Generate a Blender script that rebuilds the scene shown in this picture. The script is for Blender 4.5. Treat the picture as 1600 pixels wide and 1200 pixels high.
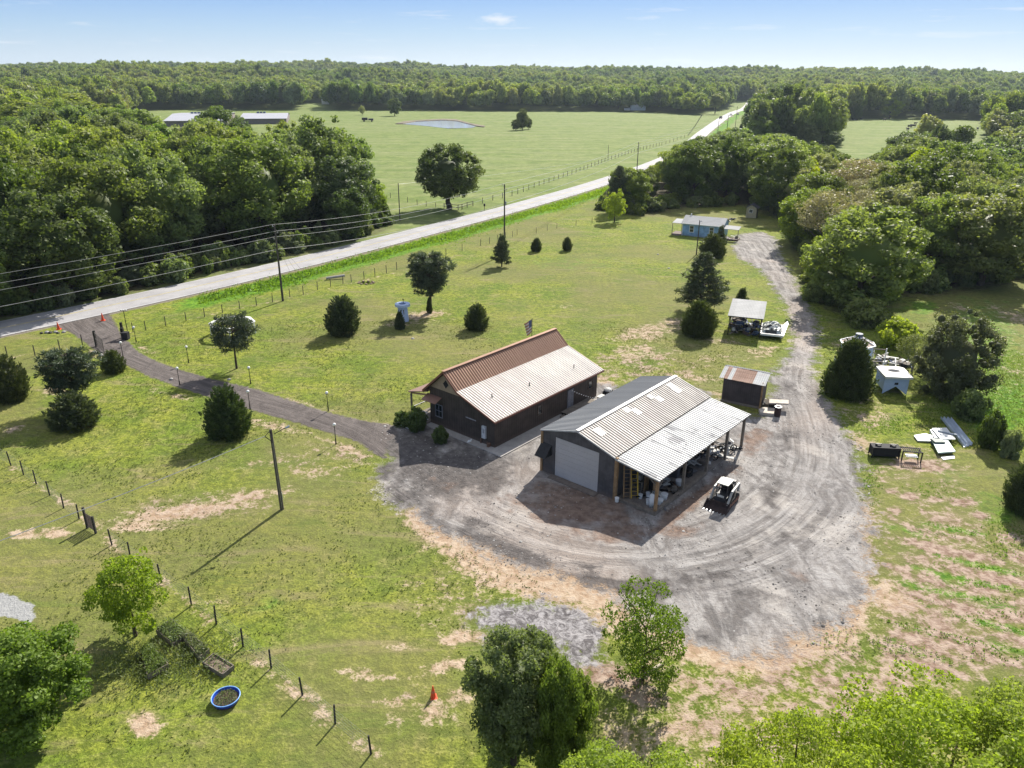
import bpy, math, random
import numpy as np
from mathutils import Matrix, Vector, Euler
PI = math.pi
scene = bpy.context.scene
for o in list(bpy.data.objects):
    bpy.data.objects.remove(o)
C = scene.collection
rnd = random.Random(11)
R = np.random.default_rng(7)

# ---------------------------------------------------------------- camera, sky, sun, exposure
FOC, PITCH, ROLL, CH = 1186.0, 0.3886, 0.0075, 30.0
cam = bpy.data.cameras.new('camera')
cam.sensor_width = 36.0
cam.lens = FOC / 1600 * 36
cam.clip_start = 0.5
cam.clip_end = 30000
co = bpy.data.objects.new('camera', cam)
C.objects.link(co)
co.matrix_world = Matrix.Translation((0, 0, CH)) @ (Matrix.Rotation(PI / 2 - PITCH, 4, 'X') @ Matrix.Rotation(ROLL, 4, 'Z'))
scene.camera = co

SUN_EL = math.radians(38.2)
SUN_AZ = math.radians(24.6)     # from +Y towards +X
world = bpy.data.worlds.new('World')
scene.world = world
world.use_nodes = True
nt = world.node_tree
nt.nodes.clear()
w_out = nt.nodes.new('ShaderNodeOutputWorld')
w_bg = nt.nodes.new('ShaderNodeBackground')
w_bg.inputs['Strength'].default_value = 0.068
sky = nt.nodes.new('ShaderNodeTexSky')
sky.sky_type = 'NISHITA'
sky.sun_disc = False
sky.sun_elevation = SUN_EL
sky.sun_rotation = SUN_AZ
sky.altitude = 200
sky.air_density = 1.0
sky.dust_density = 0.35
sky.ozone_density = 1.6
tc = nt.nodes.new('ShaderNodeTexCoord')
mp = nt.nodes.new('ShaderNodeMapping')
mp.inputs['Scale'].default_value = (5.0, 5.0, 55.0)
nz = nt.nodes.new('ShaderNodeTexNoise')
nz.inputs['Scale'].default_value = 1.6
nz.inputs['Detail'].default_value = 7
nz.inputs['Roughness'].default_value = 0.62
rp = nt.nodes.new('ShaderNodeValToRGB')
rp.color_ramp.elements[0].position = 0.58
rp.color_ramp.elements[1].position = 0.74
rp.color_ramp.elements[0].color = (0, 0, 0, 1)
rp.color_ramp.elements[1].color = (0.62, 0.62, 0.62, 1)
mx = nt.nodes.new('ShaderNodeMix')
mx.data_type = 'RGBA'
mx.inputs[7].default_value = (7.2, 7.6, 8.1, 1)
nt.links.new(tc.outputs['Generated'], mp.inputs['Vector'])
nt.links.new(mp.outputs[0], nz.inputs['Vector'])
nt.links.new(nz.outputs['Fac'], rp.inputs[0])
# one small puff of cloud high in the north sky
cl_a, cl_b = (779 - 800) / FOC, (31 - 600) / FOC
cl_u, cl_v = cl_a * math.cos(ROLL) + cl_b * math.sin(ROLL), -cl_a * math.sin(ROLL) + cl_b * math.cos(ROLL)
cl_d = Vector((cl_u, math.cos(PITCH) - cl_v * math.sin(PITCH), -math.sin(PITCH) - cl_v * math.cos(PITCH))).normalized()
cs = nt.nodes.new('ShaderNodeVectorMath')
cs.operation = 'SUBTRACT'
cs.inputs[1].default_value = cl_d
nt.links.new(tc.outputs['Generated'], cs.inputs[0])
cm = nt.nodes.new('ShaderNodeVectorMath')
cm.operation = 'MULTIPLY'
cm.inputs[1].default_value = (38, 38, 130)
nt.links.new(cs.outputs[0], cm.inputs[0])
cn = nt.nodes.new('ShaderNodeTexNoise')
cn.inputs['Scale'].default_value = 1.6
cn.inputs['Detail'].default_value = 6
nt.links.new(cm.outputs[0], cn.inputs['Vector'])
cl = nt.nodes.new('ShaderNodeVectorMath')
cl.operation = 'LENGTH'
nt.links.new(cm.outputs[0], cl.inputs[0])
ca = nt.nodes.new('ShaderNodeMath')
ca.operation = 'MULTIPLY_ADD'
nt.links.new(cn.outputs['Fac'], ca.inputs[0])
ca.inputs[1].default_value = 1.7
nt.links.new(cl.outputs['Value'], ca.inputs[2])
cr_ = nt.nodes.new('ShaderNodeMapRange')
cr_.inputs[1].default_value = 1.75
cr_.inputs[2].default_value = 1.0
cr_.inputs[4].default_value = 0.85
nt.links.new(ca.outputs[0], cr_.inputs[0])
cx_ = nt.nodes.new('ShaderNodeMath')
cx_.operation = 'MAXIMUM'
nt.links.new(rp.outputs[0], cx_.inputs[0])
nt.links.new(cr_.outputs[0], cx_.inputs[1])
nt.links.new(cx_.outputs[0], mx.inputs[0])
sx_ = nt.nodes.new('ShaderNodeSeparateXYZ')
nt.links.new(tc.outputs['Generated'], sx_.inputs[0])
gr = nt.nodes.new('ShaderNodeValToRGB')
for e_, p_, c_ in zip([gr.color_ramp.elements[0], gr.color_ramp.elements[1], gr.color_ramp.elements.new(0.045), gr.color_ramp.elements.new(0.10), gr.color_ramp.elements.new(0.3)],
                      (0.0, 1.0, 0.045, 0.10, 0.3), ((5.2, 6.3, 7.4), (0.35, 0.95, 2.4), (3.2, 4.9, 7.2), (1.05, 2.85, 7.1), (0.55, 1.55, 3.9))):
    e_.position = p_
    e_.color = (c_[0] / 8, c_[1] / 8, c_[2] / 8, 1)
nt.links.new(sx_.outputs[2], gr.inputs[0])
g8 = nt.nodes.new('ShaderNodeVectorMath')
g8.operation = 'SCALE'
g8.inputs['Scale'].default_value = 8.0
nt.links.new(gr.outputs[0], g8.inputs[0])
m0 = nt.nodes.new('ShaderNodeMix')
m0.data_type = 'RGBA'
m0.inputs[0].default_value = 0.80
nt.links.new(sky.outputs[0], m0.inputs[6])
nt.links.new(g8.outputs[0], m0.inputs[7])
nt.links.new(m0.outputs[2], mx.inputs[6])
nt.links.new(mx.outputs[2], w_bg.inputs['Color'])
nt.links.new(w_bg.outputs[0], w_out.inputs['Surface'])

sl = bpy.data.lights.new('sun', 'SUN')
sl.energy = 4.8
sl.angle = math.radians(0.53)
sl.color = (1.0, 0.95, 0.86)
so = bpy.data.objects.new('sun', sl)
C.objects.link(so)
sd = Vector((math.sin(SUN_AZ) * math.cos(SUN_EL), math.cos(SUN_AZ) * math.cos(SUN_EL), math.sin(SUN_EL)))
so.rotation_euler = sd.to_track_quat('Z', 'Y').to_euler()
so.location = (0, 0, 200)

vs = scene.view_settings
vs.view_transform = 'Standard'
vs.look = 'None'
vs.gamma = 1
vs.use_curve_mapping = False
vs.exposure = 0.84
scene.render.engine = 'CYCLES'
scene.cycles.max_bounces = 6
scene.cycles.diffuse_bounces = 3
scene.cycles.glossy_bounces = 2
scene.cycles.transmission_bounces = 3
scene.cycles.volume_bounces = 0
scene.cycles.use_denoising = True
scene.cycles.caustics_reflective = False
scene.cycles.caustics_refractive = False

# ---------------------------------------------------------------- geometry helpers
cP, sP, cR, sR = math.cos(PITCH), math.sin(PITCH), math.cos(ROLL), math.sin(ROLL)


def G(px, py, z=0.0):
    """point of the place at height z seen at (px, py) of the 1600 x 1200 photograph"""
    a, b = (px - 800) / FOC, (py - 600) / FOC
    u, v = a * cR + b * sR, -a * sR + b * cR
    dx, dy, dz = u, cP - v * sP, -sP - v * cP
    t = (CH - z) / -dz
    return Vector((dx * t, dy * t, z))


def proj(x, y, z):
    Z = z - CH
    d = y * cP - Z * sP
    v = -(y * sP + Z * cP)
    u, v = x / d, v / d
    return 800 + FOC * (u * cR - v * sR), 600 + FOC * (u * sR + v * cR)


def height_for(x, y, py):
    """height above the ground at which the point over (x, y) is seen at photo row py"""
    lo, hi = -5.0, 60.0
    for _ in range(40):
        m = (lo + hi) / 2
        if proj(x, y, m)[1] > py:
            lo = m
        else:
            hi = m
    return lo


def sstep(a, b, x):
    t = np.clip((x - a) / (b - a), 0, 1)
    return t * t * (3 - 2 * t)


def terr(x, y):
    x = np.asarray(x, float)
    y = np.asarray(y, float)
    t = sstep(620, 2300, y)
    z = t * (15 + 6 * np.sin(x / 420 + 1.3) + 5 * np.sin(y / 230 + x / 700) + 4 * np.sin(y / 95 - x / 260))
    z = z + 9 * np.exp(-((y - 1150 - 0.15 * x + 60 * np.sin(x / 170)) / 130) ** 2)
    z = z + 7 * np.exp(-((y - 1650 + 0.1 * x + 90 * np.sin(x / 230)) / 150) ** 2)
    z = z + sstep(600, 1150, y) * sstep(-100, -700, x) * 5
    z = z - 7 * np.exp(-((y - 980) / 220) ** 2) * sstep(500, 700, y) * sstep(-400, 100, x)
    return z


class MB:
    def __init__(self):
        self.v, self.f, self.m = [], [], []

    def add(self, vs_, fs, mi=0):
        n = len(self.v)
        self.v += [tuple(p) for p in vs_]
        for f in fs:
            self.f.append(tuple(i + n for i in f))
            self.m.append(mi)
        return self

    def box(self, c, s, rz=0.0, mi=0, M=None):
        hx, hy, hz = s[0] / 2, s[1] / 2, s[2] / 2
        p = [Vector((x, y, z)) for z in (-hz, hz) for y in (-hy, hy) for x in (-hx, hx)]
        T = Matrix.Translation(c) @ (M if M is not None else Matrix.Rotation(rz, 4, 'Z'))
        return self.add([T @ q for q in p], [(0, 2, 3, 1), (4, 5, 7, 6), (0, 1, 5, 4), (2, 6, 7, 3), (0, 4, 6, 2), (1, 3, 7, 5)], mi)

    def bar(self, a, b, w, h, mi=0, up=(0, 0, 1)):
        a, b = Vector(a), Vector(b)
        d = (b - a)
        L = d.length
        d.normalize()
        u = Vector(up)
        s = d.cross(u)
        if s.length < 1e-4:
            s = d.cross(Vector((1, 0, 0)))
        s.normalize()
        t = s.cross(d)
        M = Matrix((s, d, t)).transposed().to_4x4()
        return self.box((a + b) / 2, (w, L, h), 0, mi, M)

    def tube(self, a, b, r0, r1=None, n=8, mi=0, cap=True):
        r1 = r0 if r1 is None else r1
        a, b = Vector(a), Vector(b)
        d = (b - a).normalized()
        s = d.cross(Vector((0, 0, 1)))
        if s.length < 1e-4:
            s = Vector((1, 0, 0))
        s.normalize()
        t = s.cross(d)
        vs_ = []
        for p, r in ((a, r0), (b, r1)):
            for k in range(n):
                an = 2 * PI * k / n
                vs_.append(p + (s * math.cos(an) + t * math.sin(an)) * r)
        fs = [(k, (k + 1) % n, n + (k + 1) % n, n + k) for k in range(n)]
        if cap:
            fs += [tuple(range(n - 1, -1, -1)), tuple(range(n, 2 * n))]
        return self.add(vs_, fs, mi)

    def path(self, pts, r, n=4, mi=0):
        for a, b in zip(pts[:-1], pts[1:]):
            self.tube(a, b, r, r, n, mi, False)
        return self

    def prism(self, poly, z0, z1, mi=0):
        n = len(poly)
        vs_ = [(p[0], p[1], z0) for p in poly] + [(p[0], p[1], z1) for p in poly]
        fs = [tuple(range(n - 1, -1, -1)), tuple(range(n, 2 * n))] + [(k, (k + 1) % n, n + (k + 1) % n, n + k) for k in range(n)]
        return self.add(vs_, fs, mi)

    def extr(self, poly, axis, a, b, mi=0):
        """poly of 2D points swept along an axis ('x' or 'y')"""
        n = len(poly)
        if axis == 'y':
            vs_ = [(p[0], a, p[1]) for p in poly] + [(p[0], b, p[1]) for p in poly]
        else:
            vs_ = [(a, p[0], p[1]) for p in poly] + [(b, p[0], p[1]) for p in poly]
        fs = [tuple(range(n - 1, -1, -1)), tuple(range(n, 2 * n))] + [(k, (k + 1) % n, n + (k + 1) % n, n + k) for k in range(n)]
        return self.add(vs_, fs, mi)

    def sphere(self, c, r, nu=10, nv=6, mi=0, sz=1.0):
        vs_ = [(c[0], c[1], c[2] + r * sz)]
        for j in range(1, nv):
            ph = PI * j / nv
            for i in range(nu):
                th = 2 * PI * i / nu
                vs_.append((c[0] + r * math.sin(ph) * math.cos(th), c[1] + r * math.sin(ph) * math.sin(th), c[2] + r * sz * math.cos(ph)))
        vs_.append((c[0], c[1], c[2] - r * sz))
        fs = [(0, 1 + i, 1 + (i + 1) % nu) for i in range(nu)]
        for j in range(nv - 2):
            for i in range(nu):
                a, b = 1 + j * nu + i, 1 + j * nu + (i + 1) % nu
                fs.append((a, a + nu, b + nu, b))
        q = 1 + (nv - 2) * nu
        fs += [(q + i, len(vs_) - 1, q + (i + 1) % nu) for i in range(nu)]
        return self.add(vs_, fs, mi)

    def mesh(self, name, mats, smooth=False):
        me = bpy.data.meshes.new(name)
        me.from_pydata([tuple(p) for p in self.v], [], self.f)
        for m in (mats if isinstance(mats, (list, tuple)) else [mats]):
            me.materials.append(m)
        if max(self.m, default=0) > 0:
            me.polygons.foreach_set('material_index', self.m)
        if smooth:
            me.polygons.foreach_set('use_smooth', [True] * len(me.polygons))
        me.update()
        import bmesh
        bm = bmesh.new()
        bm.from_mesh(me)
        bmesh.ops.recalc_face_normals(bm, faces=bm.faces)
        bm.to_mesh(me)
        bm.free()
        return me

    def build(self, name, mats, parent=None, smooth=False, loc=None, rz=0.0):
        return link(name, self.mesh(name, mats, smooth), parent, loc, rz)


def link(name, me, parent=None, loc=None, rz=0.0):
    o = bpy.data.objects.new(name, me)
    C.objects.link(o)
    if parent is not None:
        o.parent = parent
    if loc is not None:
        o.location = loc
    if rz:
        o.rotation_euler = (0, 0, rz)
    return o


def tag(o, label=None, cat=None, group=None, kind=None):
    if label:
        o['label'] = label
    if cat:
        o['category'] = cat
    if group:
        o['group'] = group
    if kind:
        o['kind'] = kind
    return o


def thing(name, label, cat, loc=(0, 0, 0), rz=0.0, group=None):
    o = bpy.data.objects.new(name, None)
    C.objects.link(o)
    o.location = loc
    o.rotation_euler = (0, 0, rz)
    o.empty_display_size = 0.2
    return tag(o, label, cat, group)


def children(o):
    return [c for c in bpy.data.objects if c.parent == o]


def dup(root, loc, rz=0.0, label=None, scl=None, kids=None, group=None):
    r = root.copy()
    C.objects.link(r)
    r.location = loc
    r.rotation_euler = (0, 0, rz)
    if scl is not None:
        r.scale = scl
    if label:
        r['label'] = label
    if group:
        r['group'] = group
    out = []
    for ch, sub in (kids if kids is not None else [(c, children(c)) for c in children(root)]):
        c = ch.copy()
        C.objects.link(c)
        c.parent = r
        out.append(c)
        for g in sub:
            d = g.copy()
            C.objects.link(d)
            d.parent = c
    return r


ORD = ['first', 'second', 'third', 'fourth', 'fifth', 'sixth', 'seventh', 'eighth', 'ninth', 'tenth', 'eleventh', 'twelfth', 'thirteenth',
       'fourteenth', 'fifteenth', 'sixteenth', 'seventeenth', 'eighteenth', 'nineteenth', 'twentieth']
for t_ in ('twenty', 'thirty', 'forty'):
    if t_ != 'twenty':
        ORD.append({'thirty': 'thirtieth', 'forty': 'fortieth'}[t_])
    ORD += [t_ + '-' + s for s in ORD[:9]]

# ---------------------------------------------------------------- materials
class NT:
    def __init__(self, name):
        self.mat = bpy.data.materials.new(name)
        self.mat.use_nodes = True
        self.t = self.mat.node_tree
        self.t.nodes.clear()

    def n(self, typ, **kw):
        nd = self.t.nodes.new(typ)
        for k, v in kw.items():
            setattr(nd, k, v)
        return nd

    def l(self, a, b):
        self.t.links.new(a, b)

    def put(self, sock, v):
        if isinstance(v, bpy.types.NodeSocket):
            self.l(v, sock)
        elif v is not None:
            if isinstance(v, (tuple, list)) and len(v) == 3 and sock.type == 'RGBA':
                v = (*v, 1)
            sock.default_value = v

    def math(self, op, a, b=0.0, c=None, clamp=False):
        nd = self.n('ShaderNodeMath', operation=op, use_clamp=clamp)
        self.put(nd.inputs[0], a)
        self.put(nd.inputs[1], b)
        if c is not None:
            self.put(nd.inputs[2], c)
        return nd.outputs[0]

    def mix(self, f, a, b, blend='MIX'):
        nd = self.n('ShaderNodeMix', data_type='RGBA', blend_type=blend)
        self.put(nd.inputs[0], f)
        self.put(nd.inputs[6], a)
        self.put(nd.inputs[7], b)
        return nd.outputs[2]

    def noise(self, vec, scale, detail=4, rough=0.55, dist=0.0, out='Fac'):
        nd = self.n('ShaderNodeTexNoise')
        if vec is not None:
            self.l(vec, nd.inputs['Vector'])
        nd.inputs['Scale'].default_value = scale
        nd.inputs['Detail'].default_value = detail
        nd.inputs['Roughness'].default_value = rough
        nd.inputs['Distortion'].default_value = dist
        return nd.outputs[out]

    def ss(self, x, a, b):
        nd = self.n('ShaderNodeMapRange', interpolation_type='SMOOTHSTEP')
        self.put(nd.inputs[0], x)
        self.put(nd.inputs[1], a)
        self.put(nd.inputs[2], b)
        return nd.outputs[0]

    def pos(self):
        return self.n('ShaderNodeNewGeometry').outputs['Position']

    def map(self, vec, scale=(1, 1, 1), rz=0.0):
        nd = self.n('ShaderNodeMapping')
        self.l(vec, nd.inputs['Vector'])
        nd.inputs['Scale'].default_value = scale
        nd.inputs['Rotation'].default_value = (0, 0, rz)
        return nd.outputs[0]

    def bump(self, h, strength, dist):
        nd = self.n('ShaderNodeBump')
        nd.inputs['Strength'].default_value = strength
        nd.inputs['Distance'].default_value = dist
        self.l(h, nd.inputs['Height'])
        return nd.outputs[0]

    def out(self, color, rough=0.8, metal=0.0, normal=None, spec=0.4):
        b = self.n('ShaderNodeBsdfPrincipled')
        self.put(b.inputs['Base Color'], color)
        self.put(b.inputs['Roughness'], rough)
        self.put(b.inputs['Metallic'], metal)
        b.inputs['Specular IOR Level'].default_value = spec
        if normal is not None:
            self.l(normal, b.inputs['Normal'])
        o = self.n('ShaderNodeOutputMaterial')
        self.l(b.outputs[0], o.inputs[0])
        return self.mat


def simple(name, col, rough=0.7, metal=0.0, var=0.25, scale=3.0, spec=0.4, bump=0.0):
    k = NT(name)
    p = k.pos()
    a = k.noise(p, scale, 5, 0.6)
    b = k.noise(p, scale * 7, 3, 0.6)
    f = k.math('ADD', k.math('MULTIPLY', a, 0.65), k.math('MULTIPLY', b, 0.35))
    f = k.ss(f, 0.32, 0.68)
    lo = tuple(c * (1 - var) for c in col)
    hi = tuple(min(1, c * (1 + var)) for c in col)
    c = k.mix(f, lo, hi)
    nrm = k.bump(b, bump, 0.02) if bump else None
    return k.out(c, rough, metal, nrm, spec)


def leafmat(name, dark, light, trans=0.35, obj_var=0.25):
    k = NT(name)
    at = k.n('ShaderNodeAttribute', attribute_name='tint')
    oi = k.n('ShaderNodeObjectInfo')
    c = k.mix(at.outputs['Fac'], dark, light)
    hsv = k.n('ShaderNodeHueSaturation')
    k.put(hsv.inputs['Hue'], k.math('ADD', 0.5, k.math('MULTIPLY', k.math('SUBTRACT', oi.outputs['Random'], 0.5), 0.035 * obj_var / 0.25)))
    r2 = k.math('FRACT', k.math('MULTIPLY', oi.outputs['Random'], 7.31))
    k.put(hsv.inputs['Value'], k.math('ADD', 1 - obj_var, k.math('MULTIPLY', r2, 2 * obj_var)))
    r3 = k.math('FRACT', k.math('MULTIPLY', oi.outputs['Random'], 13.7))
    k.put(hsv.inputs['Saturation'], k.math('ADD', 0.82, k.math('MULTIPLY', r3, 0.3)))
    st_ = k.ss(k.noise(k.pos(), 0.0065, 4, 0.6), 0.36, 0.64)
    c = k.mix(1.0, c, k.mix(st_, (0.72, 0.80, 0.92), (1.22, 1.14, 0.98)), 'MULTIPLY')
    k.l(c, hsv.inputs['Color'])
    d = k.n('ShaderNodeBsdfPrincipled')
    k.l(hsv.outputs[0], d.inputs['Base Color'])
    d.inputs['Roughness'].default_value = 0.55
    d.inputs['Specular IOR Level'].default_value = 0.25
    t = k.n('ShaderNodeBsdfTranslucent')
    tc_ = k.mix(1.0, hsv.outputs[0], (1.25, 1.35, 0.55), 'MULTIPLY')
    k.l(tc_, t.inputs['Color'])
    m = k.n('ShaderNodeMixShader')
    m.inputs[0].default_value = trans
    k.l(d.outputs[0], m.inputs[1])
    k.l(t.outputs[0], m.inputs[2])
    o = k.n('ShaderNodeOutputMaterial')
    k.l(m.outputs[0], o.inputs[0])
    return k.mat


L_MID = leafmat('leaf_mid_green', (0.110, 0.150, 0.034), (0.310, 0.360, 0.105), 0.46, 0.16)
L_DARK = leafmat('leaf_dark_green', (0.062, 0.098, 0.022), (0.180, 0.230, 0.058), 0.40, 0.14)
L_BRIGHT = leafmat('leaf_yellow_green', (0.165, 0.230, 0.022), (0.45, 0.50, 0.065), 0.52, 0.08)
L_FRESH = leafmat('leaf_fresh_green', (0.105, 0.160, 0.028), (0.28, 0.35, 0.075), 0.45, 0.10)
L_PALE = leafmat('leaf_pale_green', (0.135, 0.165, 0.070), (0.30, 0.32, 0.145), 0.42)
L_BUD = leafmat('leaf_budding_grey', (0.17, 0.155, 0.115), (0.38, 0.355, 0.27), 0.3, 0.1)
L_CEDAR = leafmat('leaf_cedar', (0.040, 0.060, 0.020), (0.130, 0.158, 0.050), 0.24, 0.15)
L_JUNIPER = leafmat('leaf_juniper', (0.070, 0.085, 0.028), (0.215, 0.235, 0.085), 0.28, 0.1)
L_PINE = leafmat('leaf_pine', (0.050, 0.070, 0.040), (0.165, 0.190, 0.108), 0.24, 0.15)
BARK = simple('bark', (0.085, 0.065, 0.05), 0.9, 0, 0.35, 4, 0.2, 0.6)
BARK_GREY = simple('grey_bark', (0.17, 0.15, 0.13), 0.9, 0, 0.3, 4, 0.2, 0.6)
DARK_METAL = simple('dark_metal', (0.022, 0.021, 0.022), 0.5, 0.3, 0.3, 5)
STEEL = simple('galvanised_steel', (0.42, 0.44, 0.46), 0.4, 0.7, 0.15, 3)
WOOD = simple('raw_timber', (0.30, 0.19, 0.10), 0.8, 0, 0.3, 2.5, 0.3, 0.3)
WOOD_GREY = simple('grey_timber', (0.20, 0.17, 0.14), 0.85, 0, 0.3, 2.5, 0.3, 0.3)
POLEWOOD = simple('pole_wood', (0.085, 0.072, 0.062), 0.85, 0, 0.3, 1.5, 0.3, 0.3)
WHITE = simple('white_paint', (0.78, 0.78, 0.77), 0.5, 0, 0.06, 2)
CONCRETE = simple('concrete', (0.36, 0.34, 0.32), 0.85, 0, 0.16, 1.2, 0.3, 0.2)
BLACKPL = simple('black_plastic', (0.015, 0.015, 0.017), 0.8, 0, 0.2, 6)
GLASS_D = simple('dark_glass', (0.02, 0.025, 0.03), 0.08, 0, 0.1, 2, 0.8)
RUBBER = simple('rubber', (0.02, 0.019, 0.018), 0.9, 0, 0.3, 8)
ORANGE = simple('orange_plastic', (0.75, 0.09, 0.03), 0.5, 0, 0.1, 3)

# ---------------------------------------------------------------- maps of the ground
def seg_info(P, line):
    """distance, signed side and arclength of points to a polyline"""
    best = np.full(len(P), 1e9)
    side = np.zeros(len(P))
    arc = np.zeros(len(P))
    s0 = 0.0
    for a, b in zip(line[:-1], line[1:]):
        a = np.array(a[:2], float)
        b = np.array(b[:2], float)
        d = b - a
        L = np.hypot(*d)
        t = np.clip(((P - a) @ d) / (L * L), 0, 1)
        q = P - a - t[:, None] * d
        ds = np.hypot(q[:, 0], q[:, 1])
        m = ds < best
        best[m] = ds[m]
        sg = d[0] * q[:, 1] - d[1] * q[:, 0]
        side[m] = np.sign(sg[m])
        arc[m] = s0 + t[m] * L
        s0 += L
    return best, side, arc


def inside(P, poly):
    c = np.zeros(len(P), bool)
    n = len(poly)
    for i in range(n):
        x1, y1 = poly[i][:2]
        x2, y2 = poly[(i + 1) % n][:2]
        if y1 == y2:
            continue
        m = (y1 > P[:, 1]) != (y2 > P[:, 1])
        xi = (x2 - x1) * (P[:, 1] - y1) / (y2 - y1) + x1
        c ^= m & (P[:, 0] < xi)
    return c


def sdf(P, poly, reach=12.0):
    A = np.array([p[:2] for p in poly], float)
    out = np.full(len(P), -reach)
    m = (P[:, 0] > A[:, 0].min() - reach) & (P[:, 0] < A[:, 0].max() + reach) & (P[:, 1] > A[:, 1].min() - reach) & (P[:, 1] < A[:, 1].max() + reach)
    if m.any():
        Q = P[m]
        d, _, _ = seg_info(Q, list(A) + [A[0]])
        ins = inside(Q, A)
        out[m] = np.clip(np.where(ins, d, -d), -reach, reach)
    return out


def GP(pts):
    return [tuple(G(*p)[:2]) for p in pts]


ROADC = [(-150, -8), (-100, 48), (-80, 71.5), (-64, 90), (-53.5, 102.2), (-41, 119.5), (-31, 134.5), (-18, 155.5), (0, 184.5), (21, 222), (41, 262), (60, 305), (80, 362),
         (104, 440), (133, 530), (164, 625), (200, 735), (240, 850), (290, 1000)]


def smooth_line(pts, step=2.0, it=6):
    P = [np.array(pts[0], float)]
    for a, b in zip(pts[:-1], pts[1:]):
        a, b = np.array(a, float), np.array(b, float)
        n = max(1, int(np.hypot(*(b - a)) / step))
        for k in range(1, n + 1):
            P.append(a + (b - a) * k / n)
    P = np.array(P)
    for _ in range(it * 4):
        P[1:-1] = (P[:-2] + 2 * P[1:-1] + P[2:]) / 4
    return P


ROAD = smooth_line(ROADC, 3.0)
ROADW = 3.45

ASPH = GP([(168, 484), (176, 497), (190, 522), (212, 546), (236, 560), (280, 577), (330, 592), (400, 608), (450, 624), (500, 640), (560, 655), (612, 663), (622, 676), (606, 690), (604, 716),
           (588, 712), (560, 690), (500, 672), (450, 657), (400, 643), (340, 625), (280, 606), (235, 589), (200, 572), (165, 560), (140, 541), (112, 521), (86, 512), (82, 500)])
GRAV = GP([(606, 666), (640, 664), (690, 655), (760, 660), (850, 625), (915, 600), (950, 600), (970, 606), (1010, 600), (1080, 604), (1110, 618), (1128, 640), (1190, 650), (1206, 610), (1204, 590), (1228, 558), (1240, 530), (1237, 505), (1226, 475),
           (1205, 444), (1188, 420), (1166, 410), (1152, 404), (1146, 385), (1150, 366), (1190, 362), (1212, 372), (1218, 392), (1232, 420), (1254, 462), (1276, 500), (1280, 530), (1272, 570), (1282, 612), (1312, 652),
           (1338, 700), (1350, 770), (1364, 840), (1362, 900), (1344, 950), (1300, 985), (1240, 1005), (1180, 1030), (1120, 1025), (1060, 1000), (1000, 962), (960, 940), (920, 916),
           (870, 900), (800, 880), (740, 851), (680, 822), (620, 792), (588, 766), (592, 742), (602, 716), (590, 690)])
ASH = GP([(735, 968), (760, 945), (800, 935), (850, 933), (900, 945), (935, 965), (946, 990), (940, 1030), (905, 1050), (870, 1030), (840, 1005), (800, 995), (750, 1000)])
PAD = GP([(-80, 930), (0, 927), (22, 931), (34, 938), (52, 944), (58, 962), (46, 977), (22, 966), (-6, 962), (-80, 965)])
GARDEN = GP([(1330, 690), (1420, 680), (1500, 700), (1548, 800), (1600, 870), (1720, 960), (1720, 1090), (1400, 1090), (1330, 1040), (1350, 950), (1372, 880), (1368, 800), (1352, 740)])
REDD = GP([(960, 1010), (1060, 1000), (1180, 1036), (1290, 1000), (1340, 960), (1420, 1000), (1500, 1060), (1500, 1250), (900, 1250), (930, 1120), (900, 1060)])
TRACK = smooth_line(GP([(60, 470), (130, 525), (200, 560), (300, 600), (400, 628), (500, 655), (580, 692), (640, 752), (720, 800), (800, 838), (900, 868), (1000, 880), (1100, 866), (1190, 830), (1250, 780), (1276, 720), (1262, 650), (1240, 600), (1246, 550), (1260, 510),
                        (1240, 460), (1206, 405), (1184, 372)]), 1.0, 3)

WOOD_L = GP([(-900, 730), (-300, 590), (-120, 534), (0, 501), (100, 481.5), (200, 462), (300, 435), (400, 414), (500, 390), (560, 373), (604, 356), (606, 335), (580, 318), (560, 300), (450, 280), (300, 262), (262, 243), (230, 226), (0, 222), (-300, 225), (-900, 250)])
WOOD_R = GP([(934, 328), (1000, 338), (1050, 330), (1070, 325), (1165, 322), (1192, 330), (1218, 342), (1240, 372), (1250, 410), (1262, 462), (1330, 492), (1440, 462), (1600, 436), (1800, 430), (2200, 420), (2200, 225), (1600, 226), (1545, 232), (1530, 252), (1440, 256), (1330, 256), (1300, 240), (1250, 228),
              (1180, 232), (1120, 236), (1078, 248), (1010, 274), (960, 296)])


def grid_lines(lo, hi, fine_lo, fine_hi, fine, grow):
    a = list(np.arange(fine_lo, fine_hi, fine))
    s = fine
    x = a[-1]
    while x < hi:
        s = min(s * grow, 60)
        x += s
        a.append(x)
    s = fine
    x = a[0]
    while x > lo:
        s = min(s * grow, 60)
        x -= s
        a.insert(0, x)
    return np.array(a)


gx = grid_lines(-3600, 3600, -66, 66, 0.42, 1.035)
gy = grid_lines(-160, 6500, 16, 128, 0.42, 1.03)
NX, NY = len(gx), len(gy)
XX, YY = np.meshgrid(gx, gy)
P2 = np.stack([XX.ravel(), YY.ravel()], 1)
npt = len(P2)
near = (np.abs(P2[:, 0]) < 420) & (P2[:, 1] < 900) & (P2[:, 1] > -100)
PN = P2[near]
Zg = terr(P2[:, 0], P2[:, 1])


def full(v, fill):
    o = np.full(npt, fill, float)
    o[near] = v
    return o


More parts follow.
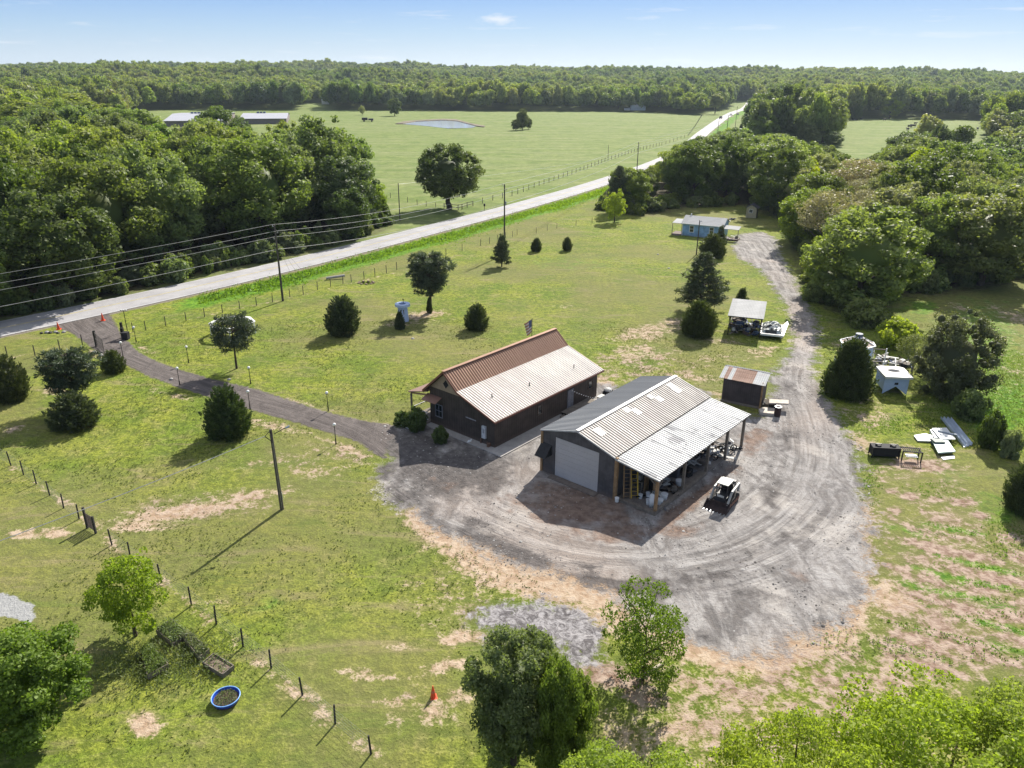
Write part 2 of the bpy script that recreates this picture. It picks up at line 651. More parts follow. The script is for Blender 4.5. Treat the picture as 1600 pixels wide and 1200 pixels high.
sd_asph = full(sdf(PN, ASPH), -12)
sd_grav = full(sdf(PN, GRAV), -12)
sd_ash = full(sdf(PN, ASH), -12)
sd_pad = full(sdf(PN, PAD), -12)
sd_gard = full(sdf(PN, GARDEN), -12)
sd_red = full(sdf(PN, REDD), -12)
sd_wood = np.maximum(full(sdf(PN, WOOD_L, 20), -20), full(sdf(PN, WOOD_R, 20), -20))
rd, rs, ra = seg_info(PN, list(ROAD[::2]))
road_d = full(rd, 500)
road_side = full(rs, 0)          # +1 = far (pasture) side
td, ts, ta = seg_info(PN, list(TRACK[::2]))
tr_d = full(td * ts, 50)
tr_s = full(ta, 0)
# photograph coordinates of the ground points, to read the bare patches off the picture once
aY, aX = P2[:, 1], P2[:, 0]
dd = np.maximum(aY * cP + CH * sP, 1.0)
vv = -(aY * sP - CH * cP) / dd
uu = aX / dd
PXc = 800 + FOC * (uu * cR - vv * sR)
PYc = 600 + FOC * (uu * sR + vv * cR)
valid = (aY > 2)


def patch(lst):
    o = np.zeros(npt)
    for cx, cy, rx, ry, s, ang in lst:
        m = valid & (np.abs(PXc - cx) < 2.2 * max(rx, ry)) & (np.abs(PYc - cy) < 2.2 * max(rx, ry))
        if not m.any():
            continue
        ca, sa = math.cos(math.radians(ang)), math.sin(math.radians(ang))
        qx, qy = PXc[m] - cx, PYc[m] - cy
        a = (qx * ca + qy * sa) / rx
        b = (-qx * sa + qy * ca) / ry
        w = s * np.exp(-(a * a + b * b) ** 1.3)
        o[m] = np.maximum(o[m], w)
    return o


peach = patch([(285, 800, 120, 12, 1, -8), (215, 822, 70, 9, .9, 0), (60, 835, 60, 8, .8, 0), (380, 778, 90, 10, .7, -8), (500, 735, 90, 16, .35, -6), (620, 747, 26, 16, .9, 30), (90, 612, 26, 10, .7, 0), (25, 672, 28, 7, .6, 0),
               (270, 618, 45, 5, .6, 15), (410, 662, 80, 7, .7, 10), (540, 700, 50, 8, .7, 20), (580, 662, 60, 6, .6, 8), (470, 630, 60, 4, .5, 12), (225, 545, 22, 5, .6, 30), (270, 585, 50, 4, .5, 18),
               (1010, 520, 60, 13, .75, -8), (1060, 505, 30, 10, .7, 0), (1000, 552, 50, 16, .7, 0), (1075, 588, 70, 9, .6, 8), (1190, 548, 28, 10, .6, 0), (1130, 532, 40, 6, .5, 0), (945, 600, 22, 12, .9, 20), (1140, 616, 40, 10, .6, 0),
               (655, 492, 45, 7, .8, -6), (640, 505, 60, 6, .5, -6), (730, 995, 45, 12, 1, -6), (700, 1040, 45, 12, .95, -12), (590, 1058, 70, 8, .8, 5), (600, 1095, 40, 6, .9, 0), (680, 1112, 34, 24, .75, 20), (622, 1130, 12, 20, .6, -20),
               (228, 1137, 24, 20, 1.1, 0), (500, 1130, 30, 8, .6, 45), (720, 1090, 30, 14, .6, 0), (760, 900, 70, 18, .5, 15), (700, 865, 60, 12, .4, 20), (620, 1010, 40, 8, .3, 0), (330, 940, 60, 6, .25, 0),
               (1395, 935, 60, 26, .95, 25), (1440, 1000, 80, 30, .7, 20), (1120, 560, 60, 8, .4, 0), (1320, 545, 20, 18, .5, 0), (1580, 490, 50, 6, .6, 20), (1545, 520, 40, 6, .5, 20), (1500, 480, 30, 5, .5, 20), (1590, 580, 30, 6, .5, 10), (1370, 655, 50, 10, .6, 5), (1340, 690, 40, 16, .7, 20),
               (150, 553, 18, 5, .8, 25), (1590, 500, 40, 8, .6, 15), (885, 480, 30, 5, .25, 0), (370, 730, 120, 6, .25, -8)])
brown = patch([(1440, 728, 66, 12, .9, 6), (1480, 838, 120, 6, .85, 6), (1480, 862, 125, 8, .9, 7), (1450, 893, 100, 8, .85, 8), (1530, 922, 90, 7, .8, 8), (1550, 955, 80, 8, .7, 8), (1392, 768, 15, 6, .9, 5), (1420, 776, 19, 7, .9, 5), (1462, 779, 16, 7, .9, 5),
               (1505, 785, 24, 9, .9, 8), (1400, 797, 13, 10, .9, 5), (1530, 806, 20, 7, .85, 5), (1575, 840, 30, 10, .8, 10), (1440, 800, 20, 5, .6, 5), (1380, 750, 14, 4, .6, 0), (1180, 680, 14, 20, .9, -30), (1150, 722, 14, 10, .8, 0), (1590, 870, 30, 12, .8, 20), (1410, 1040, 16, 12, 1, 0),
               (960, 1060, 80, 22, 1, 8), (1010, 1090, 50, 14, .9, 8), (1060, 775, 60, 12, .5, -35), (1300, 1100, 60, 20, .6, 20), (1560, 1000, 60, 16, .6, 15), (1350, 900, 10, 40, .5, 0), (640, 1090, 50, 4, .5, -10), (620, 1062, 40, 3, .5, 5)])
gA_, gB_ = G(1380, 842), G(1600, 890)
gd_ = np.array([gB_.x - gA_.x, gB_.y - gA_.y])
gd_ /= np.hypot(*gd_)
gv_ = (P2[:, 0] - gA_.x) * -gd_[1] + (P2[:, 1] - gA_.y) * gd_[0]
gu_ = (P2[:, 0] - gA_.x) * gd_[0] + (P2[:, 1] - gA_.y) * gd_[1]
row_ = 0.5 + 0.5 * np.sin(2 * PI * (gv_ + 0.25 * np.sin(gu_ / 2.7)) / 2.15)
gmask = sstep(0, 2.5, sd_gard) * sstep(790, 830, PYc) * valid
brown = np.maximum(brown, gmask * sstep(0.35, 0.8, row_) * (0.80 + 0.2 * np.sin(gu_ / 3.1 + gv_)))
brown = np.where(gmask > 0.3, np.where(row_ < 0.33, brown * 0.35, brown), brown)
rowlush = gmask * sstep(0.62, 0.25, row_) if False else gmask * (1 - sstep(0.2, 0.5, row_)) * 0.85 * (0.5 + 0.5 * np.sin(gu_ / 2.3 + 2 * np.sin(gv_)))
dist_out = np.clip(-sd_grav, 0, 12)
band = np.exp(-(dist_out / (1.6 + 1.8 * sstep(640, 760, PXc) * (1 - sstep(930, 1010, PXc)))) ** 2) * sstep(600, 660, PXc) * (1 - sstep(1330, 1400, PXc)) * sstep(760, 800, PYc) * valid
peach = np.maximum(peach, band * 1.25)
peach = np.maximum(peach, 0.62 * sstep(-3, 5, sd_red))
brown = np.maximum(brown, 0.55 * sstep(-2, 6, sd_red) * sstep(950, 1150, PXc) * valid)
brown = np.maximum(brown, 0.42 * sstep(-2, 4, sd_gard) * sstep(700, 830, PYc) * valid)
brown = np.maximum(brown, 0.30 * sstep(-2, 4, sd_gard))
brown = np.maximum(brown, patch([(1530, 560, 90, 90, .30, 0), (1480, 1000, 120, 50, .75, 10), (1300, 1050, 120, 50, .6, 0), (1200, 1075, 120, 30, .6, 0), (1340, 640, 40, 60, .35, 0), (1000, 575, 110, 30, .42, 0), (520, 715, 120, 30, .30, -5), (330, 790, 160, 26, .35, -6), (700, 940, 90, 60, .30, 0)]))
# worn strip under the fence of the near paddock
fl_ = GP([(15, 728), (120, 800), (200, 870), (300, 945), (378, 1012), (472, 1088), (580, 1175), (640, 1225)])
fd, _, _ = seg_info(PN, fl_)
peach = np.maximum(peach, full(0.55 * np.exp(-(fd / 0.35) ** 2), 0))
for rl_ in ([(196, 522), (440, 468), (560, 440), (745, 392), (900, 352)], [(0, 563), (128, 534)]):
    fd, _, _ = seg_info(PN, GP(rl_))
    peach = np.maximum(peach, full(0.36 * np.exp(-(fd / 0.3) ** 2), 0))
lush = np.zeros(npt)
off = road_d * -road_side
lush = np.where((off > ROADW) & (off < 26), sstep(ROADW + 0.5, ROADW + 2.0, off) * (1 - sstep(8.5, 12.5, off)), 0) * sstep(230, 330, PXc)
lush = np.maximum(lush, patch([(1500, 640, 60, 20, .4, 20), (1560, 800, 40, 60, .5, -60), (1430, 830, 60, 10, .7, 5), (1500, 930, 90, 6, .9, 8), (1470, 910, 60, 5, .8, 8), (1480, 740, 60, 16, .5, 10), (1560, 950, 40, 8, .8, 10), (1400, 730, 30, 8, .3, 0), (1560, 1010, 40, 12, .6, 10), (900, 410, 140, 18, .35, 0), (420, 940, 50, 25, .35, 0),
                               (1350, 820, 14, 30, .5, 0), (1480, 640, 40, 14, .4, 0), (1530, 540, 90, 90, .62, 0), (1570, 640, 60, 70, .75, 0), (1440, 480, 40, 14, .6, 0), (1400, 470, 40, 10, .5, 0), (1280, 440, 20, 20, .4, 0)]))
lush = np.maximum(lush, rowlush)
pasture = ((road_side > 0) & near).astype(float)
pasture = np.where(near, pasture, 1.0)
pasture = np.maximum(pasture, ((P2[:, 1] > 300) & (P2[:, 0] > 100)).astype(float))
# verge of bare soil at the road edge
rel = np.abs(road_d - ROADW)
verge = np.exp(-(np.maximum(rel - 0.1, 0) / 0.7) ** 2) * (road_d < 8)
verge *= np.where(road_side > 0, 0.35, 0.8)
# shape: ditch along the near side of the road, faint swells everywhere
ditch = np.exp(-((off - 6.6) / 1.5) ** 2) * near * sstep(250, 340, PXc) * (1 - sstep(1000, 1100, PXc))
Zg = Zg - 0.45 * ditch
Zg = Zg + np.where(near & (P2[:, 1] < 520), 0.05 * (np.sin(P2[:, 0] / 3.1 + P2[:, 1] / 7) + np.sin(P2[:, 1] / 4.3 - P2[:, 0] / 9)) * (1 - sstep(-1, 1, np.maximum(sd_grav, sd_asph))) * sstep(3, 9, road_d), 0)
und = R.random((NY, NX)).ravel()
Zg = Zg + np.where(near, (und - 0.5) * 0.035 * (road_d > 4.5), 0)
for cx_, cy_, r_, h_ in ():
    pass
# culvert pit beside the road fence
pit = G(573, 442)
Zg -= 0.7 * np.exp(-(((P2[:, 0] - pit.x) / 0.9) ** 2 + ((P2[:, 1] - pit.y) / 0.7) ** 2) ** 2)
Zg = np.where(valid | near, Zg, Zg)

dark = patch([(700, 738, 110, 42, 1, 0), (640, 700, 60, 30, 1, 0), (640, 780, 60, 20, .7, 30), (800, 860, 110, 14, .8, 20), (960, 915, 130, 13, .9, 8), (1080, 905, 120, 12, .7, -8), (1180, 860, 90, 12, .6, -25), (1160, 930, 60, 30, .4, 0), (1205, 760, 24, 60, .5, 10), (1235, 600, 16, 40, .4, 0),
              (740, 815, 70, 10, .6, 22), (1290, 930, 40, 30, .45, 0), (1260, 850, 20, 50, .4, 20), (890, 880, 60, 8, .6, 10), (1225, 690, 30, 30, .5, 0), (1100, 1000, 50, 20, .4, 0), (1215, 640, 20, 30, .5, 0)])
redg = patch([(900, 790, 120, 40, .9, 5), (960, 830, 90, 22, .8, 0), (1060, 800, 70, 14, 1, -38), (1100, 770, 60, 12, .9, -38), (1180, 690, 30, 24, .8, -30), (1150, 735, 24, 14, .7, 0), (700, 760, 60, 12, .4, 10), (1060, 830, 50, 14, .6, -10), (1255, 905, 40, 10, .5, 40), (1080, 600, 60, 6, .7, 5)])
A4 = np.stack([dark, redg, np.zeros(npt), np.zeros(npt)], 1)
# faces
ii = (np.arange(NY - 1)[:, None] * NX + np.arange(NX - 1)[None, :]).ravel()
quads = np.stack([ii, ii + 1, ii + NX + 1, ii + NX], 1)
fc = lambda a: a[quads].mean(1)
jit = (R.random(len(quads)) - 0.5) * 0.5
f_as = fc(sd_asph) + jit > 0
f_gr = (fc(sd_grav) + jit > 0) & ~f_as
f_pad = (fc(sd_pad) > 0)
f_ash = (fc(sd_ash) + jit > 0)
f_gard = (fc(sd_gard) + jit > 0) & ~f_gr & ~f_as
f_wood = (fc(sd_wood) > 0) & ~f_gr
f_road = fc(road_d) < 60
f_past = (fc(pasture) > 0.5) & ~f_wood & (fc(near.astype(float)) > 0.5)
f_lawn = (fc(near.astype(float)) > 0.5) & (fc(P2[:, 1]) < 260) & ~f_past & ~f_wood
cls = np.zeros(len(quads), int)
for k, m in ((1, f_past), (2, f_lawn), (3, f_wood), (4, f_gard), (5, f_ash), (6, f_pad), (7, f_gr), (8, f_as)):
    cls[m] = k
NAMES = ['ground', 'pasture', 'lawn', 'wood_floor', 'garden_soil', 'ash_patch', 'gravel_pad', 'gravel_yard', 'driveway']

A1 = np.stack([sd_grav, sd_asph, np.maximum(sd_ash, -12), sd_pad], 1)
A2 = np.stack([peach, brown, lush, pasture], 1)
A3 = np.stack([tr_d, tr_s, np.clip(sd_wood, -20, 20), verge], 1)

# ground material
k = NT('ground_cover')
pos = k.pos()
a1 = k.n('ShaderNodeAttribute', attribute_name='map_a')
a2 = k.n('ShaderNodeAttribute', attribute_name='map_b')
a3 = k.n('ShaderNodeAttribute', attribute_name='map_c')


def sep(a):
    s = k.n('ShaderNodeSeparateColor')
    k.l(a.outputs['Color'], s.inputs[0])
    return s.outputs[0], s.outputs[1], s.outputs[2], a.outputs['Alpha']


a4 = k.n('ShaderNodeAttribute', attribute_name='map_d')
g_dark, g_redg, g_z1, g_z2 = sep(a4)
g_grav, g_asph, g_ash, g_pad = sep(a1)
g_peach, g_brown, g_lush, g_past = sep(a2)
g_td, g_ts, g_wood, g_verge = sep(a3)
n_big = k.noise(pos, 0.035, 3, 0.55)
n_mid = k.noise(pos, 0.16, 4, 0.6, 0.4)
n_m2 = k.noise(k.map(pos, (1, 1, 1), 0.6), 0.55, 4, 0.6, 0.3)
n_cl = k.noise(pos, 1.7, 4, 0.65)
n_fi = k.noise(pos, 7.0, 3, 0.7)
n_st = k.noise(k.map(pos, (1.0, 0.25, 1), 0.7), 1.3, 4, 0.65, 0.6)
# grass
g_yel, g_grn, g_drk, g_str = (0.290, 0.310, 0.040), (0.160, 0.225, 0.024), (0.066, 0.094, 0.014), (0.36, 0.31, 0.125)
c = k.mix(k.ss(n_mid, 0.34, 0.66), g_grn, g_yel)
c = k.mix(k.math('MULTIPLY', k.ss(n_m2, 0.48, 0.70), 0.60), c, g_str)
c = k.mix(k.math('MULTIPLY', k.ss(n_cl, 0.56, 0.40), 0.65), c, g_drk)
c = k.mix(k.math('MULTIPLY', k.ss(n_fi, 0.60, 0.40), 0.62), c, g_drk)
c = k.mix(k.math('MULTIPLY', k.ss(n_fi, 0.58, 0.74), 0.45), c, (0.40, 0.37, 0.16))
c = k.mix(k.math('MULTIPLY', k.ss(n_big, 0.56, 0.42), 0.55), c, (0.17, 0.155, 0.065))
n_dir = k.noise(k.map(pos, (0.22, 1.0, 1), 0.35), 0.42, 5, 0.68, 0.8)
c = k.mix(k.math('MULTIPLY', k.ss(n_dir, 0.54, 0.70), 0.55), c, (0.255, 0.205, 0.115))
c = k.mix(k.math('MULTIPLY', k.ss(n_dir, 0.44, 0.33), 0.45), c, (0.095, 0.135, 0.026))
# pasture: paler, smoother
pc = k.mix(k.ss(n_mid, 0.35, 0.65), (0.130, 0.185, 0.040), (0.205, 0.245, 0.072))
n_row = k.noise(k.map(pos, (0.02, 0.16, 1), 0.05), 1.0, 5, 0.6, 0.5)
pc = k.mix(k.math('MULTIPLY', k.ss(n_row, 0.42, 0.66), 0.55), pc, (0.27, 0.275, 0.13))
pc = k.mix(k.math('MULTIPLY', k.ss(n_m2, 0.60, 0.42), 0.35), pc, (0.085, 0.115, 0.03))
c = k.mix(g_past, c, pc)
# lush grass of the ditch
lc = k.mix(k.ss(n_cl, 0.35, 0.65), (0.055, 0.135, 0.010), (0.15, 0.28, 0.022))
f_l = k.ss(k.math('ADD', g_lush, k.math('MULTIPLY', k.math('SUBTRACT', n_m2, 0.5), 1.2)), 0.25, 0.75)
c = k.mix(f_l, c, lc)
# bare soil
n_e = k.math('ADD', k.math('MULTIPLY', k.math('SUBTRACT', n_cl, 0.5), 1.7), k.math('MULTIPLY', k.math('SUBTRACT', n_m2, 0.5), 1.6))
pch = k.mix(k.ss(n_cl, 0.35, 0.65), (0.33, 0.225, 0.150), (0.47, 0.365, 0.270))
n_e = k.math('ADD', n_e, k.math('MULTIPLY', k.math('SUBTRACT', n_fi, 0.5), 1.3))
f_p = k.math('MULTIPLY', k.ss(k.math('ADD', g_peach, n_e), 0.30, 0.82), 0.97)
f_p = k.math('MULTIPLY', f_p, k.ss(g_peach, 0.02, 0.2))
c = k.mix(f_p, c, pch)
brn = k.mix(k.ss(n_cl, 0.35, 0.65), (0.20, 0.125, 0.090), (0.40, 0.305, 0.240))
f_b = k.math('MULTIPLY', k.ss(k.math('ADD', g_brown, n_e), 0.24, 0.80), k.ss(g_brown, 0.02, 0.2))
c = k.mix(f_b, c, brn)
# wood floor
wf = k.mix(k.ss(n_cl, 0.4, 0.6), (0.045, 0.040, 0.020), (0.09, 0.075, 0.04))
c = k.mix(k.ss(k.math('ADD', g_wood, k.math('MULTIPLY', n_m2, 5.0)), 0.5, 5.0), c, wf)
# road verge
c = k.mix(k.math('MULTIPLY', k.ss(k.math('ADD', g_verge, k.math('SUBTRACT', n_m2, 0.5)), 0.2, 0.6), 0.85), c, (0.20, 0.17, 0.145))
# wheel-track coordinates
cx = k.n('ShaderNodeCombineXYZ')
k.put(cx.inputs[0], k.math('MULTIPLY', g_td, 1.0))
k.put(cx.inputs[1], k.math('MULTIPLY', g_ts, 0.055))
trk = k.noise(cx.outputs[0], 1.5, 6, 0.66, 0.35)
cx2 = k.n('ShaderNodeCombineXYZ')
k.put(cx2.inputs[0], k.math('MULTIPLY', g_td, 3.2))
k.put(cx2.inputs[1], k.math('MULTIPLY', g_ts, 0.16))
trk2 = k.noise(cx2.outputs[0], 1.4, 5, 0.7, 0.4)
vor = k.n('ShaderNodeTexVoronoi')
k.l(pos, vor.inputs['Vector'])
vor.inputs['Scale'].default_value = 5.0
speck = k.ss(k.math('ADD', n_fi, k.math('MULTIPLY', n_m2, 0.6)), 0.86, 0.98)
speck2 = k.ss(k.noise(pos, 3.2, 5, 0.72), 0.60, 0.72)
# gravel
fade = k.ss(k.math('ABSOLUTE', g_td), 8.5, 2.0)
n_a = k.noise(k.map(pos, (1.0, 0.35, 1), 0.5), 0.55, 6, 0.68, 1.2)
n_b = k.noise(k.map(pos, (1.0, 0.5, 1), -0.9), 1.6, 6, 0.72, 0.8)
mt = k.n('ShaderNodeMix', data_type='FLOAT')
k.put(mt.inputs[0], k.math('MULTIPLY', fade, k.ss(n_mid, 0.35, 0.60)))
k.put(mt.inputs[2], n_a)
k.put(mt.inputs[3], trk)
mt2 = k.n('ShaderNodeMix', data_type='FLOAT')
k.put(mt2.inputs[0], k.math('MULTIPLY', fade, k.ss(n_mid, 0.35, 0.60)))
k.put(mt2.inputs[2], n_b)
k.put(mt2.inputs[3], trk2)
trk, trk2 = mt.outputs[0], mt2.outputs[0]
gc = k.mix(k.ss(trk, 0.36, 0.60), (0.140, 0.130, 0.125), (0.365, 0.345, 0.330))
gc = k.mix(k.math('MULTIPLY', k.ss(trk2, 0.60, 0.36), 0.50), gc, (0.16, 0.14, 0.125))
gc = k.mix(k.math('MULTIPLY', k.ss(n_mid, 0.52, 0.66), 0.6), gc, (0.47, 0.43, 0.39))
gc = k.mix(k.math('MULTIPLY', k.ss(n_big, 0.50, 0.62), 0.35), gc, (0.40, 0.31, 0.25))
gc = k.mix(k.math('MULTIPLY', speck2, 0.75), gc, (0.105, 0.092, 0.088))
gc = k.mix(k.math('MULTIPLY', k.ss(k.noise(pos, 1.1, 6, 0.75, 0.5), 0.52, 0.64), 0.55), gc, (0.14, 0.125, 0.12))
gc = k.mix(k.math('MULTIPLY', k.ss(n_fi, 0.62, 0.75), 0.35), gc, (0.60, 0.56, 0.52))
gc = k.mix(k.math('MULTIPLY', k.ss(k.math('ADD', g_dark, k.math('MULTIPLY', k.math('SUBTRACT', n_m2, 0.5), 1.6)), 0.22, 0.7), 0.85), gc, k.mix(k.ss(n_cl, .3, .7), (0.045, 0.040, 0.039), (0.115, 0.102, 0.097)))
gc = k.mix(k.math('MULTIPLY', k.ss(k.math('ADD', g_redg, k.math('MULTIPLY', k.math('SUBTRACT', n_m2, 0.5), 1.6)), 0.30, 0.8), 0.85), gc, k.mix(k.ss(n_cl, .35, .65), (0.125, 0.078, 0.056), (0.24, 0.165, 0.125)))
e_n = k.math('ADD', k.math('MULTIPLY', k.math('SUBTRACT', n_cl, 0.5), 3.6), k.math('MULTIPLY', k.math('SUBTRACT', n_m2, 0.5), 4.0))
e_n = k.math('ADD', e_n, k.math('MULTIPLY', k.math('SUBTRACT', n_fi, 0.5), 2.6))
f_g = k.ss(k.math('ADD', g_grav, e_n), -0.5, 0.7)
c = k.mix(f_g, c, gc)
# black millings of the driveway
ac = k.mix(k.ss(trk, 0.35, 0.65), (0.105, 0.090, 0.084), (0.185, 0.160, 0.148))
ac = k.mix(k.math('MULTIPLY', k.ss(trk2, 0.60, 0.40), 0.5), ac, (0.065, 0.055, 0.052))
ac = k.mix(k.math('MULTIPLY', speck2, 0.3), ac, (0.26, 0.23, 0.21))
f_a = k.ss(k.math('ADD', g_asph, k.math('MULTIPLY', k.math('SUBTRACT', n_cl, 0.5), 1.2)), -0.15, 0.2)
c = k.mix(f_a, c, ac)
# wood ash
hc = k.mix(k.ss(k.noise(pos, 1.4, 6, 0.7, 1.5), 0.38, 0.62), (0.11, 0.10, 0.10), (0.34, 0.32, 0.32))
f_h = k.ss(k.math('ADD', g_ash, e_n), -0.2, 0.8)
c = k.mix(f_h, c, hc)
f_d = k.ss(k.math('ADD', g_pad, k.math('MULTIPLY', k.math('SUBTRACT', n_cl, 0.5), 0.8)), -0.05, 0.1)
c = k.mix(f_d, c, k.mix(k.ss(n_fi, 0.3, 0.7), (0.25, 0.25, 0.245), (0.35, 0.35, 0.34)))
# relief
hg = k.math('ADD', k.math('MULTIPLY', n_cl, 0.7), k.math('MULTIPLY', n_fi, 0.5))
hs = k.math('ADD', k.math('MULTIPLY', trk2, 0.8), k.math('MULTIPLY', k.noise(pos, 3.2, 5, 0.72), 0.8))
fg2 = k.math('MAXIMUM', f_g, f_a)
mh = k.n('ShaderNodeMix', data_type='FLOAT')
k.put(mh.inputs[0], fg2)
k.put(mh.inputs[2], hg)
k.put(mh.inputs[3], hs)
nrm = k.bump(mh.outputs[0], 0.85, 0.16)
M_GROUND = k.out(c, 0.95, 0, nrm, 0.15)

for ci, nm in enumerate(NAMES):
    q = quads[cls == ci]
    if not len(q):
        continue
    used, inv = np.unique(q.ravel(), return_inverse=True)
    me = bpy.data.meshes.new(nm)
    me.vertices.add(len(used))
    me.vertices.foreach_set('co', np.stack([P2[used, 0], P2[used, 1], Zg[used]], 1).astype(np.float32).ravel())
    me.loops.add(len(q) * 4)
    me.loops.foreach_set('vertex_index', inv.astype(np.int32).ravel())
    me.polygons.add(len(q))
    me.polygons.foreach_set('loop_start', np.arange(0, len(q) * 4, 4, dtype=np.int32))
    me.polygons.foreach_set('use_smooth', np.ones(len(q), bool))
    for an, arr in (('map_a', A1), ('map_b', A2), ('map_c', A3), ('map_d', A4)):
        at = me.attributes.new(an, 'FLOAT_COLOR', 'POINT')
        at.data.foreach_set('color', arr[used].astype(np.float32).ravel())
    me.materials.append(M_GROUND)
    me.update(calc_edges=True)
    tag(link(nm, me), kind='structure')


def ground_z(x, y):
    return float(terr(x, y))


# ---------------------------------------------------------------- the road
k = NT('road_asphalt')
p = k.pos()
uv = k.n('ShaderNodeAttribute', attribute_name='lane')
s_ = k.n('ShaderNodeSeparateColor')
k.l(uv.outputs['Color'], s_.inputs[0])
ac_, al_ = s_.outputs[0], s_.outputs[1]
c = k.mix(k.ss(k.noise(p, 0.25, 4), 0.35, 0.65), (0.30, 0.29, 0.30), (0.37, 0.36, 0.365))
c = k.mix(k.math('MULTIPLY', k.ss(k.noise(p, 6, 4, 0.7), 0.55, 0.7), 0.25), c, (0.26, 0.25, 0.25))
wv = k.math('ABSOLUTE', k.math('SUBTRACT', k.math('ABSOLUTE', ac_), 1.65))
c = k.mix(k.math('MULTIPLY', k.ss(wv, 1.0, 0.2), 0.22), c, (0.42, 0.41, 0.41))
cr = k.noise(k.map(p, (1, 1, 1), 0.9), 0.32, 5, 0.7, 1.5)
crk = k.ss(k.math('ABSOLUTE', k.math('SUBTRACT', cr, 0.5)), 0.006, 0.0015)
c = k.mix(k.math('MULTIPLY', crk, 0.55), c, (0.12, 0.11, 0.11))
M_ROAD = k.out(c, 0.8, 0, k.bump(k.noise(p, 30, 3), 0.3, 0.01), 0.3)
M_YEL = simple('yellow_road_paint', (0.48, 0.40, 0.16), 0.7, 0, 0.2, 2)
M_WLINE = simple('white_road_paint', (0.55, 0.55, 0.54), 0.7, 0, 0.15, 2)
T_ = np.gradient(ROAD, axis=0)
T_ /= np.hypot(T_[:, 0], T_[:, 1])[:, None]
NRM = np.stack([-T_[:, 1], T_[:, 0]], 1)


def strip(name, o0, o1, z, mat, parent=None, nseg=1, extra=None):
    vs_, fs, lane = [], [], []
    s = 0
    cols = nseg + 1
    for i, pnt in enumerate(ROAD):
        if i:
            s += np.hypot(*(ROAD[i] - ROAD[i - 1]))
        for j in range(cols):
            o = o0 + (o1 - o0) * j / nseg
            if extra and j == 0:
                o -= extra(pnt)
            q = pnt + NRM[i] * o
            crown = 0.05 * (1 - abs(o) / 3.5) if abs(o) < 3.5 else 0
            vs_.append((q[0], q[1], float(terr(q[0], q[1])) + z + crown))
            lane.append((o, s, 0, 1))
    for i in range(len(ROAD) - 1):
        for j in range(nseg):
            a = i * cols + j
            fs.append((a, a + 1, a + cols + 1, a + cols))
    me = bpy.data.meshes.new(name)
    me.from_pydata(vs_, [], fs)
    at = me.attributes.new('lane', 'FLOAT_COLOR', 'POINT')
    at.data.foreach_set('color', np.array(lane, np.float32).ravel())
    me.materials.append(mat)
    me.polygons.foreach_set('use_smooth', [True] * len(me.polygons))
    me.update()
    return link(name, me, parent)


def apron(p):   # the turn-in on the near side, at the far bend
    return 5.5 * float(np.exp(-((p[1] - 325) / 26.0) ** 2))


road = tag(strip('road', -ROADW, ROADW, 0.045, M_ROAD, nseg=8, extra=apron), kind='structure')
for o in (-0.16, 0.06):
    strip('yellow_centre_line', o, o + 0.10, 0.052, M_YEL, road)
for o in (-ROADW + 0.18, ROADW - 0.30):
    strip('white_edge_line', o, o + 0.12, 0.052, M_WLINE, road)
# pond
pm = NT('pond_water')
M_WATER = pm.out((0.50, 0.54, 0.58), 0.12, 0, pm.bump(pm.noise(pm.pos(), 0.6, 3), 0.03, 0.1), 1.0)  # reflected sky is put into the pale base colour of the water
pp = GP([(628, 194), (650, 190), (690, 188), (715, 189), (746, 197), (738, 200), (700, 201), (665, 197)])
mb = MB()
mb.add([(x, y, 0.12) for x, y in pp], [tuple(range(len(pp)))])
tag(mb.build('pond', M_WATER), kind='structure')
mb = MB()
bk = GP([(618, 194), (630, 190.6), (650, 188.6), (692, 186.4), (712, 187), (738, 194), (758, 197.5), (756, 199), (746, 198), (714, 189.6), (690, 188.4), (650, 190.4), (630, 194)])
mb.prism(bk, -0.2, 0.45)
tag(mb.build('pond_bank', simple('bank_soil', (0.17, 0.14, 0.09), 0.95, 0, 0.4, 0.2)), kind='structure')

# ---------------------------------------------------------------- foliage
def unit(a):
    return a / np.maximum(np.linalg.norm(a, axis=1), 1e-9)[:, None]


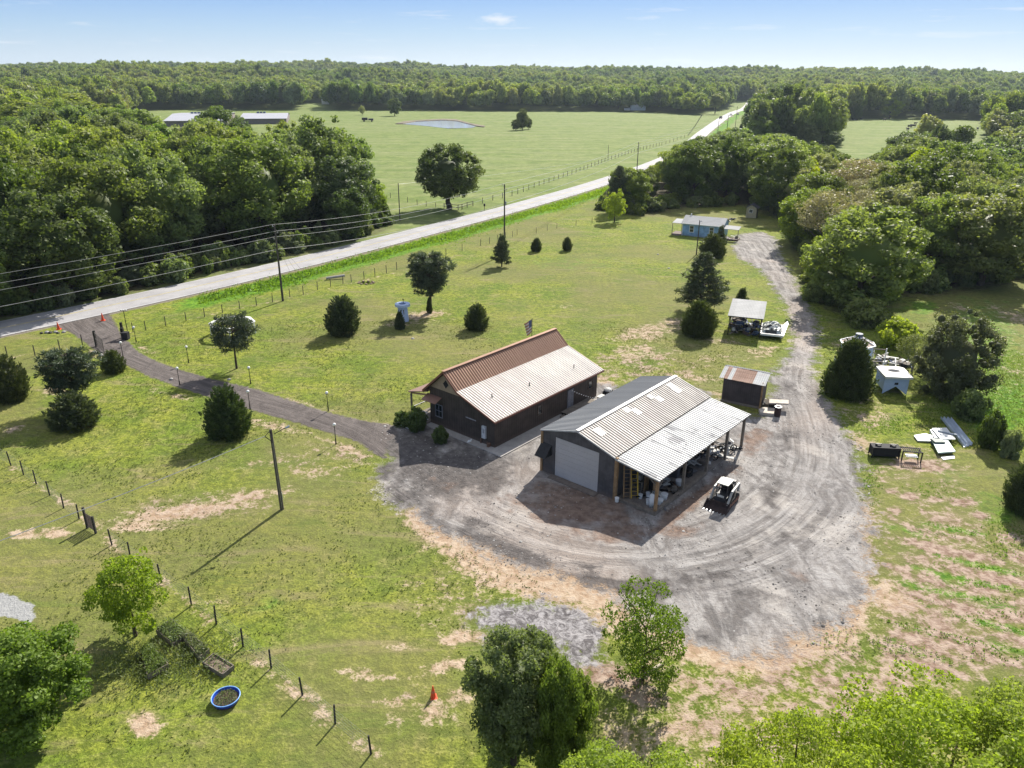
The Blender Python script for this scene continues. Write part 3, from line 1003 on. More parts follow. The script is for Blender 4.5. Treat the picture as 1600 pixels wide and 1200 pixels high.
def leaf_mesh(name, P, N, S, asp, tint, mats, core=None, along=None):
    n = len(P)
    N = unit(N)
    if along is None:
        t = unit(np.cross(N, R.normal(size=(n, 3))))
    else:
        t = unit(along + 0.001)
        N = unit(np.cross(t, np.cross(N, t)))
    b = np.cross(N, t)
    S = S[:, None]
    asp = np.broadcast_to(np.asarray(asp, float), (n,))[:, None]
    V = np.stack([P + t * S, P + b * S * asp + N * S * 0.15, P - t * S, P - b * S * asp + N * S * 0.15], 1).reshape(-1, 3)
    F = np.arange(4 * n).reshape(n, 4)
    tn = np.repeat(tint, 4)
    nf = n
    mi = np.zeros(n, np.int32)
    loops = F.ravel()
    starts = np.arange(0, 4 * n, 4)
    if core is not None:
        cv, cf = core
        off_ = len(V)
        V = np.vstack([V, cv])
        tn = np.concatenate([tn, np.full(len(cv), 0.30)])
        cf = np.array(cf) + off_
        starts = np.concatenate([starts, 4 * n + np.arange(0, 3 * len(cf), 3)])
        loops = np.concatenate([loops, cf.ravel()])
        mi = np.concatenate([mi, np.zeros(len(cf), np.int32)])
        nf += len(cf)
    me = bpy.data.meshes.new(name)
    me.vertices.add(len(V))
    me.vertices.foreach_set('co', V.astype(np.float32).ravel())
    me.loops.add(len(loops))
    me.loops.foreach_set('vertex_index', loops.astype(np.int32))
    me.polygons.add(nf)
    me.polygons.foreach_set('loop_start', starts.astype(np.int32))
    at = me.attributes.new('tint', 'FLOAT', 'POINT')
    at.data.foreach_set('value', tn.astype(np.float32))
    for m in (mats if isinstance(mats, (list, tuple)) else [mats]):
        me.materials.append(m)
    me.update(calc_edges=True)
    return me


def ico(c, r, jit_=0.12):
    t = (1 + 5 ** .5) / 2
    v = np.array([(-1, t, 0), (1, t, 0), (-1, -t, 0), (1, -t, 0), (0, -1, t), (0, 1, t), (0, -1, -t), (0, 1, -t), (t, 0, -1), (t, 0, 1), (-t, 0, -1), (-t, 0, 1)], float)
    v /= np.linalg.norm(v[0])
    f = [(0, 11, 5), (0, 5, 1), (0, 1, 7), (0, 7, 10), (0, 10, 11), (1, 5, 9), (5, 11, 4), (11, 10, 2), (10, 7, 6), (7, 1, 8), (3, 9, 4), (3, 4, 2), (3, 2, 6), (3, 6, 8), (3, 8, 9), (4, 9, 5), (2, 4, 11), (6, 2, 10), (8, 6, 7), (9, 8, 1)]
    v = v * np.asarray(r) * (1 + R.uniform(-jit_, jit_, (12, 1))) + np.asarray(c)
    return v, f


def merge(cores):
    V, F, n = [], [], 0
    for v, f in cores:
        V.append(v)
        F += [tuple(i + n for i in q) for q in f]
        n += len(v)
    return np.vstack(V), F


def broad_crown(name, RR, H, z0, nl, per, leaf, mat, fill=True, lobe=(0.20, 0.34), squash=0.85, low=-0.45, airy=1.0, top=1.0, rag=(0.62, 1.06)):
    c0 = np.array([0, 0, (z0 + H) / 2])
    ax = np.array([RR, RR, (H - z0) / 2])
    P, N, S, T, cores = [], [], [], [], []
    k_ = 0
    golden = PI * (3 - 5 ** .5)
    for i in range(nl):
        zz = 1 - (i + 0.5) / nl * (1 - low)
        rr = math.sqrt(max(0, 1 - zz * zz))
        th = golden * i + R.uniform(-0.5, 0.5)
        d = np.array([rr * math.cos(th), rr * math.sin(th), zz])
        d = d + R.normal(size=3) * 0.13
        d /= np.linalg.norm(d)
        lr = RR * R.uniform(*lobe)
        q = c0 + d * (ax - lr * 0.75) * R.uniform(*rag)
        if d[2] < 0:
            q[:2] *= 1 - 0.25 * abs(d[2])
        n = int(per * (lr / (RR * 0.27)) ** 2)
        u = unit(unit(R.normal(size=(n, 3))) + 0.55 * d)
        rad = lr * (R.uniform(0.62, 1.10, n) ** 0.8)[:, None]
        sub = 1 + 0.16 * np.sin(u[:, :1] * 7 + i) * np.cos(u[:, 1:2] * 6 - i)
        pts = q + u * rad * sub * np.array([1, 1, squash])
        P.append(pts)
        N.append(u * 0.75 + R.normal(size=(n, 3)) * 0.55 * airy)
        S.append(leaf * R.uniform(0.55, 1.25, n))
        T.append(np.clip(0.25 + 0.28 * R.random() + 0.42 * R.random(n), 0, 1))
        if fill:
            cores.append(ico(q - d * lr * 0.15, (lr * 0.60, lr * 0.60, lr * 0.52)))
    if fill:
        cores.append(ico(c0, ax * 0.50))
    P, N, S, T = map(np.concatenate, (P, N, S, T))
    return leaf_mesh(name, P, N, S, R.uniform(0.5, 0.9, len(P)), T, mat, merge(cores) if fill else None)


def trunk_mesh(name, H, r, z1, limbs, spread, mat, n=7, seed=0):
    rr = random.Random(seed)
    m = MB()
    pts = [Vector((0, 0, -0.3))]
    for i in range(1, 6):
        pts.append(Vector((rr.uniform(-1, 1) * 0.02 * H, rr.uniform(-1, 1) * 0.02 * H, z1 * i / 5)))
    for i in range(5):
        m.tube(pts[i], pts[i + 1], r * (1.25 - 0.15 * i), r * (1.1 - 0.15 * i), n, 0, False)
    for i in range(limbs):
        a = 2 * PI * i / limbs + rr.uniform(-.4, .4)
        f = rr.uniform(0.45, 1.0)
        s = pts[-1] * f + pts[0] * (1 - f) if i else pts[-1]
        m1 = s + Vector((math.cos(a), math.sin(a), 0.9)) * spread * 0.45
        e = m1 + Vector((math.cos(a), math.sin(a), 0.7)) * spread * 0.5 * rr.uniform(.7, 1)
        m.tube(s, m1, r * 0.45, r * 0.28, 5, 0, False)
        m.tube(m1, e, r * 0.28, r * 0.08, 4, 0, False)
    return m.mesh(name, mat, True)


PROTO = {}


def proto(kind, crown, trunk, RR, H):
    PROTO.setdefault(kind, []).append((crown, trunk, RR, H))


for i in range(5):
    proto('broad', broad_crown('crown', 6, 15, 0.2, 105, 190, 0.21, L_MID, lobe=(0.11, 0.27), low=-0.85, rag=(0.74, 1.08)), trunk_mesh('trunk', 15, 0.32, 6, 6, 4.5, BARK, seed=i), 6, 15)
proto('oak', broad_crown('crown', 6.5, 14, 1.1, 150, 210, 0.20, L_MID, lobe=(0.12, 0.21), low=-0.92, rag=(.78, 1.04)), trunk_mesh('trunk', 14, 0.5, 4, 5, 3.5, BARK, seed=9), 6.5, 14)
for i in range(2):
    proto('slim', broad_crown('crown', 3, 14, 1.0, 44, 120, 0.28, L_MID, lobe=(0.28, 0.42)), trunk_mesh('trunk', 14, 0.2, 8, 4, 1.5, BARK, seed=20 + i), 3, 14)
proto('twiggy', broad_crown('crown', 5, 11, 2, 60, 110, 0.16, L_BUD, fill=False, lobe=(0.2, 0.3), airy=1.5), trunk_mesh('trunk', 11, 0.25, 5, 9, 5, BARK_GREY, seed=31), 5, 11)
proto('small', broad_crown('crown', 1.7, 4.4, 0.0, 80, 140, 0.080, L_BRIGHT, fill=False, rag=(0.4, 1.3), lobe=(0.12, 0.32), low=-0.75, airy=1.2), trunk_mesh('trunk', 4.4, 0.09, 2.2, 6, 1.4, BARK, seed=33), 1.7, 4.4)
proto('airy', broad_crown('crown', 1.8, 4.6, -0.3, 105, 165, 0.060, L_FRESH, fill=False, lobe=(0.12, 0.28), low=-0.97, airy=1.4, rag=(0.40, 1.22)), trunk_mesh('trunk', 4.6, 0.08, 2.6, 9, 1.7, BARK, seed=35), 1.8, 4.6)
proto('front_bright', broad_crown('crown', 5, 10, 1.5, 160, 720, 0.084, L_BRIGHT, fill=False, lobe=(0.09, 0.20), low=-0.5, airy=1.2), trunk_mesh('trunk', 10, 0.25, 4.5, 9, 4.5, BARK, seed=36), 5, 10)
proto('front_dark', broad_crown('crown', 2.3, 7.5, 0.1, 120, 380, 0.070, L_DARK, fill=True, rag=(0.5, 1.12), lobe=(0.13, 0.28), low=-0.95), trunk_mesh('trunk', 7.5, 0.15, 3.5, 6, 1.8, BARK, seed=37), 2.3, 7.5)
proto('front_mid', broad_crown('crown', 2.2, 5, 0.1, 110, 420, 0.066, L_MID, fill=True, rag=(0.5, 1.15), lobe=(0.13, 0.28), low=-0.9), trunk_mesh('trunk', 5, 0.12, 2.5, 6, 1.5, BARK, seed=38), 2.2, 5)
for i in range(2):
    proto('bush', broad_crown('crown', 1.0, 1.5, -0.35, 34, 75, 0.075, L_DARK, lobe=(0.22, 0.36), low=-0.95), trunk_mesh('trunk', 1.2, 0.04, 0.7, 4, .5, BARK, seed=40 + i), 1, 1.5)
FAR = []
for i in range(5):
    FAR.append(broad_crown('crown', 6, 15, 0.5, 22, 30, 0.62, (L_MID, L_MID, L_DARK, L_MID, L_PALE)[i], lobe=(0.28, 0.42)))


def cedar_crown(RR, H, n=120, per=62, leaf=0.13, shape='egg', mat=L_CEDAR, wide=1.0):
    P, N, S, T, A = [], [], [], [], []
    for i in range(n):
        f = (i + .5) / n
        z = H * (0.03 + 0.97 * f ** 1.15)
        w = z / H
        pr = (math.sin(PI * min(1, 0.20 + 0.80 * w) ** 0.9) ** 0.75 if shape == 'egg' else max(0.0, (1 - w)) ** 0.72 * (0.75 + 0.25 * min(1, w * 6)))
        th = i * 2.399963 + R.uniform(-.6, .6)
        rr = RR * pr * R.uniform(0.72, 1.05)
        c_ = np.array([rr * math.cos(th), rr * math.sin(th), z])
        d = np.array([math.cos(th) * 0.7, math.sin(th) * 0.7, 0.75])
        d /= np.linalg.norm(d)
        L = RR * R.uniform(0.22, 0.42)
        t = R.uniform(-1, 1, per)
        q = c_ + d * (t * L)[:, None] + R.normal(size=(per, 3)) * (RR * 0.085 * (1.15 - t))[:, None]
        P.append(q)
        N.append(R.normal(size=(per, 3)))
        A.append(d + R.normal(size=(per, 3)) * 0.38)
        S.append(leaf * R.uniform(.6, 1.2, per))
        T.append(np.clip(0.2 + 0.35 * R.random() + 0.3 * R.random(per) + 0.15 * t, 0, 1))
    cores = []
    for f in np.linspace(0.16, 0.84, 6):
        w = f
        pr = (math.sin(PI * min(1, 0.20 + 0.80 * w) ** 0.9) ** 0.75 if shape == 'egg' else max(0.0, (1 - w)) ** 0.72)
        cores.append(ico((0, 0, H * f), (RR * pr * 0.74, RR * pr * 0.74, H * 0.13), 0.15))
    P, N, S, T, A = map(np.concatenate, (P, N, S, T, A))
    return leaf_mesh('crown', P, N, S, 0.30, T, mat, merge(cores), A)


for i, sh in enumerate(('egg', 'cone', 'egg')):
    proto('cedar', cedar_crown(1.8, 3.8, 170, 62, 0.15, sh), trunk_mesh('trunk', 3.8, 0.09, 1.5, 3, .5, BARK, seed=50 + i), 1.8, 3.8)
proto('cedar_big', cedar_crown(3.0, 6.0, 330, 70, 0.20, 'cone'), trunk_mesh('trunk', 6, 0.16, 3, 3, .8, BARK, seed=55), 3.0, 6)
proto('wide_juniper', broad_crown('crown', 3.2, 5.8, -0.8, 190, 260, 0.075, L_JUNIPER, rag=(0.66, 1.14), lobe=(0.10, 0.20), low=-0.98, airy=1.2), trunk_mesh('trunk', 5.8, 0.16, 3, 5, 1.8, BARK, seed=57), 3.2, 5.8)
proto('cedar_round', cedar_crown(3.0, 5.6, 330, 70, 0.19, 'egg'), trunk_mesh('trunk', 6, 0.16, 3, 3, .8, BARK, seed=56), 3.0, 5.6)


def pine_parts(RR, H, zb, nb, shape, seed, clump=0.42, per=64, leaf=0.17):
    rr = random.Random(seed)
    P, N, S, T, A = [], [], [], [], []
    m = MB()
    lean = Vector((rr.uniform(-.04, .04) * H, rr.uniform(-.04, .04) * H, 0))
    prev = Vector((0, 0, -0.3))
    for i in range(1, 7):
        q = Vector((0, 0, H * 0.95 * i / 6)) + lean * (i / 6)
        m.tube(prev, q, 0.026 * H * (1.15 - i / 7), 0.026 * H * (1.0 - i / 7), 7, 0, False)
        prev = q
    for i in range(nb):
        f = (i + .5) / nb
        z = zb + (H - zb) * f
        w = f
        if shape == 'round':
            ln = RR * max(0.12, math.sin(PI * (0.14 + 0.80 * w)) ** 0.7)
        else:
            ln = RR * max(0.08, (1 - w) ** 0.75)
        ln *= rr.uniform(.6, 1.12)
        th = i * 2.4 + rr.uniform(-.5, .5)
        base = Vector((0, 0, z * 0.93)) + lean * (z / H)
        tip = base + Vector((math.cos(th) * ln, math.sin(th) * ln, ln * rr.uniform(0.12, 0.5)))
        m.tube(base, tip, 0.012 * H * .6, 0.004 * H, 4, 0, False)
        nc = max(1, int(ln / (clump * 0.85)))
        for j in range(nc):
            t = 1 - j / max(1, nc) * 0.75
            side = rr.uniform(-.6, .6) * ln * 0.42 * (1 if j else .3)
            cpt = base.lerp(tip, t) + Vector((-math.sin(th) * side, math.cos(th) * side, rr.uniform(-.1, .25) * clump * 2))
            n = int(per * rr.uniform(.7, 1.2))
            u = unit(R.normal(size=(n, 3)) + np.array([math.cos(th) * .5, math.sin(th) * .5, .5]))
            q = np.array(cpt) + u * (clump * R.uniform(0.1, 1.0, n) ** 0.6)[:, None] * np.array([1, 1, 0.75])
            P.append(q)
            A.append(u + R.normal(size=(n, 3)) * 0.3)
            N.append(R.normal(size=(n, 3)))
            S.append(leaf * R.uniform(.6, 1.2, n))
            T.append(np.clip(0.1 + 0.4 * rr.random() + 0.4 * R.random(n), 0, 1))
    P, N, S, T, A = map(np.concatenate, (P, N, S, T, A))
    return leaf_mesh('crown', P, N, S, 0.22, T, L_PINE, None, A), m.mesh('trunk', BARK, True)


proto('pine_round', *pine_parts(2.1, 6.0, 1.9, 62, 'round', 61), 2.1, 6.0)
proto('pine_open', *pine_parts(2.3, 5.2, 1.9, 40, 'round', 62, 0.5), 2.3, 5.2)
proto('pine_tall', *pine_parts(2.9, 8.0, 1.0, 84, 'cone', 63, 0.46), 2.9, 8.0)
proto('pine_cone', *pine_parts(1.9, 5.0, 0.4, 60, 'cone', 64, 0.38), 1.9, 5.0)

N_TREES = [0]


def tree(kind, loc, r, h, mat, name, label, group=None, rz=None, cat='tree', var=None):
    pr = PROTO[kind]
    cr, tr, RR, H = pr[(rnd.randrange(len(pr)) if var is None else var)]
    t = thing(name, label, cat, loc, rnd.uniform(0, 6.28) if rz is None else rz, group)
    t.scale = (r / RR, r / RR, h / H)
    c = link('crown', cr, t)
    if mat is not None:
        c.material_slots[0].link = 'OBJECT'
        c.material_slots[0].material = mat
    link('trunk', tr, t)
    N_TREES[0] += 1
    return t


def depth(x, y, z=0):
    return y * cP - (z - CH) * sP


def ptree(kind, bx, by, top, wpx, mat, name, label, group=None, cat='tree', var=None, hs=1.0):
    g = G(bx, by)
    h = height_for(g.x, g.y, top) * hs
    r = wpx / 2 / FOC * depth(g.x, g.y, h * 0.5)
    if kind.startswith('cedar'):
        r *= .80
        h *= .84
    return tree(kind, g, r * 1.02, h, mat, name, label, group, cat=cat, var=var)



ptree('broad', 1338, 482, 318, 176, L_MID, 'broadleaf_tree', 'biggest rounded tree at the wood edge right of the gravel lane', var=0)
ptree('broad', 1530, 446, 292, 170, L_MID, 'broadleaf_tree', 'big spreading tree at the wood edge near the right side of the picture', var=3)
ptree('broad', 508, 348, 177, 128, L_MID, 'broadleaf_tree', 'tall tree at the right end of the left wood', var=1)
ptree('broad', 452, 300, 184, 70, L_MID, 'broadleaf_tree', 'tree rising just left of the tall one ending the left wood', var=4)
ptree('broad', 352, 268, 163, 92, L_DARK, 'broadleaf_tree', 'dark tree standing up in front of the long white farm buildings', var=2)
ptree('broad', 112, 240, 148, 190, L_MID, 'broadleaf_tree', 'broad high crown forming the top of the left wood', var=3)
ptree('broad', 205, 250, 165, 110, L_MID, 'broadleaf_tree', 'rounded crown right of the highest one of the left wood', var=0)
ptree('broad', 1410, 280, 204, 72, L_DARK, 'broadleaf_tree', 'dark round-headed tree in front of the cattle pasture', var=2)
ptree('broad', 1458, 268, 193, 38, L_DARK, 'broadleaf_tree', 'narrower dark tree right of the round-headed one before the pasture', var=1)
ptree('twiggy', 1342, 330, 246, 112, L_BUD, 'budding_tree', 'greyish budding tree rising in the middle of the right wood')
# trees and shrubs that stand by themselves: base, top row and width as in the photograph
ptree('oak', 702, 327, 221, 106, L_DARK, 'oak_tree', 'large round dark green oak standing alone beside the far side of the road')
ptree('pine_round', 673, 487, 394, 70, None, 'pine_tree', 'round-topped pine with bare trunk beside the small white tower on the lawn')
ptree('pine_open', 370, 577, 494, 66, None, 'pine_tree', 'open pine in front of the white octagonal frame beside the driveway')
ptree('pine_round', 121, 640, 546, 88, None, 'pine_tree', 'dark pine left of the driveway with a dense shrub at its foot')
ptree('pine_tall', 1093, 488, 390, 86, None, 'pine_tree', 'tall pine on the lawn left of the open woodshed')
ptree('pine_cone', 784, 416, 366, 32, None, 'pine_tree', 'small cone-shaped pine by the road fence in front of a utility pole')
ptree('pine_tall', 966, 332, 256, 46, None, 'pine_tree', 'dark conifer at the left end of the wood behind the blue cottage')
ptree('pine_cone', 1124, 392, 352, 22, None, 'pine_tree', 'slender dark conifer in front of the right half of the blue cottage')
ptree('cedar', 1112, 402, 362, 46, None, 'cedar_shrub', 'dense dark cedar bush in front of the blue cottage', cat='shrub', var=0)
ptree('cedar', 537, 521, 458, 60, None, 'cedar_shrub', 'large egg-shaped dark cedar left of the white tower on the lawn', cat='shrub', var=0)
ptree('cedar', 745, 514, 472, 42, None, 'cedar_shrub', 'spiky mid-sized cedar on the lawn behind the copper-roofed house', cat='shrub', var=2)
ptree('cedar', 838, 393, 370, 19, None, 'cedar_shrub', 'left of the two small round cedars high on the lawn', cat='shrub', var=2)
ptree('cedar', 886, 391, 369, 18, None, 'cedar_shrub', 'right of the two small round cedars high on the lawn', cat='shrub', var=0)
ptree('cedar', 179, 581, 544, 40, None, 'cedar_shrub', 'small round cedar next to the driveway gate', cat='shrub', var=2)
ptree('cedar', 16, 625, 550, 72, None, 'cedar_shrub', 'wide cedar at the left edge of the lawn', cat='shrub', var=0)
ptree('cedar', 118, 666, 610, 82, None, 'cedar_shrub', 'dense wide cedar under the pine left of the driveway', cat='shrub', var=2)
ptree('cedar', 358, 680, 598, 78, None, 'cedar_shrub', 'bristly cedar between the driveway and the leaning utility pole', cat='shrub', var=2)
ptree('cedar', 625, 514, 484, 22, None, 'cedar_shrub', 'small dark shrub in front of the white tower', cat='shrub', var=1)
ptree('cedar', 671, 488, 463, 13, None, 'cedar_shrub', 'tiny shrub hugging the trunk of the round-topped pine', cat='shrub', var=1)
ptree('cedar_round', 1090, 524, 466, 58, None, 'cedar_shrub', 'dark rounded cedar at the foot of the tall pine by the woodshed', cat='shrub')
ptree('cedar', 1157, 484, 447, 30, None, 'cedar_shrub', 'narrow cedar behind the left corner of the open woodshed', cat='shrub', var=1)
ptree('cedar_big', 1322, 617, 523, 96, None, 'cedar_tree', 'big dark cone-shaped cedar beside the gravel lane in front of the octagonal hut')
ptree('wide_juniper', 1482, 618, 486, 122, L_JUNIPER, 'cedar_tree', 'big spreading dark cedar right of the white cabin')
ptree('bush', 1512, 652, 606, 54, L_MID, 'leafy_shrub', 'bushy green shrub below the big spreading cedar', cat='shrub')
ptree('bush', 1545, 700, 640, 40, L_DARK, 'leafy_shrub', 'tangled dark shrub along the garden edge above the metal sheets', cat='shrub')
ptree('cedar_round', 1604, 800, 712, 80, L_CEDAR, 'cedar_shrub', 'dark cedar cut by the right edge of the picture beside the garden', cat='shrub')
ptree('bush', 1575, 715, 668, 34, L_PALE, 'leafy_shrub', 'pale weedy shrub at the right border of the garden', cat='shrub')
ptree('small', 960, 347, 300, 32, L_BRIGHT, 'young_tree', 'small bright green tree in front of the conifer at the wood corner')
ptree('broad', 816, 203, 169, 20, L_DARK, 'field_tree', 'tallest of the three small trees standing in the far pasture', var=1)
ptree('broad', 806, 204, 186, 16, L_DARK, 'field_tree', 'left of the three small trees standing in the far pasture', var=2)
ptree('broad', 826, 202, 184, 12, L_DARK, 'field_tree', 'right of the three small trees standing in the far pasture', var=3)
ptree('small', 566, 180, 165, 9, L_PALE, 'field_tree', 'small thin tree left of the pond bank in the far pasture')
ptree('broad', 617, 181, 152, 22, L_DARK, 'field_tree', 'leafy tree standing behind the pond in the far pasture', var=0)
ptree('slim', 1117, 177, 145, 21, L_PALE, 'poplar_tree', 'pale cone-shaped tree on the left of the road where it reaches the woods')
ptree('slim', 966, 170, 147, 14, L_PALE, 'poplar_tree', 'pale narrow tree beside the far white sheds at the wood edge')
ptree('broad', 1389, 185, 145, 37, L_BRIGHT, 'field_tree', 'bright green rounded tree at the back edge of the cattle pasture', var=2)
ptree('cedar', 1337, 186, 158, 20, L_DARK, 'cedar_tree', 'dark tree beside the cattle at the back left of their pasture', var=0)
ptree('cedar', 1157, 208, 192, 7, L_CEDAR, 'cedar_shrub', 'left of two small cedars right of the far road bend', cat='shrub', var=0)
ptree('cedar', 1165, 207, 189, 8, L_CEDAR, 'cedar_shrub', 'right of two small cedars right of the far road bend', cat='shrub', var=0)
ptree('airy', 1004, 1062, 914, 122, L_FRESH, 'young_tree', 'airy light green tree standing on the gravel edge at lower centre')
ptree('small', 212, 992, 872, 98, L_BRIGHT, 'young_tree', 'small bright green tree above the raised garden beds', var=0)
ptree('front_dark', 802, 1192, 985, 150, L_MID, 'broadleaf_tree', 'dense dark green tree at the bottom edge left of the airy tree')
ptree('front_mid', 876, 1225, 1030, 104, L_FRESH, 'broadleaf_tree', 'lighter green leafy tree just right of the dense dark tree at the bottom')
ptree('front_mid', 842, 1085, 990, 52, L_DARK, 'broadleaf_tree', 'small dark sapling behind the dense dark tree at the bottom')
ptree('bush', 1350, 508, 462, 70, L_MID, 'leafy_shrub', 'green bush under the big tree beside the gravel lane', cat='shrub')
ptree('bush', 1402, 545, 496, 66, L_BRIGHT, 'leafy_shrub', 'yellow green bush right of the octagonal hut', cat='shrub')
ptree('twiggy', 1424, 580, 520, 56, L_PALE, 'leafy_shrub', 'pale twiggy shrub behind the white cabin', cat='shrub')
ptree('bush', 1270, 470, 440, 40, L_MID, 'leafy_shrub', 'low bush at the edge of the lane under the trees', cat='shrub')
for (px, py, top, w, lab) in ((652, 672, 634, 34, 'tallest shrub at the front corner of the copper-roofed house'), (631, 664, 642, 34, 'spreading low shrub left of the porch'), (689, 692, 666, 27, 'round clipped shrub under the house awning wall')):
    ptree('bush', px, py, top, w, L_DARK, 'garden_shrub', lab, cat='shrub')
# the bright trees just below the drone
def crown_top(x, y, r, h):
    best = 1e9
    for a_ in np.linspace(0, 2 * PI, 12):
        for e_ in (0.2, .5, .8, 1.1, 1.4):
            best = min(best, proj(x + r * math.cos(a_) * math.cos(e_), y + r * math.sin(a_) * math.cos(e_), h * .58 + h * .42 * math.sin(e_))[1])
    return best


for (px, py, z, r, top, lab) in ((1480, 1240, 5.0, 5.0, 1040, 'large bright yellow green tree filling the bottom right corner'), (1240, 1285, 5.0, 3.7, 1106, 'bright yellow green tree left of the largest one at the bottom edge'),
                                 (1000, 1320, 5.0, 4.0, 1158, 'leftmost bright yellow green treetop along the bottom edge'), (1660, 1230, 5.0, 4.0, 1040, 'bright treetop cut off by the right edge at the bottom')):
    g = G(px, py, z)
    lo, hi = 3.0, 16.0
    for _ in range(24):
        h = (lo + hi) / 2
        if crown_top(g.x, g.y, r, h) > top:
            lo = h
        else:
            hi = h
    tree('front_bright', (g.x, g.y, 0), r, h, L_BRIGHT, 'broadleaf_tree', lab)
g = G(22, 1070, 3.2)
tree('front_mid', (g.x, g.y, 0), 3.1, 6.0, L_FRESH, 'broadleaf_tree', 'bright green tree cut off by the lower left edge')

# woods: every tree one can tell apart
SL = [(-900, 205), (-300, 200), (0, 193), (30, 182), (60, 160), (100, 147), (150, 160), (200, 166), (240, 178), (262, 204), (290, 218), (308, 186), (340, 163), (370, 180), (400, 206), (430, 192), (450, 180), (500, 178), (540, 192), (562, 225), (575, 262), (582, 300), (610, 332), (640, 360)]
SR = [(930, 262), (960, 250), (1000, 262), (1040, 244), (1070, 215), (1110, 207), (1150, 195), (1175, 210), (1200, 205), (1230, 207), (1275, 232), (1300, 245), (1340, 248), (1372, 238), (1400, 210), (1450, 200), (1478, 225), (1500, 220), (1540, 212), (1552, 160), (1575, 150), (1620, 150), (1700, 200), (2300, 200)]


def fill_wood(poly, sky_, step, hr, rr_, seed, capf=None):
    rr = random.Random(seed)
    A = np.array(poly)
    out = []
    x0, y0, x1, y1 = A[:, 0].min(), A[:, 1].min(), A[:, 0].max(), A[:, 1].max()
    y = y0
    row = 0
    while y < y1:
        x = x0 + (row % 2) * step / 2
        while x < x1:
            qx, qy = x + rr.uniform(-.38, .38) * step, y + rr.uniform(-.38, .38) * step
            s = sdf(np.array([[qx, qy]]), poly)[0]
            if s > 1.2:
                px, py = proj(qx, qy, 0)
                h = rr.uniform(*hr)
                if s < 7:
                    h *= rr.uniform(.7, 1.0)
                if capf and px < 1225:
                    h = max(h, 15.5)
                if capf:
                    h = min(h, capf(qx, qy, px))
                lim = height_for(qx, qy, float(np.interp(px, [a for a, _ in sky_], [b for _, b in sky_])) + rr.uniform(0, 8))
                h = min(h, lim)
                if h > 3.5:
                    r = min(rr.uniform(*rr_), h * 0.5) * (0.8 + 0.2 * min(1, h / 14))
                    out.append((qx, qy, r, h, px, py, s))
            x += step
        y += step * 0.87
        row += 1
    return out


def cap_r(x, y, px):
    return 13.5 + 4 * math.sin(px / 37.0) if px > 1225 else 19


wl = [q + (0,) for q in fill_wood(WOOD_L, SL, 12.0, (13, 21), (6.4, 10.0), 3)]
wr = [q + (1,) for q in fill_wood(WOOD_R, SR, 10.6, (10, 19), (5.2, 8.4), 4, cap_r)]
allw = [q for q in wl + wr]
in_frame = [q for q in allw if -60 < q[4] < 1660]
outside = [q for q in allw if not (-60 < q[4] < 1660)]
in_frame.sort(key=lambda q: -q[3] / depth(q[0], q[1]) + (0 if q[6] < 12 else 0.01))
single, rest = in_frame[:236], in_frame[236:]
WN = ['the left wood', 'the right wood']


def pick_mat(q, rr):
    v = rr.random()
    if q[7] == 0:
        if q[4] > 560 and q[5] > 330:
            return L_BRIGHT, 'bright green'
        return (L_MID, 'mid green') if v < .62 else (L_FRESH, 'fresh green') if v < .76 else (L_DARK, 'dark green') if v < .97 else (L_BUD, 'greyish brown')
    if q[4] < 1225:
        return (L_MID, 'mid green') if v < .55 else (L_DARK, 'dark green')
    return (L_MID, 'mid green') if v < .26 else (L_FRESH, 'fresh green') if v < .50 else (L_BRIGHT, 'yellow green') if v < .66 else (L_PALE, 'pale green') if v < .82 else (L_DARK, 'dark green')


rr = random.Random(5)
for w in (0, 1):
    L = [q for q in single if q[7] == w]
    L.sort(key=lambda q: depth(q[0], q[1]))
    per = 20
    for ri in range(0, len(L), per):
        row = sorted(L[ri:ri + per], key=lambda q: q[4])
        rn = ri // per
        for j, q in enumerate(row):
            m, cn = pick_mat(q, rr)
            kd = 'broad'
            if w == 1 and 1270 < q[4] < 1385 and 255 < proj(q[0], q[1], q[3])[1] < 330 and rr.random() < .5:
                m, cn, kd = L_BUD, 'greyish budding', 'twiggy'
            tree(kd, (q[0], q[1], 0), q[2], q[3], m, 'broadleaf_tree',
                 f'{cn} tree, {ORD[j]} from the left in {ORD[rn]} row of {WN[w]}', ('trees of the wood left of the road', 'trees of the wood on the right')[w])
# tall clump right of the far road
for j, (px, by, top, wd, m, cn) in enumerate(((1178, 214, 150, 44, L_DARK, 'dark'), (1206, 218, 128, 60, L_DARK, 'tall dark'), (1240, 219, 126, 60, L_MID, 'tall mid green'), (1285, 223, 142, 66, L_MID, 'broad mid green'), (1222, 224, 172, 48, L_PALE, 'low pale green'),
                                          (1262, 228, 194, 34, L_MID, 'small round green'), (1300, 229, 204, 32, L_DARK, 'small dark'), (1190, 227, 178, 50, L_MID, 'low mid green'))):
    ptree('broad', px, by, top, wd, m, 'broadleaf_tree', f'{cn} tree in the tall clump right of the distant road', 'tall clump right of the distant road')

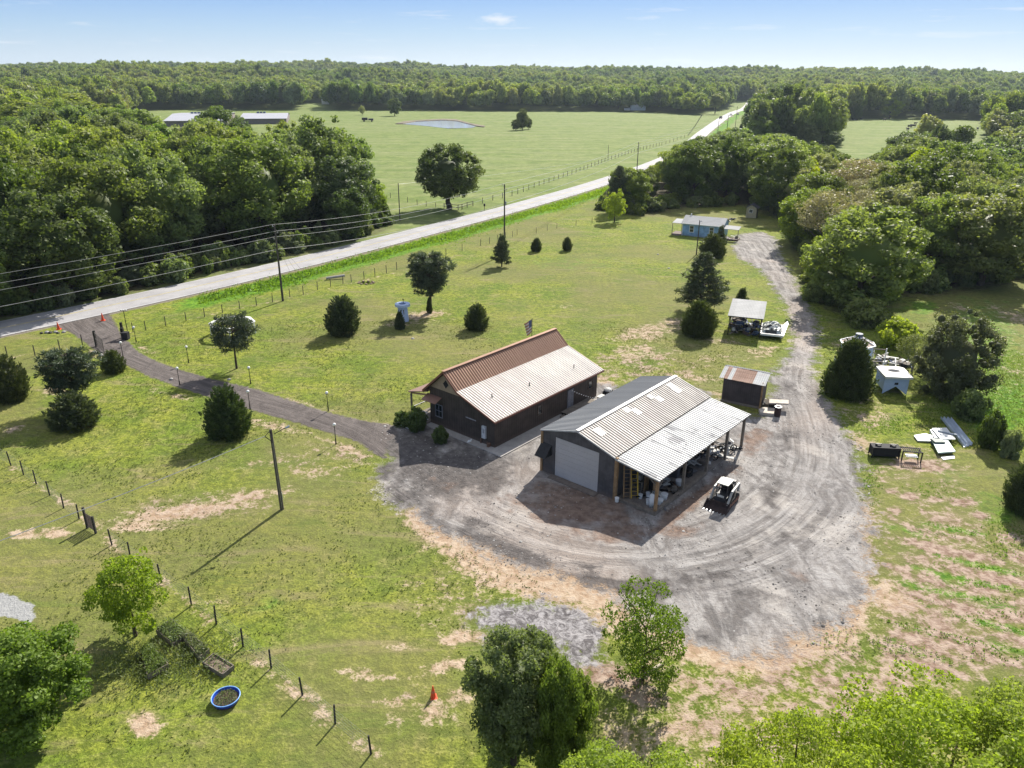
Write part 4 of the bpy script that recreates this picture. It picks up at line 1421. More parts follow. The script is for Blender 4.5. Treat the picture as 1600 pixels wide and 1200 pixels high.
# ---- undergrowth along the foot of the woods: one mass
up = []
ru = random.Random(77)
for poly, n_, hmx in ((WOOD_L, 900, 4.2), (WOOD_R, 1300, 3.6)):
    A = np.array(poly + [poly[0]])
    c_ = []
    for a_, b_ in zip(A[:-1], A[1:]):
        L = np.hypot(*(b_ - a_))
        nrm_ = np.array([-(b_ - a_)[1], (b_ - a_)[0]]) / max(L, 1e-6)
        for q in range(int(L / 1.5)):
            for w_ in range(3):
                p_ = a_ + (b_ - a_) * ru.random()
                for sg_ in (1, -1):
                    o_ = p_ + nrm_ * sg_ * (0.4 + 7.5 * ru.random() ** 1.5)
                    c_.append(o_)
    c_ = np.array(c_)
    s_ = sdf(c_, poly)
    c_ = c_[s_ > .6]
    for x_, y_ in c_:
        px_, py_ = proj(x_, y_, 0)
        if y_ < 420 and -80 < px_ < 1680 and ru.random() < .55 and not (px_ < 120 and py_ > 300 and poly is WOOD_R):
            r_ = ru.uniform(.9, 2.4)
            up.append((x_, y_, -0.1, r_, ru.uniform(.45, 1.0) * hmx))
UP = np.array(up)


def scatter_object(name, PT, scale_r, scale_h, meshes, label, cat, seed):
    rf_ = np.random.default_rng(seed)
    me = bpy.data.meshes.new(name)
    me.vertices.add(len(PT))
    me.vertices.foreach_set('co', PT[:, :3].astype(np.float32).ravel())
    for an, val, ty in (('scl', np.stack([PT[:, 3] / scale_r, PT[:, 3] / scale_r, PT[:, 4] / scale_h], 1), 'FLOAT_VECTOR'), ('rot', rf_.uniform(0, 6.28, len(PT)), 'FLOAT'), ('pick', rf_.integers(0, len(meshes), len(PT)), 'INT')):
        at = me.attributes.new(an, ty, 'POINT')
        at.data.foreach_set('vector' if ty == 'FLOAT_VECTOR' else 'value', np.asarray(val, np.int32 if ty == 'INT' else np.float32).ravel())
    me.update()
    fw = tag(link(name, me), label, cat, kind='stuff')
    ng = bpy.data.node_groups.new('scatter_crowns', 'GeometryNodeTree')
    ng.interface.new_socket('Geometry', in_out='INPUT', socket_type='NodeSocketGeometry')
    ng.interface.new_socket('Geometry', in_out='OUTPUT', socket_type='NodeSocketGeometry')
    gi = ng.nodes.new('NodeGroupInput')
    go_ = ng.nodes.new('NodeGroupOutput')
    iop = ng.nodes.new('GeometryNodeInstanceOnPoints')
    g2i = ng.nodes.new('GeometryNodeGeometryToInstance')
    for cm in meshes:
        fo = bpy.data.objects.new('far_crown', cm)
        oi = ng.nodes.new('GeometryNodeObjectInfo')
        oi.inputs['Object'].default_value = fo
        oi.inputs['As Instance'].default_value = False
        ng.links.new(oi.outputs['Geometry'], g2i.inputs[0])

    def named(nm, ty):
        a = ng.nodes.new('GeometryNodeInputNamedAttribute')
        a.data_type = ty
        a.inputs['Name'].default_value = nm
        return a.outputs['Attribute']
    ng.links.new(gi.outputs[0], iop.inputs['Points'])
    ng.links.new(g2i.outputs[0], iop.inputs['Instance'])
    iop.inputs['Pick Instance'].default_value = True
    ng.links.new(named('pick', 'INT'), iop.inputs['Instance Index'])
    ng.links.new(named('scl', 'FLOAT_VECTOR'), iop.inputs['Scale'])
    cxyz = ng.nodes.new('ShaderNodeCombineXYZ')
    ng.links.new(named('rot', 'FLOAT'), cxyz.inputs[2])
    ng.links.new(cxyz.outputs[0], iop.inputs['Rotation'])
    ng.links.new(iop.outputs[0], go_.inputs[0])
    fw.modifiers.new('scatter', 'NODES').node_group = ng
    return fw


UND = [broad_crown('crown', 1.8, 3.0, -0.6, 24, 48, 0.20, m_, lobe=(0.22, 0.38), low=-0.9) for m_ in (L_MID, L_DARK, L_MID, L_PALE)]
scatter_object('undergrowth', UP, 1.8, 3.0, UND, 'tangled leafy undergrowth along the foot of the woods', 'undergrowth', 5)

# ---- far woods: one mass of instanced crowns
FIELD_PX = [(225, 240), (150, 222), (205, 177), (250, 171.5), (400, 171.5), (470, 171.5), (478, 163), (505, 160), (516, 171.5), (640, 171.5), (800, 171.5), (940, 171.5), (1040, 174), (1106, 180), (1128, 179), (1142, 160), (1154, 160), (1160, 180), (1172, 200), (1165, 226), (1120, 238), (900, 300), (610, 400)]
PASTR_PX = [(1300, 236), (1306, 186.5), (1400, 185.5), (1538, 187), (1552, 236)]
far_pts = []
rf = np.random.default_rng(21)
d = 250.0
while d < 5200:
    s = max(9.5, min(0.0068 * d, 24))
    na = int(1.75 * d / s)
    th = (np.arange(na) + rf.uniform(-.4, .4, na)) * (1.75 / na) - 0.875
    dr = d + rf.uniform(-.4, .4, na) * s
    far_pts.append(np.stack([np.sin(th) * dr, np.cos(th) * dr, np.full(na, s)], 1))
    d += s * 0.9
FP = np.concatenate(far_pts)
dd = FP[:, 1] * cP + CH * sP
vv = -(FP[:, 1] * sP - CH * cP) / dd
uu = FP[:, 0] / dd
fpx = 800 + FOC * (uu * cR - vv * sR)
fpy = 600 + FOC * (uu * sR + vv * cR)
Q = np.stack([fpx, fpy], 1)
keep = ~inside(Q, FIELD_PX) & ~inside(Q, PASTR_PX)
rdist, _, _ = seg_info(FP[:, :2], list(ROAD[::4]))
keep &= rdist > 17
keep &= np.maximum(sdf(FP[:, :2], WOOD_L, 20), sdf(FP[:, :2], WOOD_R, 20)) < -6
hyp = np.hypot(FP[:, 0], FP[:, 1])
keep &= (hyp > 380) | (fpx > 1760)
keep &= ~((FP[:, 0] < 0) & (hyp < 560) & (fpx > 100))
keep &= ~((fpx > 1100) & (fpx < 1180) & (fpy > 170))
FP, fpx = FP[keep], fpx[keep]
z = terr(FP[:, 0], FP[:, 1])
sc_ = rf.uniform(.78, 1.18, len(FP))
hh = rf.uniform(15, 22, len(FP)) * np.where(rf.random(len(FP)) < .06, 1.15, 1)
rad = np.clip(FP[:, 2] * rf.uniform(.52, .78, len(FP)), 5, 16)
hyp = np.hypot(FP[:, 0], FP[:, 1])
lowr = (fpx > 1300) & (hyp < 520)
hh = np.where(lowr, hh * .6, hh)
hh = hh * (1 + 0.28 * np.sin(FP[:, 0] / 61 + np.sin(FP[:, 1] / 97) * 2) * np.sin(FP[:, 1] / 53 + np.sin(FP[:, 0] / 83) * 2))
for q in rest + outside:
    pass
extra = np.array([(q[0], q[1], 0, q[2], q[3]) for q in rest + outside])
PT = np.concatenate([np.stack([FP[:, 0], FP[:, 1], z, rad, hh], 1), extra])
scatter_object('distant_woods', PT, 6.0, 15.0, FAR, 'continuous mass of distant green woods reaching to the horizon', 'woods', 21)


# ---- grass tufts over the near lawn (real blades, so that it has relief)
def tufts(name, cand, size, mat, label):
    n = len(cand)
    nb = 4
    P = np.repeat(cand, nb, 0) + np.concatenate([R.normal(size=(n * nb, 2)) * size * 0.35, np.zeros((n * nb, 1))], 1)
    d = np.concatenate([R.normal(size=(n * nb, 2)) * 0.5, np.full((n * nb, 1), 0.8)], 1)
    d = unit(d)
    s = size * R.uniform(.5, 1.2, n * nb)
    w = unit(np.cross(d, R.normal(size=(n * nb, 3)))) * (s * 0.35)[:, None]
    V = np.stack([P - w, P + w, P + d * s[:, None]], 1).reshape(-1, 3)
    me = bpy.data.meshes.new(name)
    me.vertices.add(len(V))
    me.vertices.foreach_set('co', V.astype(np.float32).ravel())
    me.loops.add(len(V))
    me.loops.foreach_set('vertex_index', np.arange(len(V), dtype=np.int32))
    me.polygons.add(len(V) // 3)
    me.polygons.foreach_set('loop_start', np.arange(0, len(V), 3, dtype=np.int32))
    at = me.attributes.new('tint', 'FLOAT', 'POINT')
    at.data.foreach_set('value', np.repeat(R.random(n * nb), 3).astype(np.float32))
    me.materials.append(mat)
    me.update(calc_edges=True)
    return tag(link(name, me), label, 'grass', kind='stuff')


def sample_ground(n, x0, x1, y0, y1):
    c = np.stack([R.uniform(x0, x1, n), R.uniform(y0, y1, n)], 1)
    dd_ = c[:, 1] * cP + CH * sP
    u_ = c[:, 0] / dd_
    return c[np.abs(u_) < 0.72]


L_GRASS = leafmat('blade_grass', (0.11, 0.15, 0.022), (0.27, 0.28, 0.07), 0.3, 0.0)
L_LUSH = leafmat('blade_lush', (0.12, 0.20, 0.022), (0.26, 0.37, 0.05), 0.5, 0.0)
c_ = sample_ground(90000, -45, 55, 18, 95)
bad = (sdf(c_, GRAV) > -0.8) | (sdf(c_, ASPH) > -0.3) | (sdf(c_, ASH) > -0.3) | (sdf(c_, PAD) > -0.1) | (sdf(c_, REDD) > -1) | (sdf(c_, GARDEN) > -1)
rdd, rss, _ = seg_info(c_, list(ROAD[::3]))
bad |= (rdd * -rss < 4)
nx_ = np.sin(c_[:, 0] * 0.9 + np.sin(c_[:, 1] * .7) * 2) * np.sin(c_[:, 1] * 1.1 + np.sin(c_[:, 0] * .6) * 2)
bad |= nx_ + R.normal(size=len(c_)) * .5 < -0.1
c_ = c_[~bad]
tufts('lawn_grass', np.concatenate([c_, np.zeros((len(c_), 1))], 1), 0.10, L_GRASS, 'short rough grass of the near lawn and paddock')
c_ = sample_ground(60000, -20, 45, 22, 125)
c_ = c_[(sdf(c_, GRAV) > -0.6) & (np.sin(c_[:, 0] * .5 + np.sin(c_[:, 1] * .31) * 2) + R.normal(size=len(c_)) * .7 > .35)][:15000]
n_ = len(c_)
sz_ = R.uniform(.02, .075, n_) * np.where(R.random(n_) < .06, 1.9, 1)
ov_ = np.array([(1, 0, 0), (0, 1, 0), (-1, 0, 0), (0, -1, 0), (0, 0, .8)], float)
an_ = R.uniform(0, 6.28, n_)
V = np.repeat(np.concatenate([c_, np.full((n_, 1), .005)], 1), 5, 0).reshape(n_, 5, 3)
rt_ = np.stack([np.stack([np.cos(an_), -np.sin(an_)], 1), np.stack([np.sin(an_), np.cos(an_)], 1)], 1)
o2 = np.einsum('nij,kj->nki', rt_, ov_[:, :2]) * (sz_ * R.uniform(.7, 1.3, n_))[:, None, None]
V[:, :, :2] += o2
V[:, :, 2] += ov_[:, 2] * sz_[:, None]
V[:, 1, :2] = (V[:, 1, :2] + V[:, 4, :2]) / 2 + o2[:, 1] * .4
F_ = np.array([(0, 1, 4), (1, 2, 4), (2, 3, 4), (3, 0, 4)])
F_ = (F_[None] + (np.arange(n_) * 5)[:, None, None]).reshape(-1)
me = bpy.data.meshes.new('loose_stones')
me.vertices.add(n_ * 5)
me.vertices.foreach_set('co', V.reshape(-1).astype(np.float32))
me.loops.add(len(F_))
me.loops.foreach_set('vertex_index', F_.astype(np.int32))
me.polygons.add(len(F_) // 3)
me.polygons.foreach_set('loop_start', np.arange(0, len(F_), 3, dtype=np.int32))
at = me.attributes.new('tint', 'FLOAT', 'POINT')
at.data.foreach_set('value', np.repeat(R.random(n_) ** 2, 5).astype(np.float32))
k = NT('loose_stone')
me.materials.append(k.out(k.mix(k.n('ShaderNodeAttribute', attribute_name='tint').outputs['Fac'], (0.07, 0.062, 0.058), (0.48, 0.46, 0.44)), 0.9))
me.update(calc_edges=True)
tag(link('loose_stones', me), 'loose stones and clods scattered over the gravel yard', 'stones', kind='stuff')
c_ = sample_ground(60000, 10, 60, 22, 85)
pk = np.zeros(len(c_), bool)
dd_ = c_[:, 1] * cP + CH * sP
vv_ = -(c_[:, 1] * sP - CH * cP) / dd_
cpx, cpy = 800 + FOC * c_[:, 0] / dd_, 600 + FOC * vv_
for (ax_, ay_, rx_, ry_) in ((1500, 640, 70, 24), (1400, 660, 60, 14), (1430, 832, 60, 9), (1500, 932, 90, 6), (1470, 910, 60, 5), (1560, 955, 50, 8), (1420, 855, 40, 6), (1500, 760, 70, 14), (1570, 830, 30, 40), (1400, 1010, 30, 8), (1330, 1000, 50, 20), (1545, 560, 60, 50),
                             (1475, 470, 60, 14), (1360, 760, 20, 40), (1560, 1015, 50, 14), (1460, 880, 30, 5), (1300, 640, 14, 30), (1195, 700, 12, 10), (1215, 665, 12, 6)):
    pk |= ((cpx - ax_) / rx_) ** 2 + ((cpy - ay_) / ry_) ** 2 + R.normal(size=len(c_)) * .35 < 1
gv2 = (c_[:, 0] - gA_.x) * -gd_[1] + (c_[:, 1] - gA_.y) * gd_[0]
gu2 = (c_[:, 0] - gA_.x) * gd_[0] + (c_[:, 1] - gA_.y) * gd_[1]
rw2 = 0.5 + 0.5 * np.sin(2 * PI * (gv2 + 0.25 * np.sin(gu2 / 2.7)) / 2.15)
pk |= (sdf(c_, GARDEN) > 1) & (cpy > 810) & (rw2 < .28) & (np.sin(gu2 / 2.3 + 2 * np.sin(gv2)) > -.2)
pk |= (cpx > 1450) & (cpy > 480) & (cpy < 720) & (R.random(len(c_)) < .8)
c_ = c_[pk & (sdf(c_, GRAV) < 0)]
tufts('garden_weeds', np.concatenate([c_, np.zeros((len(c_), 1))], 1), 0.10, L_LUSH, 'leafy green weeds between the bare garden rows')
off_ = R.uniform(4.2, 10.5, 30000)
ix = R.integers(20, len(ROAD) - 60, 30000)
q = ROAD[ix] - NRM[ix] * off_[:, None] + R.normal(size=(30000, 2)) * 1.2
pxs = np.array([proj(a, b, 0)[0] for a, b in q[:]])
mk = (pxs > 310) & (pxs < 1000)
q = q[mk]
tufts('ditch_grass', np.concatenate([q, np.full((len(q), 1), -0.2)], 1), 0.42, L_LUSH, 'tall bright green grass in the roadside ditch')

# ---------------------------------------------------------------- buildings
def ribmat(name, c0, c1, rough, metal, ang, streak=(0.25, 3.0), patch_c=None, patch_amt=0.0, rust=0.0, spec=0.3, rib_shade=None, pitch=0.298, blot=None):
    """sheet metal: panel-wise tone, streaks down the slope, stains"""
    k = NT(name)
    p = k.map(k.pos(), (1, 1, 1), -ang)
    oi = k.n('ShaderNodeObjectInfo')
    st = k.noise(k.map(p, (streak[0], streak[1], 1)), 1.0, 5, 0.65)
    bl = k.noise(p, 0.45, 5, 0.62, 0.3)
    c = k.mix(k.ss(st, 0.35, 0.65), c0, c1)
    c = k.mix(k.math('MULTIPLY', oi.outputs['Random'], 0.30), c, tuple(v * 0.72 for v in c0))
    if patch_c is not None:
        c = k.mix(k.math('MULTIPLY', k.ss(bl, 0.52, 0.66), patch_amt), c, patch_c)
    if rust:
        rs = k.ss(k.math('ADD', k.math('MULTIPLY', st, 0.6), k.math('MULTIPLY', bl, 0.4)), 0.52, 0.62)
        c = k.mix(k.math('MULTIPLY', rs, rust), c, (0.30, 0.16, 0.09))
    if rib_shade is not None:
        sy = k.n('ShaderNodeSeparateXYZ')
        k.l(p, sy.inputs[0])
        w = k.ss(k.math('PINGPONG', sy.outputs[1], pitch / 2), pitch * 0.17, pitch * 0.40)  # darker lines at rib pitch paint in the shading of the ribs
        c = k.mix(k.math('MULTIPLY', w, k.math('ADD', 0.30, k.math('MULTIPLY', st, 0.75))), c, rib_shade)
    if blot is not None:
        bn = k.noise(k.map(p, (0.35, 1.1, 1)), 1.0, 6, 0.7, 0.6)
        c = k.mix(k.math('MULTIPLY', k.ss(bn, 0.555, 0.61), 0.9), c, blot)
    rg = k.math('ADD', rough, k.math('MULTIPLY', k.math('SUBTRACT', bl, 0.5), 0.35), clamp=True)
    return k.out(c, rg, metal, k.bump(st, 0.15, 0.02), spec)


HA, KA = -0.7037, -0.7022
M_COPPER = ribmat('copper_brown_roofing', (0.33, 0.185, 0.120), (0.40, 0.235, 0.155), 0.5, 0.15, HA, rib_shade=(0.15, 0.075, 0.05))
M_BEIGE = ribmat('pale_beige_roofing', (0.44, 0.41, 0.385), (0.58, 0.55, 0.52), 0.62, 0.1, HA, patch_c=(0.60, 0.58, 0.56), patch_amt=0.5, rib_shade=(0.31, 0.24, 0.205))  # paler beige than the copper slopes
M_GREYR = ribmat('grey_roofing', (0.27, 0.275, 0.28), (0.32, 0.325, 0.33), 0.6, 0.1, KA, rib_shade=(0.19, 0.195, 0.20))
M_STREAK = ribmat('stained_white_roofing', (0.33, 0.30, 0.275), (0.53, 0.515, 0.495), 0.62, 0.1, KA, streak=(0.12, 4.5), patch_c=(0.60, 0.59, 0.57), patch_amt=0.35, rust=0.14, rib_shade=(0.225, 0.19, 0.165))
M_WHITER = ribmat('white_roofing', (0.54, 0.54, 0.53), (0.62, 0.62, 0.61), 0.62, 0.05, KA, patch_c=(0.50, 0.50, 0.49), patch_amt=0.3, rib_shade=(0.40, 0.39, 0.38), blot=(0.22, 0.22, 0.225))
M_RUSTY = ribmat('rusty_sheet', (0.22, 0.125, 0.09), (0.33, 0.22, 0.175), 0.7, 0.2, -0.5, rust=0.5)
M_ZINC = ribmat('zinc_sheet', (0.32, 0.33, 0.34), (0.42, 0.43, 0.44), 0.6, 0.1, -0.5, rust=0.35)
M_PLAINWHITE = ribmat('plain_white_roofing', (0.36, 0.36, 0.36), (0.43, 0.43, 0.43), 0.8, 0.0, 0.1, spec=0.15)
M_DECK = simple('roof_underside', (0.10, 0.08, 0.06), 0.9)


def sidingmat(name, col, rz, pitch=0.30, horizontal=False, depth_=0.03):
    k = NT(name)
    p = k.map(k.pos(), (1, 1, 1), -rz)
    s = k.n('ShaderNodeSeparateXYZ')
    k.l(p, s.inputs[0])
    ax = s.outputs[2] if horizontal else k.math('ADD', s.outputs[0], s.outputs[1])
    w = k.math('PINGPONG', ax, pitch / 2)
    w = k.ss(w, pitch * 0.06, pitch * 0.16)
    a = k.noise(k.pos(), 1.2, 5, 0.6)
    c = k.mix(k.ss(a, .35, .65), tuple(v * .8 for v in col), tuple(v * 1.2 for v in col))
    zz = k.n('ShaderNodeSeparateXYZ')
    k.l(k.pos(), zz.inputs[0])
    mud = k.math('MULTIPLY', k.ss(k.math('ADD', zz.outputs[2], k.math('MULTIPLY', a, 0.8)), 0.9, 0.3), 0.5)
    c = k.mix(mud, c, (0.20, 0.15, 0.115))
    return k.out(c, 0.6, 0.0, k.bump(w, 0.6, depth_), 0.35)


M_BROWNW = sidingmat('dark_brown_siding', (0.062, 0.047, 0.040), HA)
M_CHAR = sidingmat('charcoal_siding', (0.085, 0.080, 0.085), KA)
M_SHEDW = sidingmat('dark_shed_boards', (0.060, 0.050, 0.052), -0.5, 0.2)
M_BLUEW = sidingmat('sky_blue_boards', (0.30, 0.47, 0.68), 0, 0.22, True)
M_TAN = simple('tan_plywood', (0.36, 0.27, 0.18), 0.7, 0, 0.15, 2)
M_TRIM = simple('red_brown_trim', (0.20, 0.075, 0.05), 0.5, 0, 0.15, 2)
M_DOORP = simple('pale_door_paint', (0.52, 0.49, 0.48), 0.55, 0, 0.05, 0.7)
M_CURT = simple('white_curtain', (0.55, 0.55, 0.57), 0.8, 0, 0.15, 4)

_panel_cache = {}


def panel_mesh(L, w, mat, ribs=3, h=0.045):
    key = (round(L, 3), round(w, 3), mat.name, ribs)
    if key in _panel_cache:
        return _panel_cache[key]
    pr = []
    for i in range(ribs):
        b = w * i / ribs
        s = w / ribs
        pr += [(b, 0), (b + .40 * s, 0), (b + .48 * s, h), (b + .60 * s, h), (b + .68 * s, 0)]
    pr.append((w, 0))
    m = MB()
    n = len(pr)
    vs_ = [(0, y, z) for y, z in pr] + [(L, y, z) for y, z in pr]
    fs = [(i, i + 1, n + i + 1, n + i) for i in range(n - 1)]
    m.add(vs_, fs)
    m.add([(0, 0, -0.02), (0, w, -0.02), (L, w, -0.02), (L, 0, -0.02)], [(0, 1, 2, 3)])
    m.add([(0, 0, -0.02), (0, w, -0.02), (0, w, 0), (0, 0, 0)], [(0, 1, 2, 3)])
    m.add([(L, 0, -0.02), (L, w, -0.02), (L, w, 0), (L, 0, 0)], [(0, 1, 2, 3)])
    me = bpy.data.meshes.new('roof_panel')
    me.from_pydata([tuple(p) for p in m.v], [], m.f)
    me.materials.append(mat)
    me.update()
    _panel_cache[key] = me
    return me


def roof_slope(parent, x0, z0, x1, z1, y0, y1, n, mat, mats=None, thick=0.07, label=None, ribs=3):
    """a roof plane from (x0, z0) to (x1, z1), x0 < x1, with its deck and its separate metal sheets"""
    L = math.hypot(x1 - x0, z1 - z0)
    a = -math.atan2(z1 - z0, x1 - x0)
    nx_, nz_ = math.sin(a), math.cos(a)
    t = 0.025
    d = MB()
    d.extr([(x0 - nx_ * (t + thick), z0 - nz_ * (t + thick)), (x1 - nx_ * (t + thick), z1 - nz_ * (t + thick)), (x1 - nx_ * t, z1 - nz_ * t), (x0 - nx_ * t, z0 - nz_ * t)], 'y', y0 + .02, y1 - .02)
    deck = d.build('roof', M_DECK, parent)
    if label:
        deck['label'] = label
    w = (y1 - y0) / n
    for i in range(n):
        m = mats[i % len(mats)] if mats else mat
        o = link('roof_panel', panel_mesh(L, w, m, ribs), deck)
        o.location = (x0, y0 + i * w, z0 + rnd.uniform(0, 0.008))
        o.rotation_euler = (0, a, 0)
    return deck


def window(parent, c, w, h, axis, frame=WHITE, pane=GLASS_D, fr=0.07, mull=0, proud=0.05, rows=0):
    """window on a wall whose outward normal is axis ('-y','+x','-x','+y'); c is its centre on the wall plane"""
    f, g_ = MB(), MB()
    dirs = {'-y': (Vector((1, 0, 0)), Vector((0, -1, 0))), '+y': (Vector((-1, 0, 0)), Vector((0, 1, 0))), '+x': (Vector((0, 1, 0)), Vector((1, 0, 0))), '-x': (Vector((0, -1, 0)), Vector((-1, 0, 0)))}
    t, n = dirs[axis]
    c = Vector(c)

    def slab(m, cu, cz, su, sz, d0, d1):
        p = c + t * cu + Vector((0, 0, cz)) + n * ((d0 + d1) / 2)
        sx, sy = (su, d1 - d0) if abs(t.x) > .5 else (d1 - d0, su)
        m.box(p, (sx, sy, sz))
    slab(f, 0, h / 2 + fr / 2, w + 2 * fr, fr, 0, proud)
    slab(f, 0, -h / 2 - fr / 2, w + 2 * fr, fr, 0, proud + 0.02)
    slab(f, -w / 2 - fr / 2, 0, fr, h, 0, proud)
    slab(f, w / 2 + fr / 2, 0, fr, h, 0, proud)
    for i in range(mull):
        slab(f, -w / 2 + w * (i + 1) / (mull + 1), 0, fr * .6, h, 0.012, proud - .01)
    for i in range(rows):
        slab(f, 0, -h / 2 + h * (i + 1) / (rows + 1), w, fr * .6, 0.013, proud - .012)
    slab(g_, 0, 0, w, h, -0.01, 0.012)
    fo = f.build('window', frame, parent)
    g_.build('pane', pane, fo)
    return fo


# copper-roofed house
house = thing('brown_house', 'long dark brown metal house with a copper roof over the near gable end', 'house', (-1.463, 58.568, 0), HA)
HL = 15.4
m = MB()
m.extr([(0, 0), (0, 2.80), (-4.04, 4.18), (-5.67, 5.60), (-7.9, 3.58), (-7.9, 0)], 'y', 0, HL)
m.build('wall', M_BROWNW, house)
m = MB()
m.extr([(-2.75, 3.72), (-4.04, 4.15), (-5.67, 5.57), (-7.72, 3.72)], 'y', -0.03, 0)
m.build('gable_panel', M_TAN, house)
m = MB()
m.extr([(-5.75, 4.02), (-5.42, 4.42), (-5.75, 4.82), (-6.08, 4.42)], 'y', -0.06, -0.03)
m.build('diamond_vent', BLACKPL, house)
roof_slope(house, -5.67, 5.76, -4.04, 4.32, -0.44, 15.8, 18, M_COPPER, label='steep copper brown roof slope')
roof_slope(house, -4.04, 4.315, 0.44, 2.79, -0.44, 15.8, 18, M_BEIGE, label='shallow pale roof slope')
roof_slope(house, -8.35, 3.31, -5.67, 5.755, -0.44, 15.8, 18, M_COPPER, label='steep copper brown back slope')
m = MB()
m.bar((-5.67, -0.46, 5.80), (-5.67, 15.82, 5.80), 0.34, 0.05)
m.build('ridge_cap', simple('copper_cap', (0.42, 0.25, 0.16), 0.4, 0.3, 0.1), house)
m = MB()
for y in (-0.47, 15.83):
    for a, b in (((-5.67, 5.70), (-4.04, 4.25)), ((-4.04, 4.25), (0.46, 2.71)), ((-8.37, 3.24), (-5.67, 5.70))):
        m.bar((a[0], y, a[1]), (b[0], y, b[1]), 0.045, 0.17)
m.bar((0.47, -0.46, 2.68), (0.47, 15.82, 2.68), 0.045, 0.16)
m.bar((-8.37, -0.46, 3.19), (-8.37, 15.82, 3.19), 0.045, 0.16)
m.build('roof_trim', M_TRIM, house)
# awning over the front door
m = MB()
m.add([(-8.15, -0.02, 2.95), (-6.35, -0.02, 2.95), (-6.35, -0.85, 2.60), (-8.15, -0.85, 2.60), (-8.15, -0.02, 2.90), (-6.35, -0.02, 2.90), (-6.35, -0.85, 2.55), (-8.15, -0.85, 2.55)],
      [(0, 1, 2, 3), (7, 6, 5, 4), (0, 3, 7, 4), (1, 5, 6, 2), (3, 2, 6, 7), (0, 4, 5, 1)])
m.build('awning', simple('awning_metal', (0.27, 0.15, 0.11), 0.5, 0.2, 0.1), house)
window(house, (-6.75, 0, 1.55), 0.80, 1.15, '-y', simple('dim_frame', (.22, .22, .24), .6), GLASS_D, 0.06, 1, rows=1)
window(house, (0, 6.2, 1.55), 0.55, 0.8, '+x', simple('brown_frame', (0.12, 0.09, 0.07), 0.6), GLASS_D, 0.06)
window(house, (0, 14.2, 1.6), 0.6, 0.7, '+x', bpy.data.materials['brown_frame'], GLASS_D, 0.05)
m = MB()
m.box((0.02, 10.9, 1.05), (0.06, 0.95, 2.1))
door = m.build('door', simple('grey_door', (0.20, 0.21, 0.24), 0.5), house)
m = MB()
m.box((0.08, 10.55, 1.0), (0.05, 0.06, 0.12))
m.build('handle', STEEL, door)
m = MB()
m.box((-2.75, -0.03, 1.98), (1.35, 0.03, 0.16))
sg = m.build('name_board', simple('dull_board', (0.09, 0.075, 0.07), 0.7), house)
m = MB()
for i in range(9):
    m.box((-3.3 + i * 0.137, -0.048, 1.98), (0.085, 0.006, rnd.choice((0.06, 0.09))))
m.build('pale_lettering', simple('pale_letter', (0.50, 0.50, 0.55), 0.6), sg)
m = MB()
m.box((-1.15, -0.09, 1.22), (0.42, 0.18, 1.15))
bx_ = m.build('utility_box', simple('box_white', (0.55, 0.56, 0.58), 0.5), house)
m = MB()
m.box((-1.15, -0.185, 1.35), (0.16, 0.012, 0.4))
m.build('meter_face', simple('box_grey', (0.30, 0.31, 0.33), 0.5), bx_)
m = MB()
m.tube((-1.5, -0.1, 0.0), (-1.5, -0.1, 0.5), 0.07)
m.tube((-0.75, -0.12, 0.0), (-0.75, -0.12, 0.42), 0.05)
m.box((-0.5, -0.2, 0.2), (0.2, 0.3, 0.4))
m.build('pipe', simple('pipe_brown', (0.16, 0.09, 0.06), 0.7), house)
for (x, y) in ((-1.5, 6.5), (-2.0, 1.9)):
    m = MB()
    zz = 4.315 + (x + 4.04) * -0.3404
    m.tube((x, y, zz - .05), (x, y, zz + .32), 0.045)
    m.tube((x, y, zz), (x, y, zz + .06), 0.11, 0.06)
    m.build('vent_pipe', DARK_METAL, house)
m = MB()
zz = 4.315 + (-1.2 + 4.04) * -0.3404
m.tube((-1.2, 13.0, zz - .05), (-1.2, 13.0, zz + .42), 0.045)
m.build('vent_pipe', DARK_METAL, house)
# porch on the far side
m = MB()
m.add([(-7.95, -0.3, 3.25), (-10.3, -0.5, 2.66), (-10.3, 5.8, 2.66), (-7.95, 5.8, 3.25), (-7.95, -0.3, 3.18), (-10.3, -0.5, 2.58), (-10.3, 5.8, 2.58), (-7.95, 5.8, 3.18)],
      [(0, 1, 2, 3), (7, 6, 5, 4), (0, 4, 5, 1), (1, 5, 6, 2), (2, 6, 7, 3), (0, 3, 7, 4)])
pr_ = m.build('porch_roof', simple('porch_metal', (0.30, 0.19, 0.15), 0.45, 0.2, 0.1), house)
m = MB()
m.bar((-10.15, -0.3, 2.5), (-10.15, 5.7, 2.5), 0.09, 0.16)
m.bar((-10.15, -0.3, 2.5), (-7.95, -0.3, 2.9), 0.08, 0.14)
m.build('beam', WOOD, pr_)
for y in (-0.25, 2.7, 5.6):
    m = MB()
    m.box((-10.15, y, 1.2), (0.14, 0.14, 2.4))
    m.build('porch_post', WOOD_GREY, house)
m = MB()
m.bar((-10.1, -0.25, 1.05), (-8.0, -0.25, 1.05), 0.05, 0.07)
m.bar((-10.1, -0.25, 0.35), (-8.0, -0.25, 0.35), 0.05, 0.07)
m.bar((-10.1, 0, 1.05), (-10.1, 5.6, 1.05), 0.05, 0.07)
for i in range(9):
    m.box((-10.0 + i * 0.23, -0.25, 0.7), (0.035, 0.035, 0.7))
m.build('railing', WHITE, house)
m = MB()
m.box((-9.1, 2.7, 0.07), (2.3, 6.2, 0.14))
m.build('porch_floor', WOOD_GREY, house)
